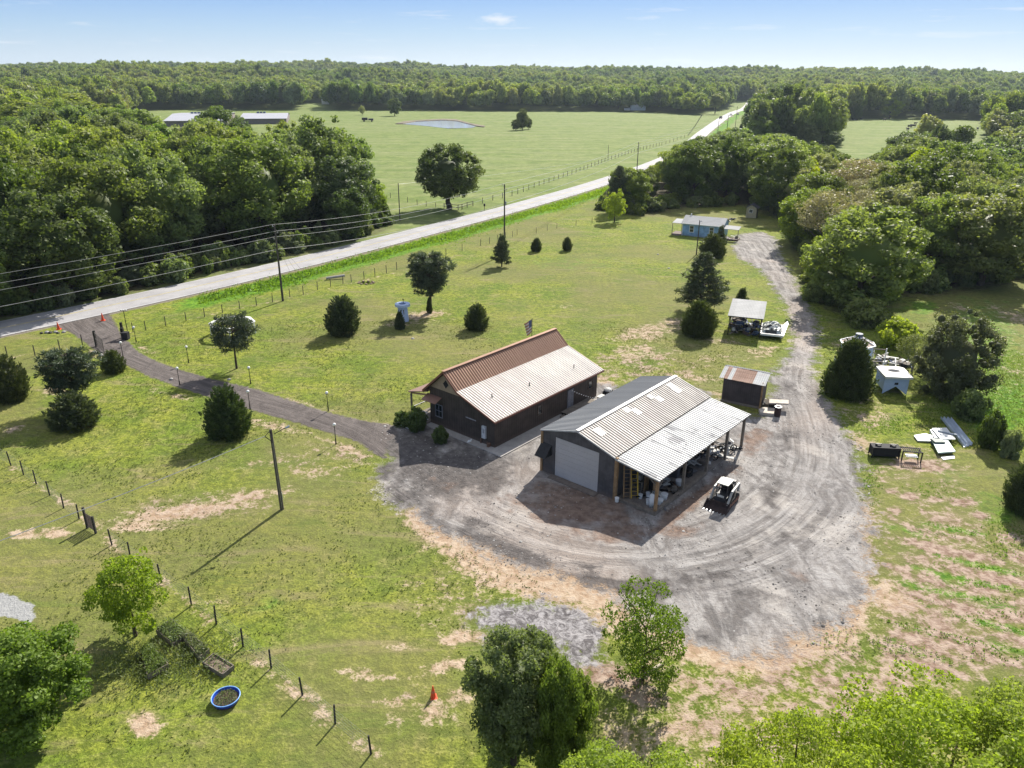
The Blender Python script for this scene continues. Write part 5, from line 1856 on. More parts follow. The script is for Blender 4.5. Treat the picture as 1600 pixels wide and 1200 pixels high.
# concrete around it
cst = MB()
cst.box((-3.9, -0.42, 0.03), (7.9, 0.82, 0.09))
tag(cst.build('concrete_strip', CONCRETE, None, loc=house.location, rz=HA), kind='structure')
cst = MB()
cst.box((0.78, 4.2, 0.03), (1.5, 10.2, 0.09))
tag(cst.build('concrete_walk', CONCRETE, None, loc=house.location, rz=HA), kind='structure')
HM = Matrix.Translation(house.location) @ Matrix.Rotation(HA, 4, 'Z')
dk = thing('wooden_deck', 'low wooden deck with a step beside the back door of the brown house', 'deck', HM @ Vector((1.25, 11.6, 0)), HA)
for i in range(16):
    m = MB()
    m.box((-0.02, -2.1 + i * 0.28, 0.30), (2.3, 0.255, 0.05))
    m.build('board', WOOD_GREY, dk)
m = MB()
m.box((0, 0, 0.13), (2.2, 4.3, 0.26))
m.build('frame', DARK_METAL, dk)
m = MB()
m.box((0, -2.6, 0.09), (1.6, 0.55, 0.18))
m.build('step', WOOD_GREY, dk)

# workshop with its open side bay
KW = 6.9
shop = thing('workshop', 'charcoal metal workshop with a big pale roll door and an open side bay', 'workshop', (2.523, 54.701, 0), KA)
m = MB()
m.extr([(0, 0), (1.2, 0), (1.2, 3.44), (5.4, 3.44), (5.4, 0), (6.9, 0), (6.9, 3.60), (3.42, 4.64), (0, 3.70)], 'y', 0, 0.16)
m.extr([(0, 0), (6.9, 0), (6.9, 3.60), (3.42, 4.64), (0, 3.70)], 'y', 14.7, 14.86)
m.box((0.08, 7.43, 1.83), (0.16, 14.54, 3.66))
m.box((6.82, 7.43, 1.75), (0.16, 14.54, 3.5))
m.build('wall', M_CHAR, shop)
dm = MB()
dm.box((3.3, 0.13, 1.72), (4.2, 0.03, 3.44))
dr = dm.build('garage_door', M_DOORP, shop)
sec = MB()
sec.box((0, 0, 0), (4.16, 0.03, 0.405))
for i in range(3):
    sec.box((0, -0.022, -0.11 + i * 0.11), (4.1, 0.014, 0.05))
sm_ = sec.mesh('door_section', M_DOORP)
for i in range(8):
    link('door_section', sm_, dr, (3.3, 0.085, 0.215 + i * 0.428))
m = MB()
m.box((-0.06, 0.0, 1.85), (0.2, 0.2, 3.7))
m.build('corner_post', WOOD, shop)
m = MB()
m.box((7.02, -0.02, 1.8), (0.24, 0.24, 3.6))
m.build('corner_post', WOOD, shop)
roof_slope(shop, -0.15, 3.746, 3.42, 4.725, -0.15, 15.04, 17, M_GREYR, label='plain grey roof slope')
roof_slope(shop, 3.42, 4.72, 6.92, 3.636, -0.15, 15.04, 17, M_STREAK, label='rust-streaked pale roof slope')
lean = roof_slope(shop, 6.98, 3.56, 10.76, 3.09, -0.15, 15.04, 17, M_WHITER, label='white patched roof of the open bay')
m = MB()
m.bar((3.42, -0.16, 4.755), (3.42, 15.05, 4.755), 0.30, 0.04)
m.build('ridge_cap', simple('white_cap', (0.70, 0.69, 0.67), 0.4, 0.3, 0.1), shop)
# bright and dark sheet patches along the ridge
for i, (x, y, w, l, c3) in enumerate(((4.05, 1.0, .8, .7, .50), (3.75, 5.6, .5, .6, .20), (4.2, 6.3, .7, .6, .50), (3.75, 9.4, .5, .6, .22), (4.3, 9.8, .6, .6, .48), (3.75, 12.7, .55, .7, .20), (4.35, 12.6, .7, .7, .34))):
    m = MB()
    L = w
    z0 = 4.72 - (x - 3.42) * 0.3097 + 0.045
    m.add([(x, y, z0), (x + w, y, z0 - w * .3097), (x + w, y + l, z0 - w * .3097), (x, y + l, z0)], [(0, 1, 2, 3)])
    m.add([(x, y, z0 - .02), (x + w, y, z0 - w * .3097 - .02), (x + w, y + l, z0 - w * .3097 - .02), (x, y + l, z0 - .02)], [(3, 2, 1, 0)])
    m.build('roof_patch', simple('patch_tone_%d' % i, (c3, c3, c3), 0.5, 0.3, 0.15, 6), shop)
m = MB()
for y in (-0.18, 15.07):
    for a, b in (((-0.17, 3.68), (3.42, 4.66)), ((3.42, 4.66), (6.95, 3.57)), ((6.95, 3.50), (10.78, 3.03))):
        m.bar((a[0], y, a[1]), (b[0], y, b[1]), 0.035, 0.12)
m.build('roof_trim', simple('pale_trim', (0.42, 0.42, 0.42), 0.5), shop)
POSTY = (0.2, 4.3, 8.2, 11.6, 14.8)
for y in POSTY:
    m = MB()
    m.box((10.4, y, 1.48), (0.2, 0.2, 2.96))
    m.build('bay_post', WOOD_GREY if y > 1 else WOOD, shop)
m = MB()
m.bar((10.4, 0, 2.92), (10.4, 14.9, 2.92), 0.09, 0.22)
m.bar((7.1, 0.2, 3.30), (10.4, 0.2, 2.86), 0.08, 0.2)
m.bar((10.4, 0.3, 2.2), (9.6, 0.3, 2.85), 0.1, 0.1)
m.bar((10.4, 0.3, 2.1), (10.4, 1.1, 2.8), 0.1, 0.1)
for y in range(1, 15, 2):
    m.bar((7.05, y, 3.40), (10.6, y, 2.98), 0.05, 0.13)
m.build('bay_beam', WOOD_GREY, shop)
m = MB()
m.bar((10.4, 0.1, 0.17), (10.4, 8.2, 0.17), 0.26, 0.30)
m.bar((7.15, 0.06, 0.15), (10.52, 0.06, 0.15), 0.22, 0.26)
m.build('timber_sill', WOOD_GREY, shop)
m = MB()
m.box((8.75, 7.5, 0.03), (3.3, 14.6, 0.10))
tag(m.build('bay_floor', simple('stained_concrete', (0.21, 0.185, 0.165), 0.9, 0, .3, 1.5), None, loc=shop.location, rz=KA), kind='structure')
m = MB()
m.box((3.3, -0.35, 0.02), (4.5, 0.66, 0.08))
tag(m.build('door_apron', simple('dirty_concrete', (.17, .14, .12), .9), None, loc=shop.location, rz=KA), kind='structure')
m = MB()
m.extr([(-0.95, 1.72), (0, 2.62), (0, 1.72)], 'x', -0.12, 0.92)
m.build('side_awning', DARK_METAL, shop)
KM = Matrix.Translation(shop.location) @ Matrix.Rotation(KA, 4, 'Z')
HMi, KMi = HM.inverted(), KM.inverted()

# small rusty-roofed shed
a, b = G(1126.6, 626.5), G(1186, 638.7)
sa = math.atan2(b.y - a.y, b.x - a.x)
sw = (b - a).length
shed = thing('storage_shed', 'small dark shed with a rusty patched metal roof behind the workshop', 'shed', a, sa)
m = MB()
m.extr([(0, 0), (0, 2.72), (1.5, 3.18), (2.5, 2.85), (2.5, 0)], 'x', 0, sw)
m.build('wall', M_SHEDW, shed)
m = MB()
m.box((sw / 2, 1.2, 0.1), (sw + .1, 2.6, 0.2))
m.build('sill', WOOD_GREY, shed)
m = MB()
m.box((sw + 0.05, -0.04, 1.38), (0.14, 0.14, 2.75))
m.build('corner_post', WOOD, shed)
nsh = 11
w = (sw + 0.7) / nsh


def shed_panel(mat, y0, z0, y1, z1, i):
    L = math.hypot(y1 - y0, z1 - z0)
    o = link('roof_sheet', panel_mesh(L, w, mat, 2), shed)
    o.rotation_euler = Euler((0, -math.atan2(z1 - z0, y1 - y0), 0)).to_matrix().to_4x4().to_euler()
    o.matrix_local = Matrix.Translation((-0.35 + (i + 1) * w, y0, z0 + rnd.uniform(0, .02))) @ Matrix.Rotation(PI / 2, 4, 'Z') @ Matrix.Rotation(-math.atan2(z1 - z0, y1 - y0), 4, 'Y')
    return o


seq = [M_ZINC, M_RUSTY, M_ZINC, M_RUSTY, M_RUSTY, M_RUSTY, M_RUSTY, M_RUSTY, M_ZINC, M_ZINC, M_ZINC]
for i in range(nsh):
    shed_panel(seq[i], -0.45, 2.60, 1.5, 3.22, i)['label'] = 'rusty red sheet' if seq[i] is M_RUSTY else 'grey zinc sheet'
    shed_panel(M_ZINC, 1.48, 3.24, 2.85, 2.80, i)

# open woodshed
a, b = G(1137, 523), G(1186, 528.5)
ba = math.atan2(b.y - a.y, b.x - a.x)
bw = (b - a).length
dpt = 5.6
ws = thing('open_woodshed', 'open-sided metal-roofed shelter crammed with dark salvaged junk', 'shelter', a, ba)
for x in (0, bw):
    for y, hh_ in ((0, 2.5), (dpt / 2, 2.75), (dpt, 3.0)):
        m = MB()
        m.box((x, y, hh_ / 2), (0.1, 0.1, hh_))
        m.build('post', DARK_METAL if y == 0 else WOOD_GREY, ws)
m = MB()
m.bar((-.2, 0, 2.46), (bw + .2, 0, 2.46), 0.06, 0.2)
m.bar((-.2, dpt, 2.95), (bw + .2, dpt, 2.95), 0.06, 0.2)
m.bar((0, 0, 0.8), (0, dpt, 0.8), 0.05, 0.12)
m.bar((0.0, 0, 1.6), (0, dpt, 2.6), 0.05, 0.10)
m.build('frame', DARK_METAL, ws)
npn = 6
w = (bw + .5) / npn
Lw = math.hypot(dpt + .6, .55)
for i in range(npn):
    o = link('roof_panel', panel_mesh(Lw, w, M_PLAINWHITE, 4), ws)
    o.matrix_local = Matrix.Translation((-0.25 + (i + 1) * w, -0.3, 2.56)) @ Matrix.Rotation(PI / 2, 4, 'Z') @ Matrix.Rotation(-math.atan2(.55, dpt + .6), 4, 'Y')

# blue cottage
a, b = G(1065, 368), G(1127, 374)
ca = math.atan2(b.y - a.y, b.x - a.x)
cw = (b - a).length
cot = thing('blue_cottage', 'small sky blue cottage with a white metal roof and two side canopies', 'cottage', a, ca)
hh_ = height_for(a.x, a.y, 348)
cd = 5.6
m = MB()
m.extr([(0, 0), (0, hh_), (cd / 2, hh_ + 1.05), (cd, hh_), (cd, 0)], 'x', 0, cw)
m.build('wall', M_BLUEW, cot)
n_ = 8
w = (cw + .5) / n_
for i in range(n_):
    for (y0, z0, y1, z1) in ((-.35, hh_ - .06, cd / 2, hh_ + 1.12), (cd / 2, hh_ + 1.12, cd + .35, hh_ - .06)):
        o = link('roof_panel', panel_mesh(math.hypot(y1 - y0, z1 - z0), w, M_PLAINWHITE, 3), cot)
        o.matrix_local = Matrix.Translation((-0.25 + (i + 1) * w, y0, z0)) @ Matrix.Rotation(PI / 2, 4, 'Z') @ Matrix.Rotation(-math.atan2(z1 - z0, y1 - y0), 4, 'Y')
window(cot, (cw * .24, 0, hh_ * .58), 0.72, 1.15, '-y', WHITE, GLASS_D, 0.12, 0, rows=1)
window(cot, (cw * .74, 0, hh_ * .58), 0.72, 1.15, '-y', WHITE, GLASS_D, 0.12, 0, rows=1)
m = MB()
m.box((0.05, -0.02, hh_ / 2), (.1, .05, hh_))
m.box((cw - 0.05, -0.02, hh_ / 2), (.1, .05, hh_))
m.box((cw / 2, -.38, hh_ - .1), (cw + .5, .04, .14))
m.build('white_trim', WHITE, cot)
m = MB()
m.tube((0.9, 2.9, hh_ + .9), (0.9, 2.9, hh_ + 1.45), 0.12)
m.build('roof_vent', WHITE, cot)
for sx_c, (x0, x1) in ((0, (-2.1, -0.05)), (1, (cw + .05, cw + 3.2))):
    zt = hh_ - 0.15 - sx_c * .25
    y0, y1 = (0.0, 3.2) if not sx_c else (-0.2, 1.9)
    m = MB()
    m.add([(x0, y0, zt), (x1, y0, zt), (x1, y1, zt + .35), (x0, y1, zt + .35), (x0, y0, zt - .06), (x1, y0, zt - .06), (x1, y1, zt + .29), (x0, y1, zt + .29)],
          [(0, 1, 2, 3), (7, 6, 5, 4), (0, 4, 5, 1), (1, 5, 6, 2), (2, 6, 7, 3), (3, 7, 4, 0)])
    cp = m.build('canopy', M_PLAINWHITE, cot)
    for xx in (x0 + .08, x1 - .08):
        m = MB()
        m.box((xx, y0 + .06, zt / 2), (.09, .09, zt - .05))
        m.build('post', WOOD_GREY, cp)
    m = MB()
    m.box(((x0 + x1) / 2, (y0 + y1) / 2, 0.12), (x1 - x0, y1 - y0, 0.24))
    m.build('deck', simple('porch_brown', (0.12, 0.08, 0.065), .8), cp)
m = MB()
m.box((-1.0, -0.35, 0.12), (1.3, 0.5, 0.12))
m.box((-1.0, -0.75, 0.05), (1.3, 0.4, 0.10))
m.build('step', WOOD_GREY, cot)

# little beige shed by the cottage
a = G(1165, 340)
bs = thing('garden_shed', 'little beige shed with a dark roof and door near the blue cottage', 'shed', a, -0.45)
M_BEIGEW = simple('beige_boards', (0.42, 0.36, 0.24), 0.7, 0, 0.1)
m = MB()
m.extr([(0, 0), (0, 2.3), (1.1, 2.9), (2.2, 2.3), (2.2, 0)], 'y', 0, 2.6)
m.build('wall', M_BEIGEW, bs)
m = MB()
for s in (-1, 1):
    m.add([(1.1, -.25, 3.0), (1.1, 2.85, 3.0), (1.1 + s * 1.4, 2.85, 2.2), (1.1 + s * 1.4, -.25, 2.2), (1.1, -.25, 2.92), (1.1, 2.85, 2.92), (1.1 + s * 1.4, 2.85, 2.12), (1.1 + s * 1.4, -.25, 2.12)],
          [(0, 1, 2, 3), (7, 6, 5, 4), (0, 3, 7, 4), (1, 5, 6, 2), (2, 6, 7, 3)])
m.build('roof', simple('dark_shingle', (0.06, 0.06, 0.075), .9), bs)
m = MB()
m.box((2.22, 1.3, 1.0), (0.06, 0.9, 2.0))
dd_ = m.build('door', simple('door_slate', (0.05, 0.055, 0.08), .6), bs)
window(bs, (1.0, 0, 1.55), 0.7, 0.7, '-y', WHITE, GLASS_D, .07, 1)

# long low sheds beyond the left wood
for j, (p0, p1, dpt_, lab) in enumerate((((258, 198), (356, 197), 95, 'left long low white-roofed farm building beyond the left wood'), ((376, 194), (448, 193.5), 62, 'right long low white-roofed farm building beyond the left wood'))):
    a, b = G(*p0), G(*p1)
    fa = math.atan2(b.y - a.y, b.x - a.x)
    L = (b - a).length
    t = thing('farm_building', lab, 'farm building', a, fa, 'long low farm buildings')
    m = MB()
    m.extr([(0, 0), (0, 3.2), (dpt_ / 2, 4.8), (dpt_, 3.2), (dpt_, 0)], 'x', 0, L)
    m.build('wall', simple('farm_wall_%d' % j, (0.22, 0.18, 0.17), .8), t)
    m = MB()
    m.add([(-.6, -.8, 3.2), (L + .6, -.8, 3.2), (L + .6, dpt_ / 2, 4.95), (-.6, dpt_ / 2, 4.95), (-.6, dpt_ + .8, 3.2), (L + .6, dpt_ + .8, 3.2)], [(0, 1, 2, 3), (3, 2, 5, 4)])
    m.add([(-.6, -.8, 3.05), (L + .6, -.8, 3.05), (L + .6, -.8, 3.19), (-.6, -.8, 3.19)], [(0, 1, 2, 3)])
    m.build('roof', simple('farm_roof_%d' % j, (0.36, 0.36, 0.39), .6, 0.0, .06, .1), t)
    m = MB()
    for q in range(3):
        m.box((L * .32 + q * 2.0, dpt_ * .5, 5.2), (1.5, 1.5, 1.3))
    m.build('roof_unit', simple('unit_blue_%d' % j, (0.10, 0.12, 0.20), .6), t)
a = G(502, 163)
t = thing('far_house', 'tiny white house in the clearing of the far woods', 'house', a, 0.2)
m = MB()
m.box((4, 3, 2.5), (7, 6, 5))
m.build('wall', WHITE, t)
m = MB()
m.extr([(-.4, 5), (3, 7.5), (6.4, 5)], 'x', .2, 7.8)
m.build('roof', simple('grey_roof', (.3, .3, .32), .8), t)
# far white sheds at the wood edge
a = G(986, 172.5)
t = thing('white_shelter', 'low white arched shelter at the far edge of the pasture', 'shelter', a, 0.05)
m = MB()
m.extr([(0, 0), (0, 2.4), (1.2, 3.9), (3.2, 4.8), (5.2, 3.9), (6.4, 2.4), (6.4, 0)], 'x', 0, 13)
m.build('cover', simple('tarp_white', (.48, .50, .56), .5), t)
m = MB()
m.box((-3.5, 1, .9), (5, 2.2, 1.8))
m.build('annex', simple('annex_grey', (.4, .4, .42), .6), t)

# ---------------------------------------------------------------- utility poles and wires
def pole(px, py, top, lab, lean=0.0, arms=0, r=0.14):
    g = G(px, py)
    h = height_for(g.x, g.y, top)
    t = thing('utility_pole', lab, 'utility pole', g)
    m = MB()
    m.tube((0, 0, -0.3), (-lean, 0, h), r * 1.15, r * 0.75, 9)
    m.build('pole', POLEWOOD, t)
    return t, g, h


def insul(t, x, z, s=1):
    m = MB()
    m.tube((0, 0, z), (x * 0.6, 0.05, z + 0.05), 0.03, 0.03, 5)
    m.tube((x * 0.6, 0.05, z), (x * 0.6, 0.05, z + .28), 0.05, 0.06, 6)
    m.build('insulator', simple('porcelain', (0.5, 0.48, 0.46), 0.3) if 'porcelain' not in bpy.data.materials else bpy.data.materials['porcelain'], t)


pA, gA, hA = pole(442, 470, 352, 'tallest utility pole of the road line, beside the road fence', 0.0)
pB, gB, hB = pole(788, 397, 288, 'utility pole by the road behind the small cone-shaped pine')
pC, gC, hC = pole(995, 268, 222, 'utility pole against the road at the wood corner')
pD, gD, hD = pole(625, 345, 286, 'slim utility pole on the far side of the road near the oak', r=.11)
pE, gE, hE = pole(1134, 220, 180, 'left of three distant poles right of the road bend', r=.14)
pE2, gE2, hE2 = pole(1121, 211, 188, 'short leaning distant pole at the road bend', r=.12)
pF, gF, hF = pole(1148, 205, 166, 'right of three distant poles right of the road bend', r=.12)
pH, gH, hH = pole(1088, 398, 344, 'thin dark pole in front of the blue cottage', r=.10)
pN, gN, hN = pole(441, 797, 671, 'near utility pole standing alone on the lower lawn', 0.12, r=.13)
pL, gL, hL = pole(950, 246, 226, 'thin pole in the far pasture behind the roadside fence', r=.08)
M_WIRE = simple('wire', (0.34, 0.34, 0.34), 0.4, 0.5)
for t, h in ((pA, hA), (pB, hB), (pC, hC)):
    for i in range(3):
        insul(t, (-.5, .5)[i % 2], h - 0.2 - 0.85 * i)
m = MB()
for dx in (0.5, 1.0, 1.5):
    m.path([(0, 0, hA - 2.2), (dx * 1.9 + .5, dx * 3.2 + 2, 0.0)], 0.015, 3)
m.build('guy_wire', M_WIRE, pA)
m = MB()
m.tube((0.2, 0.1, hB - 3.6), (0.2, 0.1, hB - 2.9), 0.16)
m.build('transformer', STEEL, pB)
m = MB()
m.tube((-.05, -.15, hN - .9), (-.45, -.4, hN - .35), .03, .03, 5)
m.tube((-.45, -.4, hN - .35), (-.12, .1, hN - .1), .025, .025, 5)
m.tube((.1, 0, hN - .35), (.85, .5, hN - .05), .03, .03, 5)
m.build('bracket', DARK_METAL, pN)
m = MB()
m.tube((.8, .45, hN - .1), (1.05, .6, hN - .02), .07, .10, 8)
m.build('lamp_head', STEEL, pN)
m = MB()
m.tube((0.12, 0, .9), (0.1, 0, 1.5), .05, .05, 6)
m.tube((0.05, -.13, 0), (-.05, -.12, hN - 1), .015, .015, 4)
m.build('conduit', STEEL, pN)
m = MB()
m.tube((0.0, -.12, hH - .3), (.35, -.2, hH - .1), .05, .08, 6)
m.build('lamp_head', STEEL, pH)


def sag(a, b, s, n=14):
    out = []
    for i in range(n + 1):
        t = i / n
        p = Vector(a).lerp(Vector(b), t)
        p.z -= s * 4 * t * (1 - t)
        out.append(p)
    return out


def wire(pts, lab, r=0.022):
    m = MB()
    m.path(pts, r, 4)
    return tag(m.build('power_line', M_WIRE), lab, 'power line')


gLL = Vector((gA.x - 60, gA.y - 68, 0))
WL = ['top', 'second', 'third', 'lowest']
for i, (dz, r) in enumerate(((0.0, .02), (.85, .02), (1.7, .02), (3.4, .028))):
    x = (-.3, .3, -.3, .0)[i]
    w_ = [Vector((gLL.x + x, gLL.y, hA - dz + 0.3)), Vector((gA.x + x, gA.y, hA - dz + .1)), Vector((gB.x + x, gB.y, hB - dz + .1)), Vector((gC.x + x, gC.y, hC - dz + .1)), Vector((gE.x + x, gE.y, hE - dz + .1))]
    pts = []
    for a, b in zip(w_[:-1], w_[1:]):
        s = sag(a, b, 1.0)
        pts += s if not pts else s[1:]
    wire(pts, f'{WL[i]} of the four overhead wires along the road poles', r)
e = G(0, 828, 6.0)
dirv = (e - Vector((gN.x, gN.y, hN))).normalized()
wire(sag(Vector((gN.x - .45, gN.y - .4, hN - .35)), Vector((gN.x, gN.y, hN)) + dirv * 34, .5), 'dark twisted cable running left from the near utility pole', .028)
wire(sag(Vector((gD.x, gD.y, hD - .2)), Vector((gC.x, gC.y, hC - 2.6)), 1.2), 'thin wire from the slim far-side pole across the road', .016)

# ---------------------------------------------------------------- fences
FENCEW = simple('fence_wire_grey', (.10, .10, .095), .8)


def fence(name, pts, spacing, h, r, label, mat, wires=3, square=False, rails=False, jitter=0.0):
    P = [Vector(p) for p in pts]
    base = P[0]
    t = thing(name, label, 'fence', (base.x, base.y, 0))
    m = MB()
    if square:
        m.box((0, 0, h / 2 - .15), (r * 2, r * 2, h + .3))
    else:
        m.tube((0, 0, -.3), (0, 0, h), r, r * .92, 7)
    pm = m.mesh('post', mat)
    pos_ = []
    for a, b in zip(P[:-1], P[1:]):
        L = (b - a).length
        n = max(1, round(L / spacing))
        for i in range(n):
            pos_.append(a.lerp(b, i / n))
    pos_.append(P[-1])
    tops = []
    for q in pos_:
        z = ground_z(q.x, q.y)
        o = link('post', pm, t, (q.x - base.x, q.y - base.y, z))
        o.rotation_euler = (rnd.uniform(-.03, .03), rnd.uniform(-.03, .03), rnd.uniform(0, 3))
        tops.append(Vector((q.x - base.x, q.y - base.y, z)))
    w = MB()
    for a, b in zip(tops[:-1], tops[1:]):
        for k_ in range(wires):
            zz = Vector((0, 0, h * (0.18 + 0.74 * k_ / max(1, wires - 1))))
            w.tube(a + zz, b + zz, .005, .005, 3, 0, False)
        if rails:
            for zz in (h * .45, h * .9):
                w.bar(a + Vector((0, 0, zz)), b + Vector((0, 0, zz)), .05, .12)
    tag(w.build('fence_wire' if not rails else 'rail', WOOD_GREY if rails else FENCEW, t), kind='stuff')
    return t, pos_


POST_M = simple('treated_post', (0.075, 0.068, 0.058), .9, 0, .3, 6)
POST_D = simple('dark_post', (0.045, 0.040, 0.036), .9, 0, .3, 6)
# near paddock fence: posts where they stand in the photograph
npx = [(17, 727), (37, 742), (57, 757), (78, 775), (100, 795), (124, 812)]
npx2 = [(175, 852), (204, 872)]
npx3 = [(252, 908), (299, 944), (338, 974), (380, 1010), (424, 1045), (473, 1088), (524, 1133), (580, 1180)]
for k_, (lst, lab) in enumerate(((npx, 'wire fence of dark posts left of the brown gate, lower left lawn'), (npx2 + npx3, 'wire fence of dark posts running from the brown gate to the bottom edge'))):
    b0 = G(*lst[0])
    t = thing('paddock_fence', lab, 'fence', b0)
    m = MB()
    m.tube((0, 0, -.3), (0, 0, 1.28), .055, .05, 7)
    pm = m.mesh('post', POST_D)
    pp_ = [G(*q) - b0 for q in lst]
    if k_ == 0:
        pp_.insert(0, G(-10, 710) - b0)
    for q in pp_:
        o = link('post', pm, t, q)
        o.rotation_euler = (rnd.uniform(-.04, .04), rnd.uniform(-.04, .04), 0)
    w = MB()
    for a, b in zip(pp_[:-1], pp_[1:]):
        for z_ in (0.1, .3, .5, .7, .9, 1.1):
            w.tube(a + Vector((0, 0, z_)), b + Vector((0, 0, z_)), .005, .005, 3, 0, False)
        L = (b - a).length
        for j in range(1, int(L / .6)):
            q = a.lerp(b, j / int(L / .6))
            w.tube(q, q + Vector((0, 0, 1.1)), .004, .004, 3, 0, False)
    tag(w.build('wire_mesh', simple('mesh_wire', (.36, .36, .34), .6), t), kind='stuff')
# brown gate in it
a, b = G(137, 826), G(150, 834)
gt = thing('wire_gate', 'narrow brown gate between two dark posts in the paddock fence', 'gate', a)
for q, hh_ in ((Vector((0, 0, 0)), 1.75), (b - a, 1.4)):
    m = MB()
    m.box(q + Vector((0, 0, hh_ / 2)), (.13, .13, hh_))
    m.build('post', POST_D, gt)
m = MB()
v = b - a
for z_ in np.arange(.25, 1.35, .09):
    m.bar(Vector((0, 0, z_)), v + Vector((0, 0, z_ - .05)), .02, .035)
for f in np.arange(.1, 1, .1):
    m.bar(v * f + Vector((0, 0, .22)), v * f + Vector((0, 0, 1.33)), .02, .03)
m.build('gate_panel', simple('gate_brown', (.085, .06, .06), .8), gt)
# road fences
fp = GP([(208, 519), (228, 516), (259, 509), (291, 502), (320, 496), (348, 490), (375, 484), (401, 478), (426, 472)])
fence('road_fence', [(x, y, 0) for x, y in fp], 3.9, 1.25, .055, 'wire fence of dark posts between the driveway and the road, left part', POST_M)
fp = GP([(453, 464), (474, 460), (496, 453), (517, 448), (536, 444), (549, 441), (569, 436), (586, 431), (604, 426), (620, 421), (650, 411), (697, 399), (722, 392), (751, 384), (765, 381), (778, 377)])
fence('road_fence', [(x, y, 0) for x, y in fp], 4.4, 1.25, .055, 'wire fence of dark posts along the road, middle part', POST_M)
fp = GP([(790, 372), (801, 370), (808, 367), (838, 364), (855, 360), (870, 357), (900, 352), (925, 348)])
fence('road_fence', [(x, y, 0) for x, y in fp], 5.5, 1.15, .045, 'thin wire fence along the road, far part before the wood', POST_M)
fp = GP([(-40, 568), (12, 558), (55, 556), (94, 547), (129, 539)])
fence('road_fence', [(x, y, 0) for x, y in fp], 6.0, 1.3, .06, 'short wire fence left of the driveway gate', POST_M)
fp = GP([(560, 297), (585, 301), (598, 305), (610, 309), (637, 316), (652, 320), (666, 323), (681, 325)])
fence('pasture_fence', [(x, y, 0) for x, y in fp], 5.0, 1.3, .07, 'pasture fence left of the big oak', POST_M)
fp = GP([(694, 326), (703, 327), (716, 328), (722, 327), (730, 324), (739, 322)])
fence('board_fence', [(x, y, 0) for x, y in fp], 2.4, 1.25, .07, 'short board fence under the big oak', WOOD_GREY, 0, True, True)
fp = GP([(754, 318), (800, 306), (850, 288), (900, 270), (950, 251), (1000, 235), (1030, 228)])
fence('pasture_fence', [(x, y, 0) for x, y in fp], 4.4, 1.45, .085, 'long pasture fence on the far side of the road', POST_M)
fp = GP([(1034, 227), (1058, 219), (1075, 213), (1082, 204), (1088, 195), (1097, 180)])
fence('pasture_fence', [(x, y, 0) for x, y in fp], 9, 1.4, .09, 'distant end of the pasture fence before the road bend', POST_M)

# driveway gate
a, b = G(151, 541), G(163, 552)
gt = thing('driveway_gate', 'tall dark mesh gate leaf standing open at the driveway entrance', 'gate', a)
m = MB()
m.box((0, 0, .95), (.22, .22, 1.9))
m.build('post', DARK_METAL, gt)
v = (b - a) * 1.05
m = MB()
for z_ in (.15, 1.0, 1.72):
    m.bar(Vector((0, 0, z_)), v + Vector((0, 0, z_)), .05, .06)
m.bar(v + Vector((0, 0, .12)), v + Vector((0, 0, 1.75)), .05, .05)
for f in np.arange(.05, 1, .06):
    m.bar(v * f + Vector((0, 0, .15)), v * f + Vector((0, 0, 1.72)), .014, .014)
for z_ in np.arange(.25, 1.7, .12):
    m.bar(Vector((0, 0, z_)), v + Vector((0, 0, z_)), .012, .012)
m.build('gate_leaf', simple('gate_mesh', (.10, .085, .08), .7), gt)
a = G(197, 530)
gp = thing('gate_pillar', 'dark gate pillar with a black bin box right of the driveway entrance', 'pillar', a)
m = MB()
m.box((-.6, .6, .95), (.24, .24, 1.9))
m.build('post', DARK_METAL, gp)
m = MB()
m.box((0, 0, .42), (.75, .65, .8))
m.box((0, 0, .86), (.8, .7, .08))
m.build('box', BLACKPL, gp)
m = MB()
m.box((-.4, .2, 1.1), (.3, .35, .5))
m.build('opener', DARK_METAL, gp)
a = G(199, 517)
gl = thing('lamp_post', 'tall black driveway lamp with two small heads by the gate', 'lamp post', a)
m = MB()
m.tube((0, 0, 0), (0, 0, 2.6), .05, .04, 8)
m.bar((-.35, 0, 2.55), (.35, 0, 2.55), .04, .04)
m.build('pole', DARK_METAL, gl)
for s in (-.35, 0, .35):
    m = MB()
    m.sphere((s, 0, 2.68), .09, 8, 5)
    m.build('lamp_globe', WHITE, gl)


def globe_lamp(px, py, lab, h=1.85):
    t = thing('lamp_post', lab, 'lamp post', G(px, py), 0, 'white globe lamps along the driveway')
    m = MB()
    m.tube((0, 0, 0), (0, 0, h - .1), .035, .03, 7)
    m.tube((0, 0, 0), (0, 0, .55), .065, .05, 7)
    m.tube((0, 0, h - .14), (0, 0, h - .08), .07, .09, 7)
    m.build('pole', DARK_METAL, t)
    m = MB()
    m.sphere((0, 0, h + .03), .15, 12, 8)
    m.build('lamp_globe', bpy.data.materials.get('globe') or simple('globe', (.82, .81, .78), .3, 0, .02), t, True)


for px, py, lab in ((213, 535, 'globe lamp beside the gate pillar and bin box'), (193, 560, 'globe lamp behind the small round cedar at the gate'), (295, 567, 'globe lamp on the far side of the driveway between gate and open pine'),
                    (281, 602, 'globe lamp on the near side of the driveway by the tree shadow'), (392, 601, 'globe lamp right of the open pine'), (391, 640, 'globe lamp behind the bristly cedar'),
                    (513, 642, 'globe lamp on the lawn side midway to the house'), (525, 694, 'globe lamp nearest the gravel yard')):
    globe_lamp(px, py, lab)

# ---------------------------------------------------------------- traffic cones
M_CONEW = simple('reflective_white', (.7, .7, .68), .5)


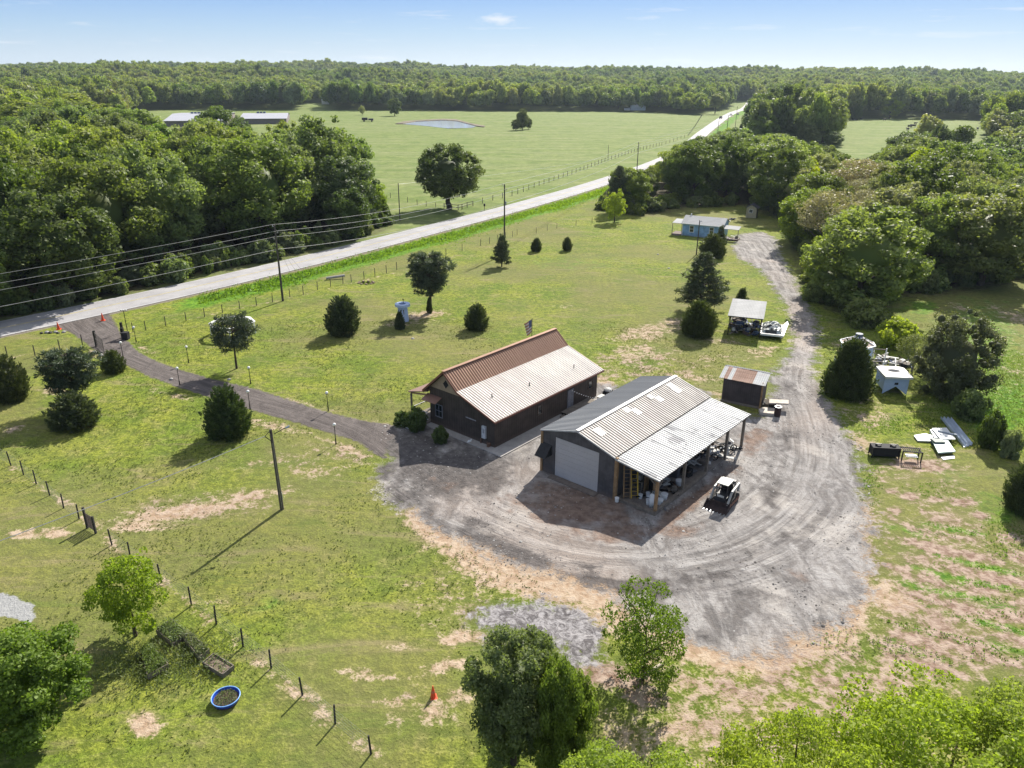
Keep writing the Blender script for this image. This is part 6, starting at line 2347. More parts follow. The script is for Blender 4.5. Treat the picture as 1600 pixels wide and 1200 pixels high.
def cone(g, lab, s=1.0, tilt=0):
    t = thing('traffic_cone', lab, 'traffic cone', g, .3)
    t.scale = (s, s, s)
    t.rotation_euler = (tilt, 0, .3)
    m = MB()
    m.box((0, 0, .025), (.42, .42, .05))
    m.build('base', ORANGE, t)
    m = MB()
    m.tube((0, 0, .05), (0, 0, .82), .16, .03, 14)
    m.build('cone', ORANGE, t)
    if s < 1.1:
        m = MB()
        m.tube((0, 0, .38), (0, 0, .52), .116, .09, 14, 0, False)
        m.build('band', simple('faded_band', (.62, .16, .10), .6), t)


cone(G(677, 1090), 'orange traffic cone alone on the bare patch in the lower lawn', .95)
cone(G(92, 515), 'orange cone left of the driveway mouth', 1.25, .12)
cone(G(161, 501), 'orange cone right of the driveway mouth', 1.25)
m = MB()
g = G(78, 521)
pt_ = thing('culvert_stones', 'dark culvert stones beside the left cone at the road', 'stones', g)
for i in range(6):
    m = MB()
    m.sphere((-.9 + .5 * i, rnd.uniform(-.3, .3), .12), rnd.uniform(.18, .32), 7, 5, 0, .6)
    m.build('stone', CONCRETE if i % 2 else DARK_METAL, pt_)

# ---------------------------------------------------------------- flag
g = G(829, 530)
g = HM @ Vector((-12.0, 19.8, 0))
gpx = proj(g.x, g.y, 0)
t = thing('flag_pole', 'pole with a faded striped flag behind the copper roof ridge', 'flagpole', g)
hf = height_for(g.x, g.y, 497)
m = MB()
m.tube((0, 0, 0), (0, 0, hf), .045, .03, 8)
m.build('pole', DARK_METAL, t)
fl = MB()
nc, nr = 10, 9
vs_ = []
for j in range(nr + 1):
    for i in range(nc + 1):
        u, v = i / nc, j / nr
        vs_.append((-.05 - u * .85 * (1 - .45 * v), .14 * math.sin(u * 7 + v * 2) * u, hf - .15 - v * 1.5 - u * .55))
fs, mi = [], []
for j in range(nr):
    for i in range(nc):
        fs.append(((j * (nc + 1) + i), (j * (nc + 1) + i + 1), ((j + 1) * (nc + 1) + i + 1), ((j + 1) * (nc + 1) + i)))
        mi.append(2 if (i < 4 and j < 5) else (j % 2))
fl.v, fl.f, fl.m = vs_, fs, mi
fl.build('flag', [simple('flag_red', (.45, .20, .17), .8), simple('flag_white', (.68, .64, .62), .8), simple('flag_blue', (.12, .14, .26), .8)], t)

# ---------------------------------------------------------------- white lighthouse-shaped pieces and frames
def ngon(n, r, a0=0.0):
    return [(r * math.cos(a0 + 2 * PI * i / n), r * math.sin(a0 + 2 * PI * i / n)) for i in range(n)]


def ring_slab(m, n, ro, ri, z0, z1, a0=0, mi=0):
    A, B = ngon(n, ro, a0), ngon(n, ri, a0)
    vs_ = [(x, y, z) for z in (z0, z1) for x, y in A] + [(x, y, z) for z in (z0, z1) for x, y in B]
    fs = []
    for i in range(n):
        j = (i + 1) % n
        fs += [(i, j, n + j, n + i), (2 * n + i, 3 * n + i, 3 * n + j, 2 * n + j), (n + i, n + j, 3 * n + j, 3 * n + i), (i, 2 * n + i, 2 * n + j, j)]
    m.add(vs_, fs, mi)


M_SHADEWH = simple('shaded_white_paint', (.50, .60, .80), .5, 0, .06)  # white paint with the blue tone of shade put into its colour
g = G(630, 501)
t = thing('white_tower', 'small white six-sided tower with a round hole in its overhanging top', 'tower', g, .1)
th = height_for(g.x, g.y, 474)
m = MB()
A, B = ngon(6, .85, PI / 6), ngon(6, .68, PI / 6)
m.add([(x, y, 0) for x, y in A] + [(x, y, th - .35) for x, y in B], [(i, (i + 1) % 6, 6 + (i + 1) % 6, 6 + i) for i in range(6)])
m.build('wall', M_SHADEWH, t)
m = MB()
ring_slab(m, 18, .98, .48, th - .35, th - .02)
m.build('overhanging_top', M_SHADEWH, t)
m = MB()
m.tube((0, 0, th - .5), (0, 0, th - .4), .6, .6, 14)  # black disc painting in the shade inside the hole
m.build('hole_shade_disc', BLACKPL, t)
window(t, (-.04, -.66, th * .55), .46, .75, '-y', simple('tower_white', (.7, .72, .78), .5), GLASS_D, .035, 2, .05, 3)
m = MB()
m.tube((.1, .3, th - .05), (.12, .3, th + .35), .05, .02, 6)
m.sphere((.1, .3, th + .42), .1, 7, 5)
m.build('finial', DARK_METAL, t)

g = G(365, 522)
t = thing('octagonal_gallery', 'low open white octagonal frame behind the open pine', 'frame', g, .2)
fh = 1.55
m = MB()
ring_slab(m, 8, 2.75, 2.35, fh - .12, fh)
m.build('top_rail', WHITE, t)
for i, (x, y) in enumerate(ngon(8, 2.6)):
    if i % 2 == 0 or i in (7, 1):
        m = MB()
        m.bar((x, y, 0), (x * .98, y * .98, fh), .13, .13)
        m.build('leg', WHITE, t)
m = MB()
A = ngon(8, 2.6)
for i in range(8):
    a_, b_ = A[i], A[(i + 1) % 8]
    md = ((a_[0] + b_[0]) / 2, (a_[1] + b_[1]) / 2)
    m.bar((a_[0], a_[1], fh - .55), (md[0], md[1], fh - .1), .08, .08)
    m.bar((b_[0], b_[1], fh - .55), (md[0], md[1], fh - .1), .08, .08)
m.build('brace', WHITE, t)

# white cabin with the round hole
a, b = G(1378, 615), G(1416, 617)
aa = math.atan2(b.y - a.y, b.x - a.x)
cwid = (b - a).length
t = thing('white_cabin', 'square white cabin with a round hole in its flat top and notched bottom edge', 'cabin', a, aa)
hC_ = height_for(a.x, a.y, 590)
m = MB()
for y in (0, 2.4):
    m.extr([(0, 0), (cwid * .5, .85), (cwid, 0), (cwid, hC_), (0, hC_)], 'y', y, y + .08)
for x in (0, cwid - .08):
    m.box((x + .04, 1.24, hC_ / 2 + .2), (.08, 2.3, hC_ - .4))
m.build('wall', M_SHADEWH, t)
m = MB()
n = 20
ro = [(-.15, -.3), (cwid + .3, -.3), (cwid + .15, 2.9), (-.05, 2.9)]
hole = [(cwid * .55 + .62 * math.cos(2 * PI * i / n), 1.6 + .42 * math.sin(2 * PI * i / n)) for i in range(n)]
outer = []
for i in range(n):
    an = 2 * PI * i / n
    dx, dy = math.cos(an), math.sin(an)
    cxh, cyh = cwid * .55, 1.6
    ts = []
    if dx > 1e-6: ts.append((cwid + .25 - cxh) / dx)
    if dx < -1e-6: ts.append((-.12 - cxh) / dx)
    if dy > 1e-6: ts.append((2.9 - cyh) / dy)
    if dy < -1e-6: ts.append((-.3 - cyh) / dy)
    s = min(q for q in ts if q > 0)
    outer.append((cxh + dx * s, cyh + dy * s))
corner = [(cwid + .25, 2.9), (-.12, 2.9), (-.12, -.3), (cwid + .25, -.3)]
vs_, fs = [], []
for z_ in (hC_, hC_ + .22):
    vs_ += [(x, y, z_) for x, y in outer] + [(x, y, z_) for x, y in hole]
for i in range(n):
    j = (i + 1) % n
    fs += [(2 * n + i, 2 * n + j, 3 * n + j, 3 * n + i), (i, n + i, n + j, j), (i, j, 2 * n + j, 2 * n + i), (n + i, 3 * n + i, 3 * n + j, n + j)]
m.add(vs_, fs)
m.build('flat_top', simple('top_white', (.66, .64, .60), .6, 0, .12), t)
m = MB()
m.box((cwid / 2, 1.25, hC_ - .35), (cwid - .25, 2.1, .04))  # black sheet standing in for the shade within the cabin
m.build('inside_shade_panel', BLACKPL, t)
window(t, (cwid * .5, -.01, hC_ * .66), .38, .26, '-y', M_SHADEWH, BLACKPL, .03)

# octagonal hut with ribbed top behind the big cedar
g = G(1330, 590)
t = thing('octagonal_hut', 'white octagonal hut with white roof ribs behind the big dark cedar', 'hut', g, .15)
hO = height_for(g.x, g.y, 536)
m = MB()
m.prism(ngon(8, 1.6), 0, hO)
m.build('wall', M_SHADEWH, t)
m = MB()
A = ngon(8, 1.75)
m.add([(x, y, hO) for x, y in A] + [(0, 0, hO + .75)], [(i, (i + 1) % 8, 8) for i in range(8)])
rf_ = m.build('roof', simple('hut_roof', (.45, .36, .30), .8, 0, .4, 3), t)
m = MB()
for x, y in A:
    m.bar((x, y, hO + .02), (x * .12, y * .12, hO + .78), .14, .06)
for i in range(8):
    a_, b_ = A[i], A[(i + 1) % 8]
    m.bar((*a_, hO), (*b_, hO), .12, .10)
m.build('rib', WHITE, rf_)
m = MB()
m.prism(ngon(8, .38), hO + .62, hO + 1.05)
m.build('cupola', simple('slate', (.10, .12, .16), .6), t)
for k_, (px, py, wd, ht_, lab) in enumerate(((1362, 575, 1.9, 3.3, 'leaning pale timber rack right of the octagonal hut'), (1318, 560, 2.4, 1.2, 'bluish grey panel frame behind the octagonal hut'), (1352, 548, 2.0, 1.2, 'thin timber frame behind the hut on the right'))):
    g = G(px, py + 14)
    t = thing('timber_frame', lab, 'timber frame', g, (-.15, .1, .3)[k_])
    m = MB()
    m.bar((-wd / 2, 0, 0), (-wd / 2, 0, ht_), .09, .09)
    m.bar((wd / 2, 0, 0), (wd / 2, 0, ht_), .09, .09)
    m.build('upright', WHITE if k_ != 1 else STEEL, t)
    m = MB()
    for z_ in ((ht_ * .3, ht_ * .62, ht_ * .96) if k_ == 0 else (ht_ * .3, ht_ * .95)):
        m.bar((-wd / 2, 0, z_), (wd / 2, 0, z_), .07, .09)
    if k_ == 0:
        m.bar((-wd / 2, .05, ht_ * .95), (wd / 2, .05, ht_ * .62), .06, .08)
        m.bar((-wd / 2, .05, ht_ * .60), (wd / 2, .05, ht_ * .3), .06, .08)
    m.build('rail', WOOD_GREY if k_ != 1 else STEEL, t)

# ---------------------------------------------------------------- sheet stacks, scrap, piles
def slab_thing(name, cat, lab, corners, z, th_, mat, tilt=0):
    P = [G(*c, z) for c in corners]
    o = sum(P, Vector()) / len(P)
    t = thing(name, lab, cat, (o.x, o.y, 0))
    m = MB()
    pl = [(p.x - o.x, p.y - o.y) for p in P]
    m.prism(pl, z - th_ if z > th_ else 0.01, z)
    s = m.build('sheet', mat, t)
    return t, pl


M_SHW = simple('sheet_white', (.74, .74, .72), .45, .1, .06)
M_SHG = simple('sheet_green_grey', (.42, .52, .50), .45, .1, .08)
M_SHD = simple('sheet_dark_green', (.025, .06, .055), .5, 0, .2)
slab_thing('metal_sheet', 'metal sheet', 'white sheet lying furthest left beside the stack', [(1428, 680), (1434, 688), (1454, 689), (1459, 681), (1446, 677)], .2, .12, M_SHW)
t_, _ = slab_thing('metal_sheet', 'metal sheet', 'large white sheet with a grey tube lying on it', [(1456, 669), (1479, 668), (1493, 686), (1470, 686)], .5, .08, M_SHW)
m = MB()
m.tube((-.3, .4, .56), (.9, -.5, .58), .09, .09, 8)
m.build('tube', STEEL, t_)
slab_thing('metal_sheet', 'metal sheet', 'narrow white sheet under the large white one', [(1453, 671), (1458, 671), (1467, 684), (1461, 684)], .35, .3, M_SHW)
t_, _ = slab_thing('metal_sheet', 'metal sheet', 'pale green sheet with dark edges in front of the white ones', [(1456, 687), (1480, 686), (1493, 705), (1466, 707)], .42, .12, M_SHG)
m = MB()
m.box((-.1, .7, .5), (.9, .7, .14))
m.build('dark_block', M_SHD, t_)
slab_thing('metal_sheet', 'metal sheet', 'dark green sheet corner beneath the pale green sheet', [(1453, 684), (1479, 684), (1484, 690), (1457, 692)], .30, .28, M_SHD)
slab_thing('metal_sheet', 'metal sheet', 'white sheet nearest the bare soil', [(1470, 714), (1491, 711), (1492, 716), (1474, 718)], .12, .1, M_SHW)
a, b = G(1477, 655), G(1513, 700)
d_ = (b - a)
for k_, (o_, lab) in enumerate(((-.32, 'left of the long silver gutters lying beside the sheets'), (.0, 'middle of the long silver gutters lying beside the sheets'), (.32, 'right of the long silver gutters lying beside the sheets'))):
    t = thing('metal_gutter', lab, 'gutter', a, math.atan2(d_.y, d_.x), 'long silver gutters by the garden')
    m = MB()
    L = d_.length * (1 - .04 * k_)
    for p, q in (((-.13, .28), (-.11, .05)), ((-.11, .05), (.11, .05)), ((.11, .05), (.13, .28))):
        m.add([(0, o_ + p[0], p[1]), (L, o_ + p[0], p[1]), (L, o_ + q[0], q[1]), (0, o_ + q[0], q[1])], [(0, 1, 2, 3)])
        m.add([(0, o_ + p[0] + .012, p[1] + .012), (L, o_ + p[0] + .012, p[1] + .012), (L, o_ + q[0] + .012, q[1] + .012), (0, o_ + q[0] + .012, q[1] + .012)], [(3, 2, 1, 0)])
    m.build('channel', simple('silver_%d' % k_, (.62, .68, .76), .4, .2, .05), t)
for k_, (px, py, w_, lab) in enumerate(((1383, 716, 2.2, 'wider black steel table with burners on top beside the garden'), (1423, 722, 1.5, 'narrower black steel frame with a grate top beside the garden'))):
    t = thing('steel_table', lab, 'steel table', G(px, py), (-.1, -.2)[k_])
    m = MB()
    if k_ == 0:
        m.box((0, .4, .55), (w_, .8, .75))
        m.box((0, .4, .95), (w_ + .1, .9, .05))
    else:
        for i in range(9):
            m.box((-w_ / 2 + w_ * (i + .5) / 9, .4, .95), (.06, .9, .05))
        m.box((0, 0, .94), (w_ + .1, .08, .08))
        m.box((0, .8, .94), (w_ + .1, .08, .08))
    m.build('top', BLACKPL, t)
    for x in (-w_ / 2, w_ / 2):
        for y in (0, .8):
            m = MB()
            m.box((x, y, .45), (.09, .09, .9))
            m.build('leg', DARK_METAL, t)
    if k_ == 0:
        for x in (-.6, .6):
            m = MB()
            m.tube((x, .4, .98), (x, .4, 1.1), .26, .22, 10)
            m.box((x, .4, 1.12), (.5, .1, .08))
            m.build('burner', DARK_METAL, t)
    else:
        m = MB()
        m.box((.05, .3, .45), (.9, .5, .04))
        m.build('shelf', WHITE, t)
# stone slabs, barrel by the shed
t = thing('flat_stone', 'pale flat stone beside the barrel, nearest the shed', 'stone', G(1201, 645))
m = MB()
m.prism([(-1.0, -.5), (.2, -.8), (1.0, -.3), (.8, .5), (-.2, .7), (-.9, .3)], 0, .28)
m.build('slab', simple('pale_stone', (.50, .44, .37), .8), t)
t = thing('flat_stone', 'pale flat stone slab resting at the top of the barrel', 'stone', G(1213, 640))
m = MB()
m.prism([(-.9, -.3), (.9, -.5), (1.2, .4), (-.6, .6)], 0.72, .86)
m.build('slab', bpy.data.materials['pale_stone'], t)
m = MB()
m.box((-.4, .1, .36), (.5, .5, .72))
m.build('block', DARK_METAL, t)
t = thing('burn_barrel', 'dark upright steel barrel at the lane side of the small shed', 'barrel', G(1214, 650))
m = MB()
m.tube((0, 0, 0), (0, 0, .95), .3, .3, 16)
for z_ in (.3, .62):
    m.tube((0, 0, z_), (0, 0, z_ + .04), .315, .315, 16)
m.build('drum', simple('burnt_steel', (.05, .03, .028), .8, .2, .4, 6), t)
m = MB()
ring_slab(m, 16, .32, .26, .95, .98)
m.build('rim', STEEL, t)

M_JUNK = [simple('junk_grey', (.12, .12, .13), .7, .2, .3), simple('junk_pale', (.48, .47, .44), .6, 0, .15), simple('junk_brown', (.10, .065, .045), .85, 0, .3), BLACKPL, simple('junk_blue', (.10, .14, .24), .6, 0, .2), WOOD_GREY]


def junk(name, lab, loc, rz, sx, sy, h, n, seed, pale=.2, cat='junk pile', part=('plank', 'crate', 'pipe')):
    rr = random.Random(seed)
    t = thing(name, lab, cat, loc, rz)
    for i in range(n):
        m = MB()
        x, y = rr.uniform(-sx / 2, sx / 2), rr.uniform(-sy / 2, sy / 2)
        z = rr.uniform(.05, 1) * h * (1 - .4 * abs(x) / sx)
        v = rr.random()
        mt = M_JUNK[1] if rr.random() < pale else rr.choice(M_JUNK)
        M = Matrix.Rotation(rr.uniform(-.35, .35), 4, 'X') @ Matrix.Rotation(rr.uniform(-.35, .35), 4, 'Y') @ Matrix.Rotation(rr.uniform(0, 3.1), 4, 'Z')
        if v < .45:
            m.box((x, y, z), (rr.uniform(.9, 2.2), rr.uniform(.1, .25), .05), 0, 0, M)
            nm = part[0]
        elif v < .8:
            m.box((x, y, z * .8), (rr.uniform(.3, .9), rr.uniform(.3, .7), rr.uniform(.15, .45)), 0, 0, M)
            nm = part[1]
        else:
            L = rr.uniform(.4, 1.0)
            dv = Vector((rr.uniform(-1, 1), rr.uniform(-1, 1), rr.uniform(-.2, .2))).normalized() * L
            m.tube(Vector((x, y, z)) - dv, Vector((x, y, z)) + dv, .06, .06, 7)
            nm = part[2]
        m.build(nm, mt, t)
    return t


WM = Matrix.Translation(ws.location) @ Matrix.Rotation(ba, 4, 'Z')
junk('salvage_pile', 'dark heap of planks and crates under the open woodshed roof', WM @ Vector((bw / 2, dpt * .45, 0)), ba, bw * .85, dpt * .8, 1.35, 90, 1, .03)
junk('salvage_pile', 'pale scrap heap behind the white cabin', G(1388, 571), .2, 4.4, 3.0, .8, 46, 2, .55)
junk('scrap_heap', 'bits of scrap on the shed side beside the stones', G(1198, 632), .1, .9, .8, .5, 7, 3, .3)
junk('porch_clutter', 'clutter under the right canopy of the blue cottage', G(1140, 374), 0, 2.6, 1.4, .7, 14, 4, .3)
junk('yard_clutter', 'clutter under the trees beside the beige shed', G(1144, 345), .3, 4.5, 3, .5, 16, 5, .3)
# flatbed trailer with tarped load
a, b = G(1190, 528), G(1219, 531)
ta = math.atan2(b.y - a.y, b.x - a.x)
t = thing('loaded_trailer', 'low flatbed trailer with a dark and white tarped load beside the woodshed', 'trailer', (a + b) / 2, ta)
m = MB()
m.box((0, 2.2, .55), (2.7, 4.6, .10))
m.build('bed', simple('trailer_white', (.3, .3, .3), .5), t)
m = MB()
m.box((0, -.12, .48), (2.8, .07, .16))
m.box((0, 4.55, .48), (2.8, .07, .16))
m.build('bed_rail', WHITE, t)
for x in (-1.25, 1.25):
    for y in (1.7, 2.6):
        m = MB()
        m.tube((x - .1, y, .33), (x + .1, y, .33), .32, .32, 14)
        m.build('wheel', RUBBER, t)
m = MB()
nx2, ny2 = 13, 17
vs_ = []
for j in range(ny2):
    for i in range(nx2):
        u, v = i / (nx2 - 1), j / (ny2 - 1)
        e_ = math.sin(PI * u) ** .5 * math.sin(PI * v) ** .4
        vs_.append((-1.15 + 2.3 * u, .35 + 3.9 * v, .6 + e_ * (.75 + .25 * math.sin(u * 9 + v * 5) * math.cos(v * 11) + rnd.uniform(-.1, .1))))
fs = [(j * nx2 + i, j * nx2 + i + 1, (j + 1) * nx2 + i + 1, (j + 1) * nx2 + i) for j in range(ny2 - 1) for i in range(nx2 - 1)]
m.v, m.f = vs_, fs
kk = random.Random(4)
m.m = [0 if (math.sin(i * .35) + kk.uniform(-.8, .8)) > 0.1 else 1 for i in range(len(fs))]
m.build('tarp', [simple('tarp_black', (.03, .035, .035), .4), simple('tarp_pale', (.40, .42, .40), .5)], t)
t_, _ = slab_thing('metal_sheet', 'metal sheet', 'pale sheet on the ground between the trailer and the lane', [(1220, 529), (1222, 510), (1231, 501), (1232, 506), (1225, 524)], .08, .05, M_SHW)

# ---------------------------------------------------------------- skid-steer loader
f_, r_ = G(1110, 806), G(1146, 768)
dv = (f_ - r_).normalized()
la = math.atan2(dv.y, dv.x)           # local +x points to the bucket
t = thing('skid_steer_loader', 'white compact track loader with a black toothed bucket on the gravel', 'loader', (r_ + f_) / 2 + Vector((0.05, 0.1, 0)), la)
t.scale = (.88, .88, .88)
M_LW = simple('loader_white', (.30, .30, .285), .45, .05, .08)
M_LB = simple('loader_black', (.03, .03, .032), .5, .1, .3)
M_RUSTB = simple('bucket_steel', (.045, .030, .028), .75, .2, .4, 5)
for s in (-1, 1):
    m = MB()
    pr_ = []
    for an in np.linspace(PI / 2, PI * 1.5, 7):
        pr_.append((-1.05 + .36 * math.cos(an), .37 + .36 * math.sin(an)))
    for an in np.linspace(-PI / 2, PI / 2, 7):
        pr_.append((.65 + .30 * math.cos(an), .31 + .30 * math.sin(an)))
    m.extr(pr_, 'y', s * .72 - .2, s * .72 + .2)
    tk = m.build('track', RUBBER, t)
    m = MB()
    for x in (-1.05, -.6, -.2, .2, .65):
        m.tube((x, s * .93, .33), (x, s * .95, .33), .2, .2, 10)
    m.build('roller', simple('roller_brown', (.20, .10, .07), .8) if s < 0 else bpy.data.materials['roller_brown'], tk)
    m = MB()   # lift arm
    m.bar((-1.35, s * .78, 1.55), (.25, s * .78, 1.38), .14, .22, 0)
    m.bar((.25, s * .78, 1.38), (1.02, s * .78, .45), .14, .20, 0)
    m.bar((-1.35, s * .78, 1.55), (-1.25, s * .78, .85), .14, .26, 0)
    m.build('lift_arm', M_LW, t)
    m = MB()
    m.tube((-.9, s * .66, 1.0), (.2, s * .7, 1.25), .05, .05, 8)
    m.build('cylinder', STEEL, t)
m = MB()
m.extr([(-1.5, .45), (-1.55, 1.35), (-1.3, 1.5), (-.75, 1.5), (-.7, .95), (.75, .85), (.85, .35), (-1.3, .3)], 'y', -.5, .5)
m.build('body', M_LB, t)
m = MB()
m.box((-1.1, .515, 1.18), (.8, .03, .5))
m.box((-1.1, -.515, 1.18), (.8, .03, .5))
m.box((-1.3, 0, 1.53), (.5, .98, .06))
m.build('side_cover', M_LW, t)
m = MB()
m.box((-1.57, 0, .95), (.04, .8, .5))
m.box((-1.35, 0, 1.62), (.35, .95, .14))
m.build('engine_grille', M_LB, t)
m = MB()
for x, y in ((-.72, -.46), (-.72, .46), (.55, -.46), (.55, .46)):
    m.bar((x, y, .9), (x * .92, y, 2.0), .06, .06)
m.box((.62, 0, .95), (.06, .9, .35))
m.bar((.55, -.46, .95), (.62, .46, .95), .05, .05)
m.box((-.72, 0, 1.3), (.04, .86, .7))
m.build('cab_frame', M_LB, t)
m = MB()
m.box((-.08, 0, 2.04), (1.30, 1.0, .07))
m.build('cab_roof', simple('roof_cream', (.28, .29, .25), .45), t)
m = MB()
m.box((-.45, 0, 1.12), (.45, .5, .14))
m.box((-.63, 0, 1.45), (.12, .48, .6))
m.build('seat', BLACKPL, t)
m = MB()
m.box((.72, 0, .98), (.03, .6, .2))
m.build('front_plate', simple('plate_grey', (.5, .5, .48), .5), t)
m = MB()
m.extr([(1.0, .62), (1.02, .18), (1.18, .05), (1.85, .0), (1.86, .04), (1.22, .10), (1.09, .22), (1.07, .62)], 'y', -1.0, 1.0)
for s in (-1, 1):
    m.extr([(1.0, .62), (1.02, .18), (1.18, .05), (1.85, .0), (1.75, .18), (1.07, .62)], 'y', s * 1.0 - .03, s * 1.0 + .03)
bk_ = m.build('bucket', [M_RUSTB], t)
for i in range(7):
    m = MB()
    m.bar((1.82, -.9 + i * .3, .04), (2.05, -.9 + i * .3, .03), .07, .05)
    m.build('bucket_tooth', STEEL, bk_)

# ---------------------------------------------------------------- things in the open bay
def KL(x, y, z=0):
    return KM @ Vector((x, y, z))


def ladder(name, lab, p0, p1, wd, rungs, mat, rz):
    t = thing(name, lab, 'ladder', KL(*p0), KA + rz)
    v = Vector(p1) - Vector(p0)
    L = v.length
    v = Vector((math.hypot(v.x, v.y) * (1 if True else 1), 0, v.z))
    m = MB()
    for s in (-1, 1):
        m.bar((0, s * wd / 2, 0), (v.x, s * wd / 2, v.z), .05, .09, 0, (0, 1, 0))
    m.build('rail', mat, t)
    m = MB()
    for i in range(rungs):
        f = (i + .7) / rungs
        m.tube((v.x * f, -wd / 2, v.z * f), (v.x * f, wd / 2, v.z * f), .022, .022, 6)
    m.build('rung', mat, t)


ladder('ladder', 'pale wooden ladder leaning on the corner of the open bay', (7.75, .55, .12), (7.2, .55, 2.75), .5, 9, WOOD, PI * .75)
ladder('ladder', 'yellow ladder leaning inside the open bay', (8.15, 1.0, .12), (7.5, 1.0, 2.3), .5, 7, simple('ladder_yellow', (.55, .36, .04), .5), PI * .75)


def bucket(x, y, lab, r=.16, h=.36, mat=None, z=.09, grp='white buckets in the open bay'):
    t = thing('bucket', lab, 'bucket', KL(x, y, z), rnd.uniform(0, 3), grp)
    m = MB()
    m.tube((0, 0, 0), (0, 0, h), r * .85, r, 14, 0, False)
    m.tube((0, 0, 0), (0, 0, .02), r * .85, r * .85, 14)
    m.build('body', mat or WHITE, t)
    m = MB()
    m.tube((0, 0, h * .93), (0, 0, h), r * 1.06, r * 1.06, 14)
    m.build('lid', mat or WHITE, t)


bucket(7.35, -.22, 'white bucket at the foot of the corner post', z=.06)
bucket(8.45, 1.35, 'white bucket in the open bay left of the pair')
bucket(8.75, 1.95, 'first white bucket beside the workbench in the open bay')
bucket(9.0, 1.6, 'second white bucket beside the workbench in the open bay')
bucket(9.35, 1.0, 'white bucket in front of the tanks in the open bay', .19, .42)
bucket(9.9, 2.4, 'larger pale tub behind the near bay post', .26, .5)
bucket(10.0, 1.6, 'pale tub right behind the near bay post', .24, .42)
bucket(9.8, 4.9, 'round pale drum deeper in the open bay', .3, .55)
t = thing('gas_cylinder', 'tall white gas cylinder just left of the near bay post', 'gas cylinder', KL(9.75, .75, .08))
m = MB()
m.tube((0, 0, 0), (0, 0, 1.05), .17, .17, 16)
m.sphere((0, 0, 1.05), .17, 14, 8, 0, .8)
m.build('tank', WHITE, t, True)
m = MB()
m.tube((0, 0, 1.15), (0, 0, 1.3), .04, .04, 8)
m.build('valve', STEEL, t)
t = thing('workbench', 'dark workbench against the wall inside the open bay', 'workbench', KL(7.6, 3.2, .08), KA)
m = MB()
m.box((0, 0, .85), (1.0, 2.2, .07))
m.build('top', WOOD_GREY, t)
for x in (-.42, .42):
    for y in (-1, 1):
        m = MB()
        m.box((x, y, .41), (.09, .09, .82))
        m.build('leg', WOOD_GREY, t)
t = thing('appliance', 'dark open cupboard frame standing in the open bay', 'cupboard', KL(8.2, 2.6, .08), KA)
m = MB()
m.box((0, 0, .7), (.08, .7, 1.4))
m.box((.8, 0, .7), (.08, .7, 1.4))
m.box((.4, 0, 1.42), (.88, .7, .07))
m.build('frame', WOOD, t)
m = MB()
m.box((.4, .3, .7), (.7, .05, 1.3))
m.build('back', BLACKPL, t)
for k_, (x, y, s, h_, m_, lab) in enumerate(((7.6, 2.5, .4, .35, M_JUNK[1], 'pale carton on the workbench'), (7.7, 3.6, .5, .3, M_JUNK[2], 'brown box on the workbench'), (8.6, 6.2, .8, .7, M_JUNK[0], 'grey crate deeper in the bay'), (9.4, 6.9, .7, .6, M_JUNK[3], 'black crate near the second bay post'))):
    t = thing('crate', lab, 'crate', KL(x, y, .93 if k_ < 2 else .09), KA + rnd.uniform(-.3, .3))
    m = MB()
    m.box((0, 0, h_ / 2), (s, s * .8, h_))
    m.build('body', m_, t)
    m = MB()
    m.box((0, 0, h_ + .02), (s + .04, s * .8 + .04, .05))
    m.build('lid', m_, t)
junk('bay_clutter', 'dark clutter on the floor of the open bay', KL(9.1, 3.4, .08), KA, 2.0, 3.5, .45, 22, 8, .2)
junk('bay_clutter', 'mixed machinery and boards at the far end of the open bay', KL(8.6, 8.6, .08), KA, 2.4, 3.8, .8, 26, 9, .25)
junk('bay_clutter', 'scattered parts and boards under the far roof corner', KL(9.2, 12.6, .06), KA, 2.6, 2.8, .4, 22, 10, .45)
for k_, (x, y, lab) in enumerate(((9.3, 10.4, 'first parked dirt bike in the open bay'), (9.9, 12.9, 'second parked dirt bike at the far end of the open bay'))):
    t = thing('dirt_bike', lab, 'motorcycle', KL(x, y, .08), KA + (.5, .9)[k_], 'dirt bikes in the open bay')
    for xx in (-.65, .65):
        m = MB()
        for i in range(14):
            a0, a1 = 2 * PI * i / 14, 2 * PI * (i + 1) / 14
            m.tube((xx + .28 * math.cos(a0), 0, .32 + .28 * math.sin(a0)), (xx + .28 * math.cos(a1), 0, .32 + .28 * math.sin(a1)), .05, .05, 5, 0, False)
        m.tube((xx, -.05, .32), (xx, .05, .32), .06, .06, 8)
        m.build('wheel', RUBBER, t)
    m = MB()
    m.bar((-.6, 0, .34), (0, 0, .5), .08, .08)
    m.bar((.65, 0, .34), (.42, 0, .95), .06, .06)
    m.bar((0, 0, .45), (.4, 0, .8), .12, .2)
    m.bar((.42, -.32, 1.02), (.42, .32, 1.02), .03, .03)
    m.build('frame', STEEL, t)
    m = MB()
    m.box((-.25, 0, .8), (.75, .18, .09))
    m.build('seat', BLACKPL, t)
    m = MB()
    m.sphere((.22, 0, .82), .16, 8, 6)
    m.bar((-.9, 0, .78), (-.55, 0, .82), .12, .03)
    m.build('fairing', (WHITE, simple('fairing_dark', (.05, .05, .06), .4))[k_], t)

# things on the house terrace
def HLc(x, y, z=0):
    return HM @ Vector((x, y, z))


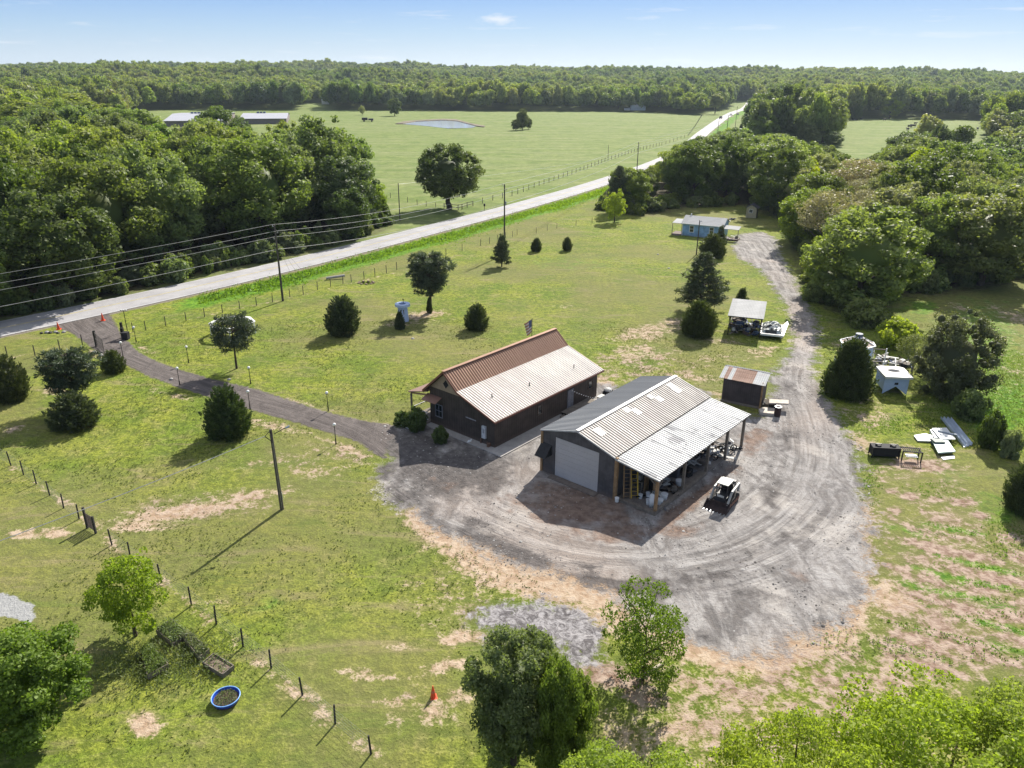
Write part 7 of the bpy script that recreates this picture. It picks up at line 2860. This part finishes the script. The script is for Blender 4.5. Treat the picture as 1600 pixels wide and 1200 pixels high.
t = thing('patio_grill', 'black grill with a white lid beside the back corner of the brown house', 'grill', HLc(1.2, 15.6, 0), HA)
m = MB()
m.box((0, 0, .45), (.6, 1.0, .8))
m.build('cart', BLACKPL, t)
m = MB()
m.sphere((0, 0, .9), .42, 10, 6, 0, .6)
m.build('lid', M_JUNK[1], t)
t = thing('patio_table', 'pale patio table at the back corner of the brown house', 'table', HLc(1.8, 14.2, 0), HA)
m = MB()
m.box((0, 0, .74), (1.4, .9, .05))
m.build('table_top', M_JUNK[1], t)
for x in (-.6, .6):
    for y in (-.35, .35):
        m = MB()
        m.box((x, y, .36), (.06, .06, .72))
        m.build('leg', DARK_METAL, t)
junk('patio_clutter', 'small pale and black things scattered at the end of the terrace', HLc(2.4, 15.6, 0), HA, 2.2, 1.6, .6, 14, 12, .5)
t = thing('brick_pillar', 'short reddish brick pillar at the end of the string lights', 'pillar', HLc(2.75, 13.0, 0), HA)
m = MB()
m.box((0, 0, .55), (.45, .45, 1.1))
m.build('pillar', simple('red_brick', (.20, .09, .065), .85, 0, .3, 6), t)
bm_ = MB()
bm_.box((0, 0, 0), (.2, .025, .065))
bme = bm_.mesh('brick', bpy.data.materials['red_brick'])
for zi in range(12):
    for xi in (-.11, .11):
        o = link('brick', bme, t, (xi + (.03 if zi % 2 else -.03) * .5, -.235, .06 + zi * .088))
t = thing('string_lights', 'string of small pale lights sagging from the eave to the brick pillar', 'string lights', HLc(.45, 10.2, 2.5), HA)
pts = sag(Vector((0, 0, 0)), Vector((2.3, 2.8, -1.25)), .25, 16) + sag(Vector((2.3, 2.8, -1.25)), Vector((3.0, 5.6, -1.3)), .2, 10)[1:]
m = MB()
m.path(pts, .012, 4)
m.build('cable', DARK_METAL, t)
for p in pts[1::1]:
    m = MB()
    m.sphere(p - Vector((0, 0, .06)), .05, 6, 4)
    m.build('bulb', bpy.data.materials.get('globe'), t)
t = thing('square_hoop', 'thin white square frame lying by the shrubs at the house corner', 'frame', G(641, 667), HA)
m = MB()
for a_, b_ in (((0, 0), (1.3, 0)), ((1.3, 0), (1.3, 1.0)), ((1.3, 1.0), (0, 1.0)), ((0, 1.0), (0, 0))):
    m.bar((a_[0] - .7, a_[1] - .5, .12), (b_[0] - .7, b_[1] - .5, .12), .05, .05)
m.build('frame', WHITE, t)
t = thing('white_toy', 'small white ornament lying in the shade before the brown house', 'ornament', G(730, 692))
m = MB()
m.tube((0, 0, .03), (.3, .1, .25), .06, .04, 8)
m.tube((.3, .1, .03), (.35, .3, .25), .06, .04, 8)
m.sphere((.15, .1, .1), .13, 8, 6)
m.build('body', WHITE, t)

# ---------------------------------------------------------------- lower lawn: pool planter, raised beds, cover, log
t = thing('planter_pool', 'blue children\'s pool filled with soil and weeds', 'planter pool', G(354, 1096))
m = MB()
m.tube((0, 0, 0), (0, 0, .32), .60, .70, 28, 0, False)
m.tube((0, 0, .32), (0, 0, .05), .67, .57, 28, 0, False)
M_PB = simple('pool_blue', (.015, .07, .50), .35, 0, .08)
m.build('wall', M_PB, t, True)
m = MB()
for i in range(28):
    a0, a1 = 2 * PI * i / 28, 2 * PI * (i + 1) / 28
    m.tube((.70 * math.cos(a0), .70 * math.sin(a0), .33), (.70 * math.cos(a1), .70 * math.sin(a1), .33), .028, .028, 6, 0, False)
m.build('rim', simple('pool_rim', (.20, .42, .85), .35, 0, .05), t, True)
m = MB()
m.tube((0, 0, .02), (0, 0, .20), .62, .655, 24)
m.build('soil', simple('planter_soil', (.09, .065, .045), .95, 0, .4, 8), t)
n_ = 420
an, rd_ = R.uniform(0, 2 * PI, n_), .55 * np.sqrt(R.random(n_))
P = np.stack([rd_ * np.cos(an), rd_ * np.sin(an), .22 + R.uniform(0, .14, n_)], 1)
A = np.stack([R.normal(size=n_) * .5, R.normal(size=n_) * .5, np.full(n_, .7)], 1)
link('weeds', leaf_mesh('weeds', P, R.normal(size=(n_, 3)), .07 * R.uniform(.5, 1.2, n_), .3, R.random(n_) * .6, L_PALE, None, A), t)


def raised_bed(corners, lab, dens, mat, seed, hgt=.32):
    P = [G(*c) for c in corners]
    o = sum(P, Vector()) / 4
    t = thing('raised_bed', lab, 'raised bed', o)
    q = [p - o for p in P]
    for i in range(4):
        m = MB()
        a_, b_ = q[i], q[(i + 1) % 4]
        m.bar(a_ + Vector((0, 0, hgt / 2)), b_ + Vector((0, 0, hgt / 2)), .045, hgt)
        m.build('board', WOOD_GREY, t)
    m = MB()
    m.prism([(p.x * .97, p.y * .97) for p in q], 0.01, hgt * .7)
    m.build('soil', simple('bed_soil_%d' % seed, (.17, .13, .10), .95, 0, .4, 6), t)
    n_ = dens
    u, v = R.random(n_), R.random(n_)
    X = np.array([[p.x, p.y, 0] for p in q])
    P_ = (1 - u)[:, None] * ((1 - v)[:, None] * X[0] + v[:, None] * X[3]) + u[:, None] * ((1 - v)[:, None] * X[1] + v[:, None] * X[2])
    P_ = P_ + np.stack([np.zeros(n_), np.zeros(n_), hgt * .7 + R.random(n_) ** 2 * .4], 1)
    A = np.stack([R.normal(size=n_) * .7, R.normal(size=n_) * .7, np.full(n_, .6)], 1)
    link('weeds', leaf_mesh('weeds', P_, R.normal(size=(n_, 3)), .13 * R.uniform(.4, 1.3, n_), .22, R.random(n_), mat, None, A), t)


raised_bed([(245, 990), (269, 974), (294, 995), (272, 1012)], 'raised bed full of pale dry weeds nearest the small bright tree', 1100, L_PALE, 1)
raised_bed([(288, 1003), (296, 994), (328, 1021), (312, 1033)], 'middle raised bed with weeds, next to the fence', 800, L_PALE, 2)
raised_bed([(222, 1024), (238, 1014), (264, 1044), (232, 1062)], 'overgrown green raised bed left of the others', 1300, L_FRESH, 3)
raised_bed([(318, 1041), (335, 1027), (366, 1046), (349, 1060)], 'nearly bare raised bed beside the blue pool', 90, L_PALE, 4, .3)
# weeds round the beds
n_ = 3600
P0 = G(262, 1030)
P_ = np.stack([P0.x + R.normal(size=n_) * 2.0, P0.y + R.normal(size=n_) * 1.0 - .3, R.random(n_) ** 2 * .5], 1)
A = np.stack([R.normal(size=n_) * .6, R.normal(size=n_) * .6, np.full(n_, .8)], 1)
tag(link('tall_weeds', leaf_mesh('tall_weeds', P_, R.normal(size=(n_, 3)), .12 * R.uniform(.4, 1.3, n_), .25, R.random(n_), L_PALE, None, A)), 'tall weeds growing around the raised beds', 'weeds', kind='stuff')
t = thing('fallen_log', 'pale cut log lying under the airy light green tree', 'log', G(1024, 1046))
m = MB()
m.tube((-.5, -.35, .1), (.5, .35, .14), .1, .08, 8)
m.build('log', simple('cut_wood', (.55, .47, .38), .8), t)
# drain pipe and culvert ring by the road fence
t = thing('drain_pipe', 'pale concrete pipe lying in the ditch grass by the fence', 'pipe', G(526, 436))
m = MB()
m.tube((-1.5, -.5, .25), (1.2, .5, .45), .2, .2, 10)
m.build('pipe', CONCRETE, t)
t = thing('pit_rim', 'broken stone rim around the pit on the lawn by the road fence', 'stones', G(572, 442))
for i in range(9):
    an = 2 * PI * i / 9
    m = MB()
    m.sphere((1.15 * math.cos(an), .95 * math.sin(an), .03), .24, 7, 5, 0, .6)
    m.build('stone', simple('rim_stone', (.27, .20, .14), .9) if i == 0 else bpy.data.materials['rim_stone'], t)
# mailbox on the far side of the road
t = thing('mailbox', 'black mailbox on a post at the far road edge right of the oak', 'mailbox', G(757, 329))
m = MB()
m.box((0, 0, .55), (.12, .12, 1.1))
m.build('post', WOOD_GREY, t)
m = MB()
m.box((0, 0, 1.25), (.4, .7, .4))
m.tube((0, -.35, 1.42), (0, .35, 1.42), .2, .2, 10)
m.build('box', BLACKPL, t)
# rocks along the paths
for i, (px, py, s, lab) in enumerate(((645, 530, .22, 'lone pale rock in the shade by the white tower'), (358, 594, .22, 'white rock at the driveway edge under the open pine'), (268, 593, .2, 'pale rock on the near edge of the driveway'), (1045, 420, .25, 'pale rock on the lawn below the blue cottage'),
                                      (1028, 398, .2, 'small pale rock left of the cottage lawn'), (622, 661, .18, 'pale rock at the lawn corner by the house shrubs'), (148, 552, .35, 'left rock at the foot of the driveway gate'), (158, 556, .3, 'right rock at the foot of the driveway gate'))):
    m = MB()
    m.sphere((0, 0, s * .3), s, 7, 5, 0, .6)
    tag(m.build('rock', CONCRETE, None, loc=G(px, py)), lab, 'rock')

# ---------------------------------------------------------------- cattle, vehicles, far things
M_COW = simple('cow_black', (.018, .016, .015), .7)
cow_src = None


def cow(px, py, rz, lab, s=1.0, lying=False):
    g = G(px, py)
    g.z = ground_z(g.x, g.y)
    t = thing('cow', lab, 'cow', g, rz, 'black cattle in the right pasture')
    t.scale = (s, s, s)
    m = MB()
    zb = .55 if lying else 1.0
    secs = [(-1.05, .22, .30, zb + .15), (-.85, .32, .42, zb + .05), (-.3, .36, .46, zb), (.3, .36, .44, zb), (.75, .30, .42, zb + .05), (1.0, .2, .3, zb + .2), (1.3, .14, .2, zb + .35), (1.55, .12, .16, zb + .3), (1.85, .08, .09, zb + .15)]
    rings = []
    n = 10
    for (x, wy, wz, zc) in secs:
        rings.append([(x, wy * math.cos(2 * PI * i / n), zc + wz * math.sin(2 * PI * i / n)) for i in range(n)])
    vs_ = [p for r in rings for p in r]
    fs = [(j * n + i, j * n + (i + 1) % n, (j + 1) * n + (i + 1) % n, (j + 1) * n + i) for j in range(len(secs) - 1) for i in range(n)] + [tuple(range(n)), tuple(range(len(vs_) - n, len(vs_)))]
    m.add(vs_, fs)
    if not lying:
        for x, y in ((-.8, .2), (-.8, -.2), (.7, .2), (.7, -.2)):
            m.tube((x, y, 0), (x + (.06 if x < 0 else 0), y, .45), .055, .07, 6)
            m.tube((x + (.06 if x < 0 else 0), y, .45), (x, y, .85), .07, .14, 6)
    m.tube((-1.1, 0, zb + .3), (-1.2, 0, zb - .35), .03, .03, 5)
    m.tube((1.52, .1, zb + .42), (1.5, .28, zb + .45), .05, .02, 5)
    m.tube((1.52, -.1, zb + .42), (1.5, -.28, zb + .45), .05, .02, 5)
    m.build('body', M_COW, t, True)


for px, py, rz, s, ly, lab in ((1324, 190, 1.6, 1.0, False, 'cow seen end-on at the left edge of the right pasture'), (1333, 187.5, .2, 1.0, True, 'cow lying under the dark tree, first from left'), (1338, 187.6, 3, 1.0, True, 'cow lying under the dark tree, middle one'),
                               (1345, 187.2, .1, 1.0, False, 'cow standing under the dark tree, furthest right'), (1382, 188.5, .1, 1.1, False, 'cow standing below the bright rounded tree'), (1421, 200, .2, 1.3, False, 'left cow of the close group in the middle of the pasture'),
                               (1427, 199, 3.0, 1.3, False, 'right cow of the close group in the middle of the pasture'), (1430, 194.5, .2, 1.0, False, 'cow just behind the close group'), (1418, 204, 1.7, 1.1, False, 'cow in front of the close group, seen end-on'),
                               (1457, 194.5, .1, 1.0, False, 'cow above the small treetop in the pasture'), (1520, 206, .8, 1.2, False, 'left of the two cows at the right side of the pasture'), (1527, 203.5, 1.3, 1.2, False, 'right of the two cows at the right side of the pasture')):
    cow(px, py, rz, lab, s, ly)


def car(px, py, lab, body, kind='car', rz=None, name='car'):
    g = G(px, py)
    g.z = ground_z(g.x, g.y) + .1
    t = thing(name, lab, kind, g, rz)
    m = MB()
    if kind == 'pickup truck':
        m.extr([(-2.7, .5), (-2.7, 1.1), (-.6, 1.1), (-.4, 1.8), (.9, 1.8), (1.5, 1.15), (2.7, 1.05), (2.75, .5)], 'y', -.95, .95)
    else:
        m.extr([(-2.2, .4), (-2.2, 1.0), (-1.6, 1.1), (-1.0, 1.5), (.5, 1.5), (1.1, 1.05), (2.1, .9), (2.2, .4)], 'y', -.85, .85)
    m.build('body', body, t)
    for x in (-1.5, 1.5):
        for s in (-1, 1):
            m = MB()
            m.tube((x, s * .7, .36), (x, s * .93, .36), .36, .36, 12)
            m.build('wheel', RUBBER, t)
    m = MB()
    m.box((-.1 if kind != 'pickup truck' else .25, 0, 1.35 if kind != 'pickup truck' else 1.5), (1.3, 1.74 if kind != 'pickup truck' else 1.93, .3))
    m.build('window_glass', GLASS_D, t)


ra_ = math.atan2(100, 35)
car(1126, 185.5, 'dark pickup truck on the distant road bend', simple('car_dark', (.03, .032, .04), .3), 'pickup truck', ra_, 'pickup_truck')
car(1142, 179.5, 'small pale car further along the distant road', simple('car_pale', (.45, .46, .48), .3), 'car', ra_)
car(1153, 178, 'dark car at the crest of the distant road', simple('car_grey', (.06, .06, .07), .3), 'car', ra_)
t = thing('hay_wagon', 'weathered hay wagon standing left of the pond', 'wagon', G(575, 190), .1)
m = MB()
m.box((0, 0, 1.0), (8, 3, .25))
m.build('bed', WOOD_GREY, t)
m = MB()
m.box((-2, 0, 1.8), (3.6, 2.8, 1.3))
m.box((2, 0, 1.5), (3, 2.6, .8))
m.build('load', DARK_METAL, t)
for x in (-2.5, 2.5):
    m = MB()
    m.tube((x, -1.4, .5), (x, 1.4, .5), .5, .5, 10)
    m.build('wheel', RUBBER, t)

# ---------------------------------------------------------------- the air
hz = MB()
hz.box((0, 2600, 48), (11400, 5900, 116))
k = NT('air')
pv = k.n('ShaderNodeVolumePrincipled')
pv.inputs['Color'].default_value = (0.72, 0.85, 1.0, 1)
pv.inputs['Density'].default_value = 0.00007
pv.inputs['Anisotropy'].default_value = 0.3
o_ = k.n('ShaderNodeOutputMaterial')
k.l(pv.outputs[0], o_.inputs['Volume'])
haze = hz.build('haze', k.mat)
haze['kind'] = 'stuff'
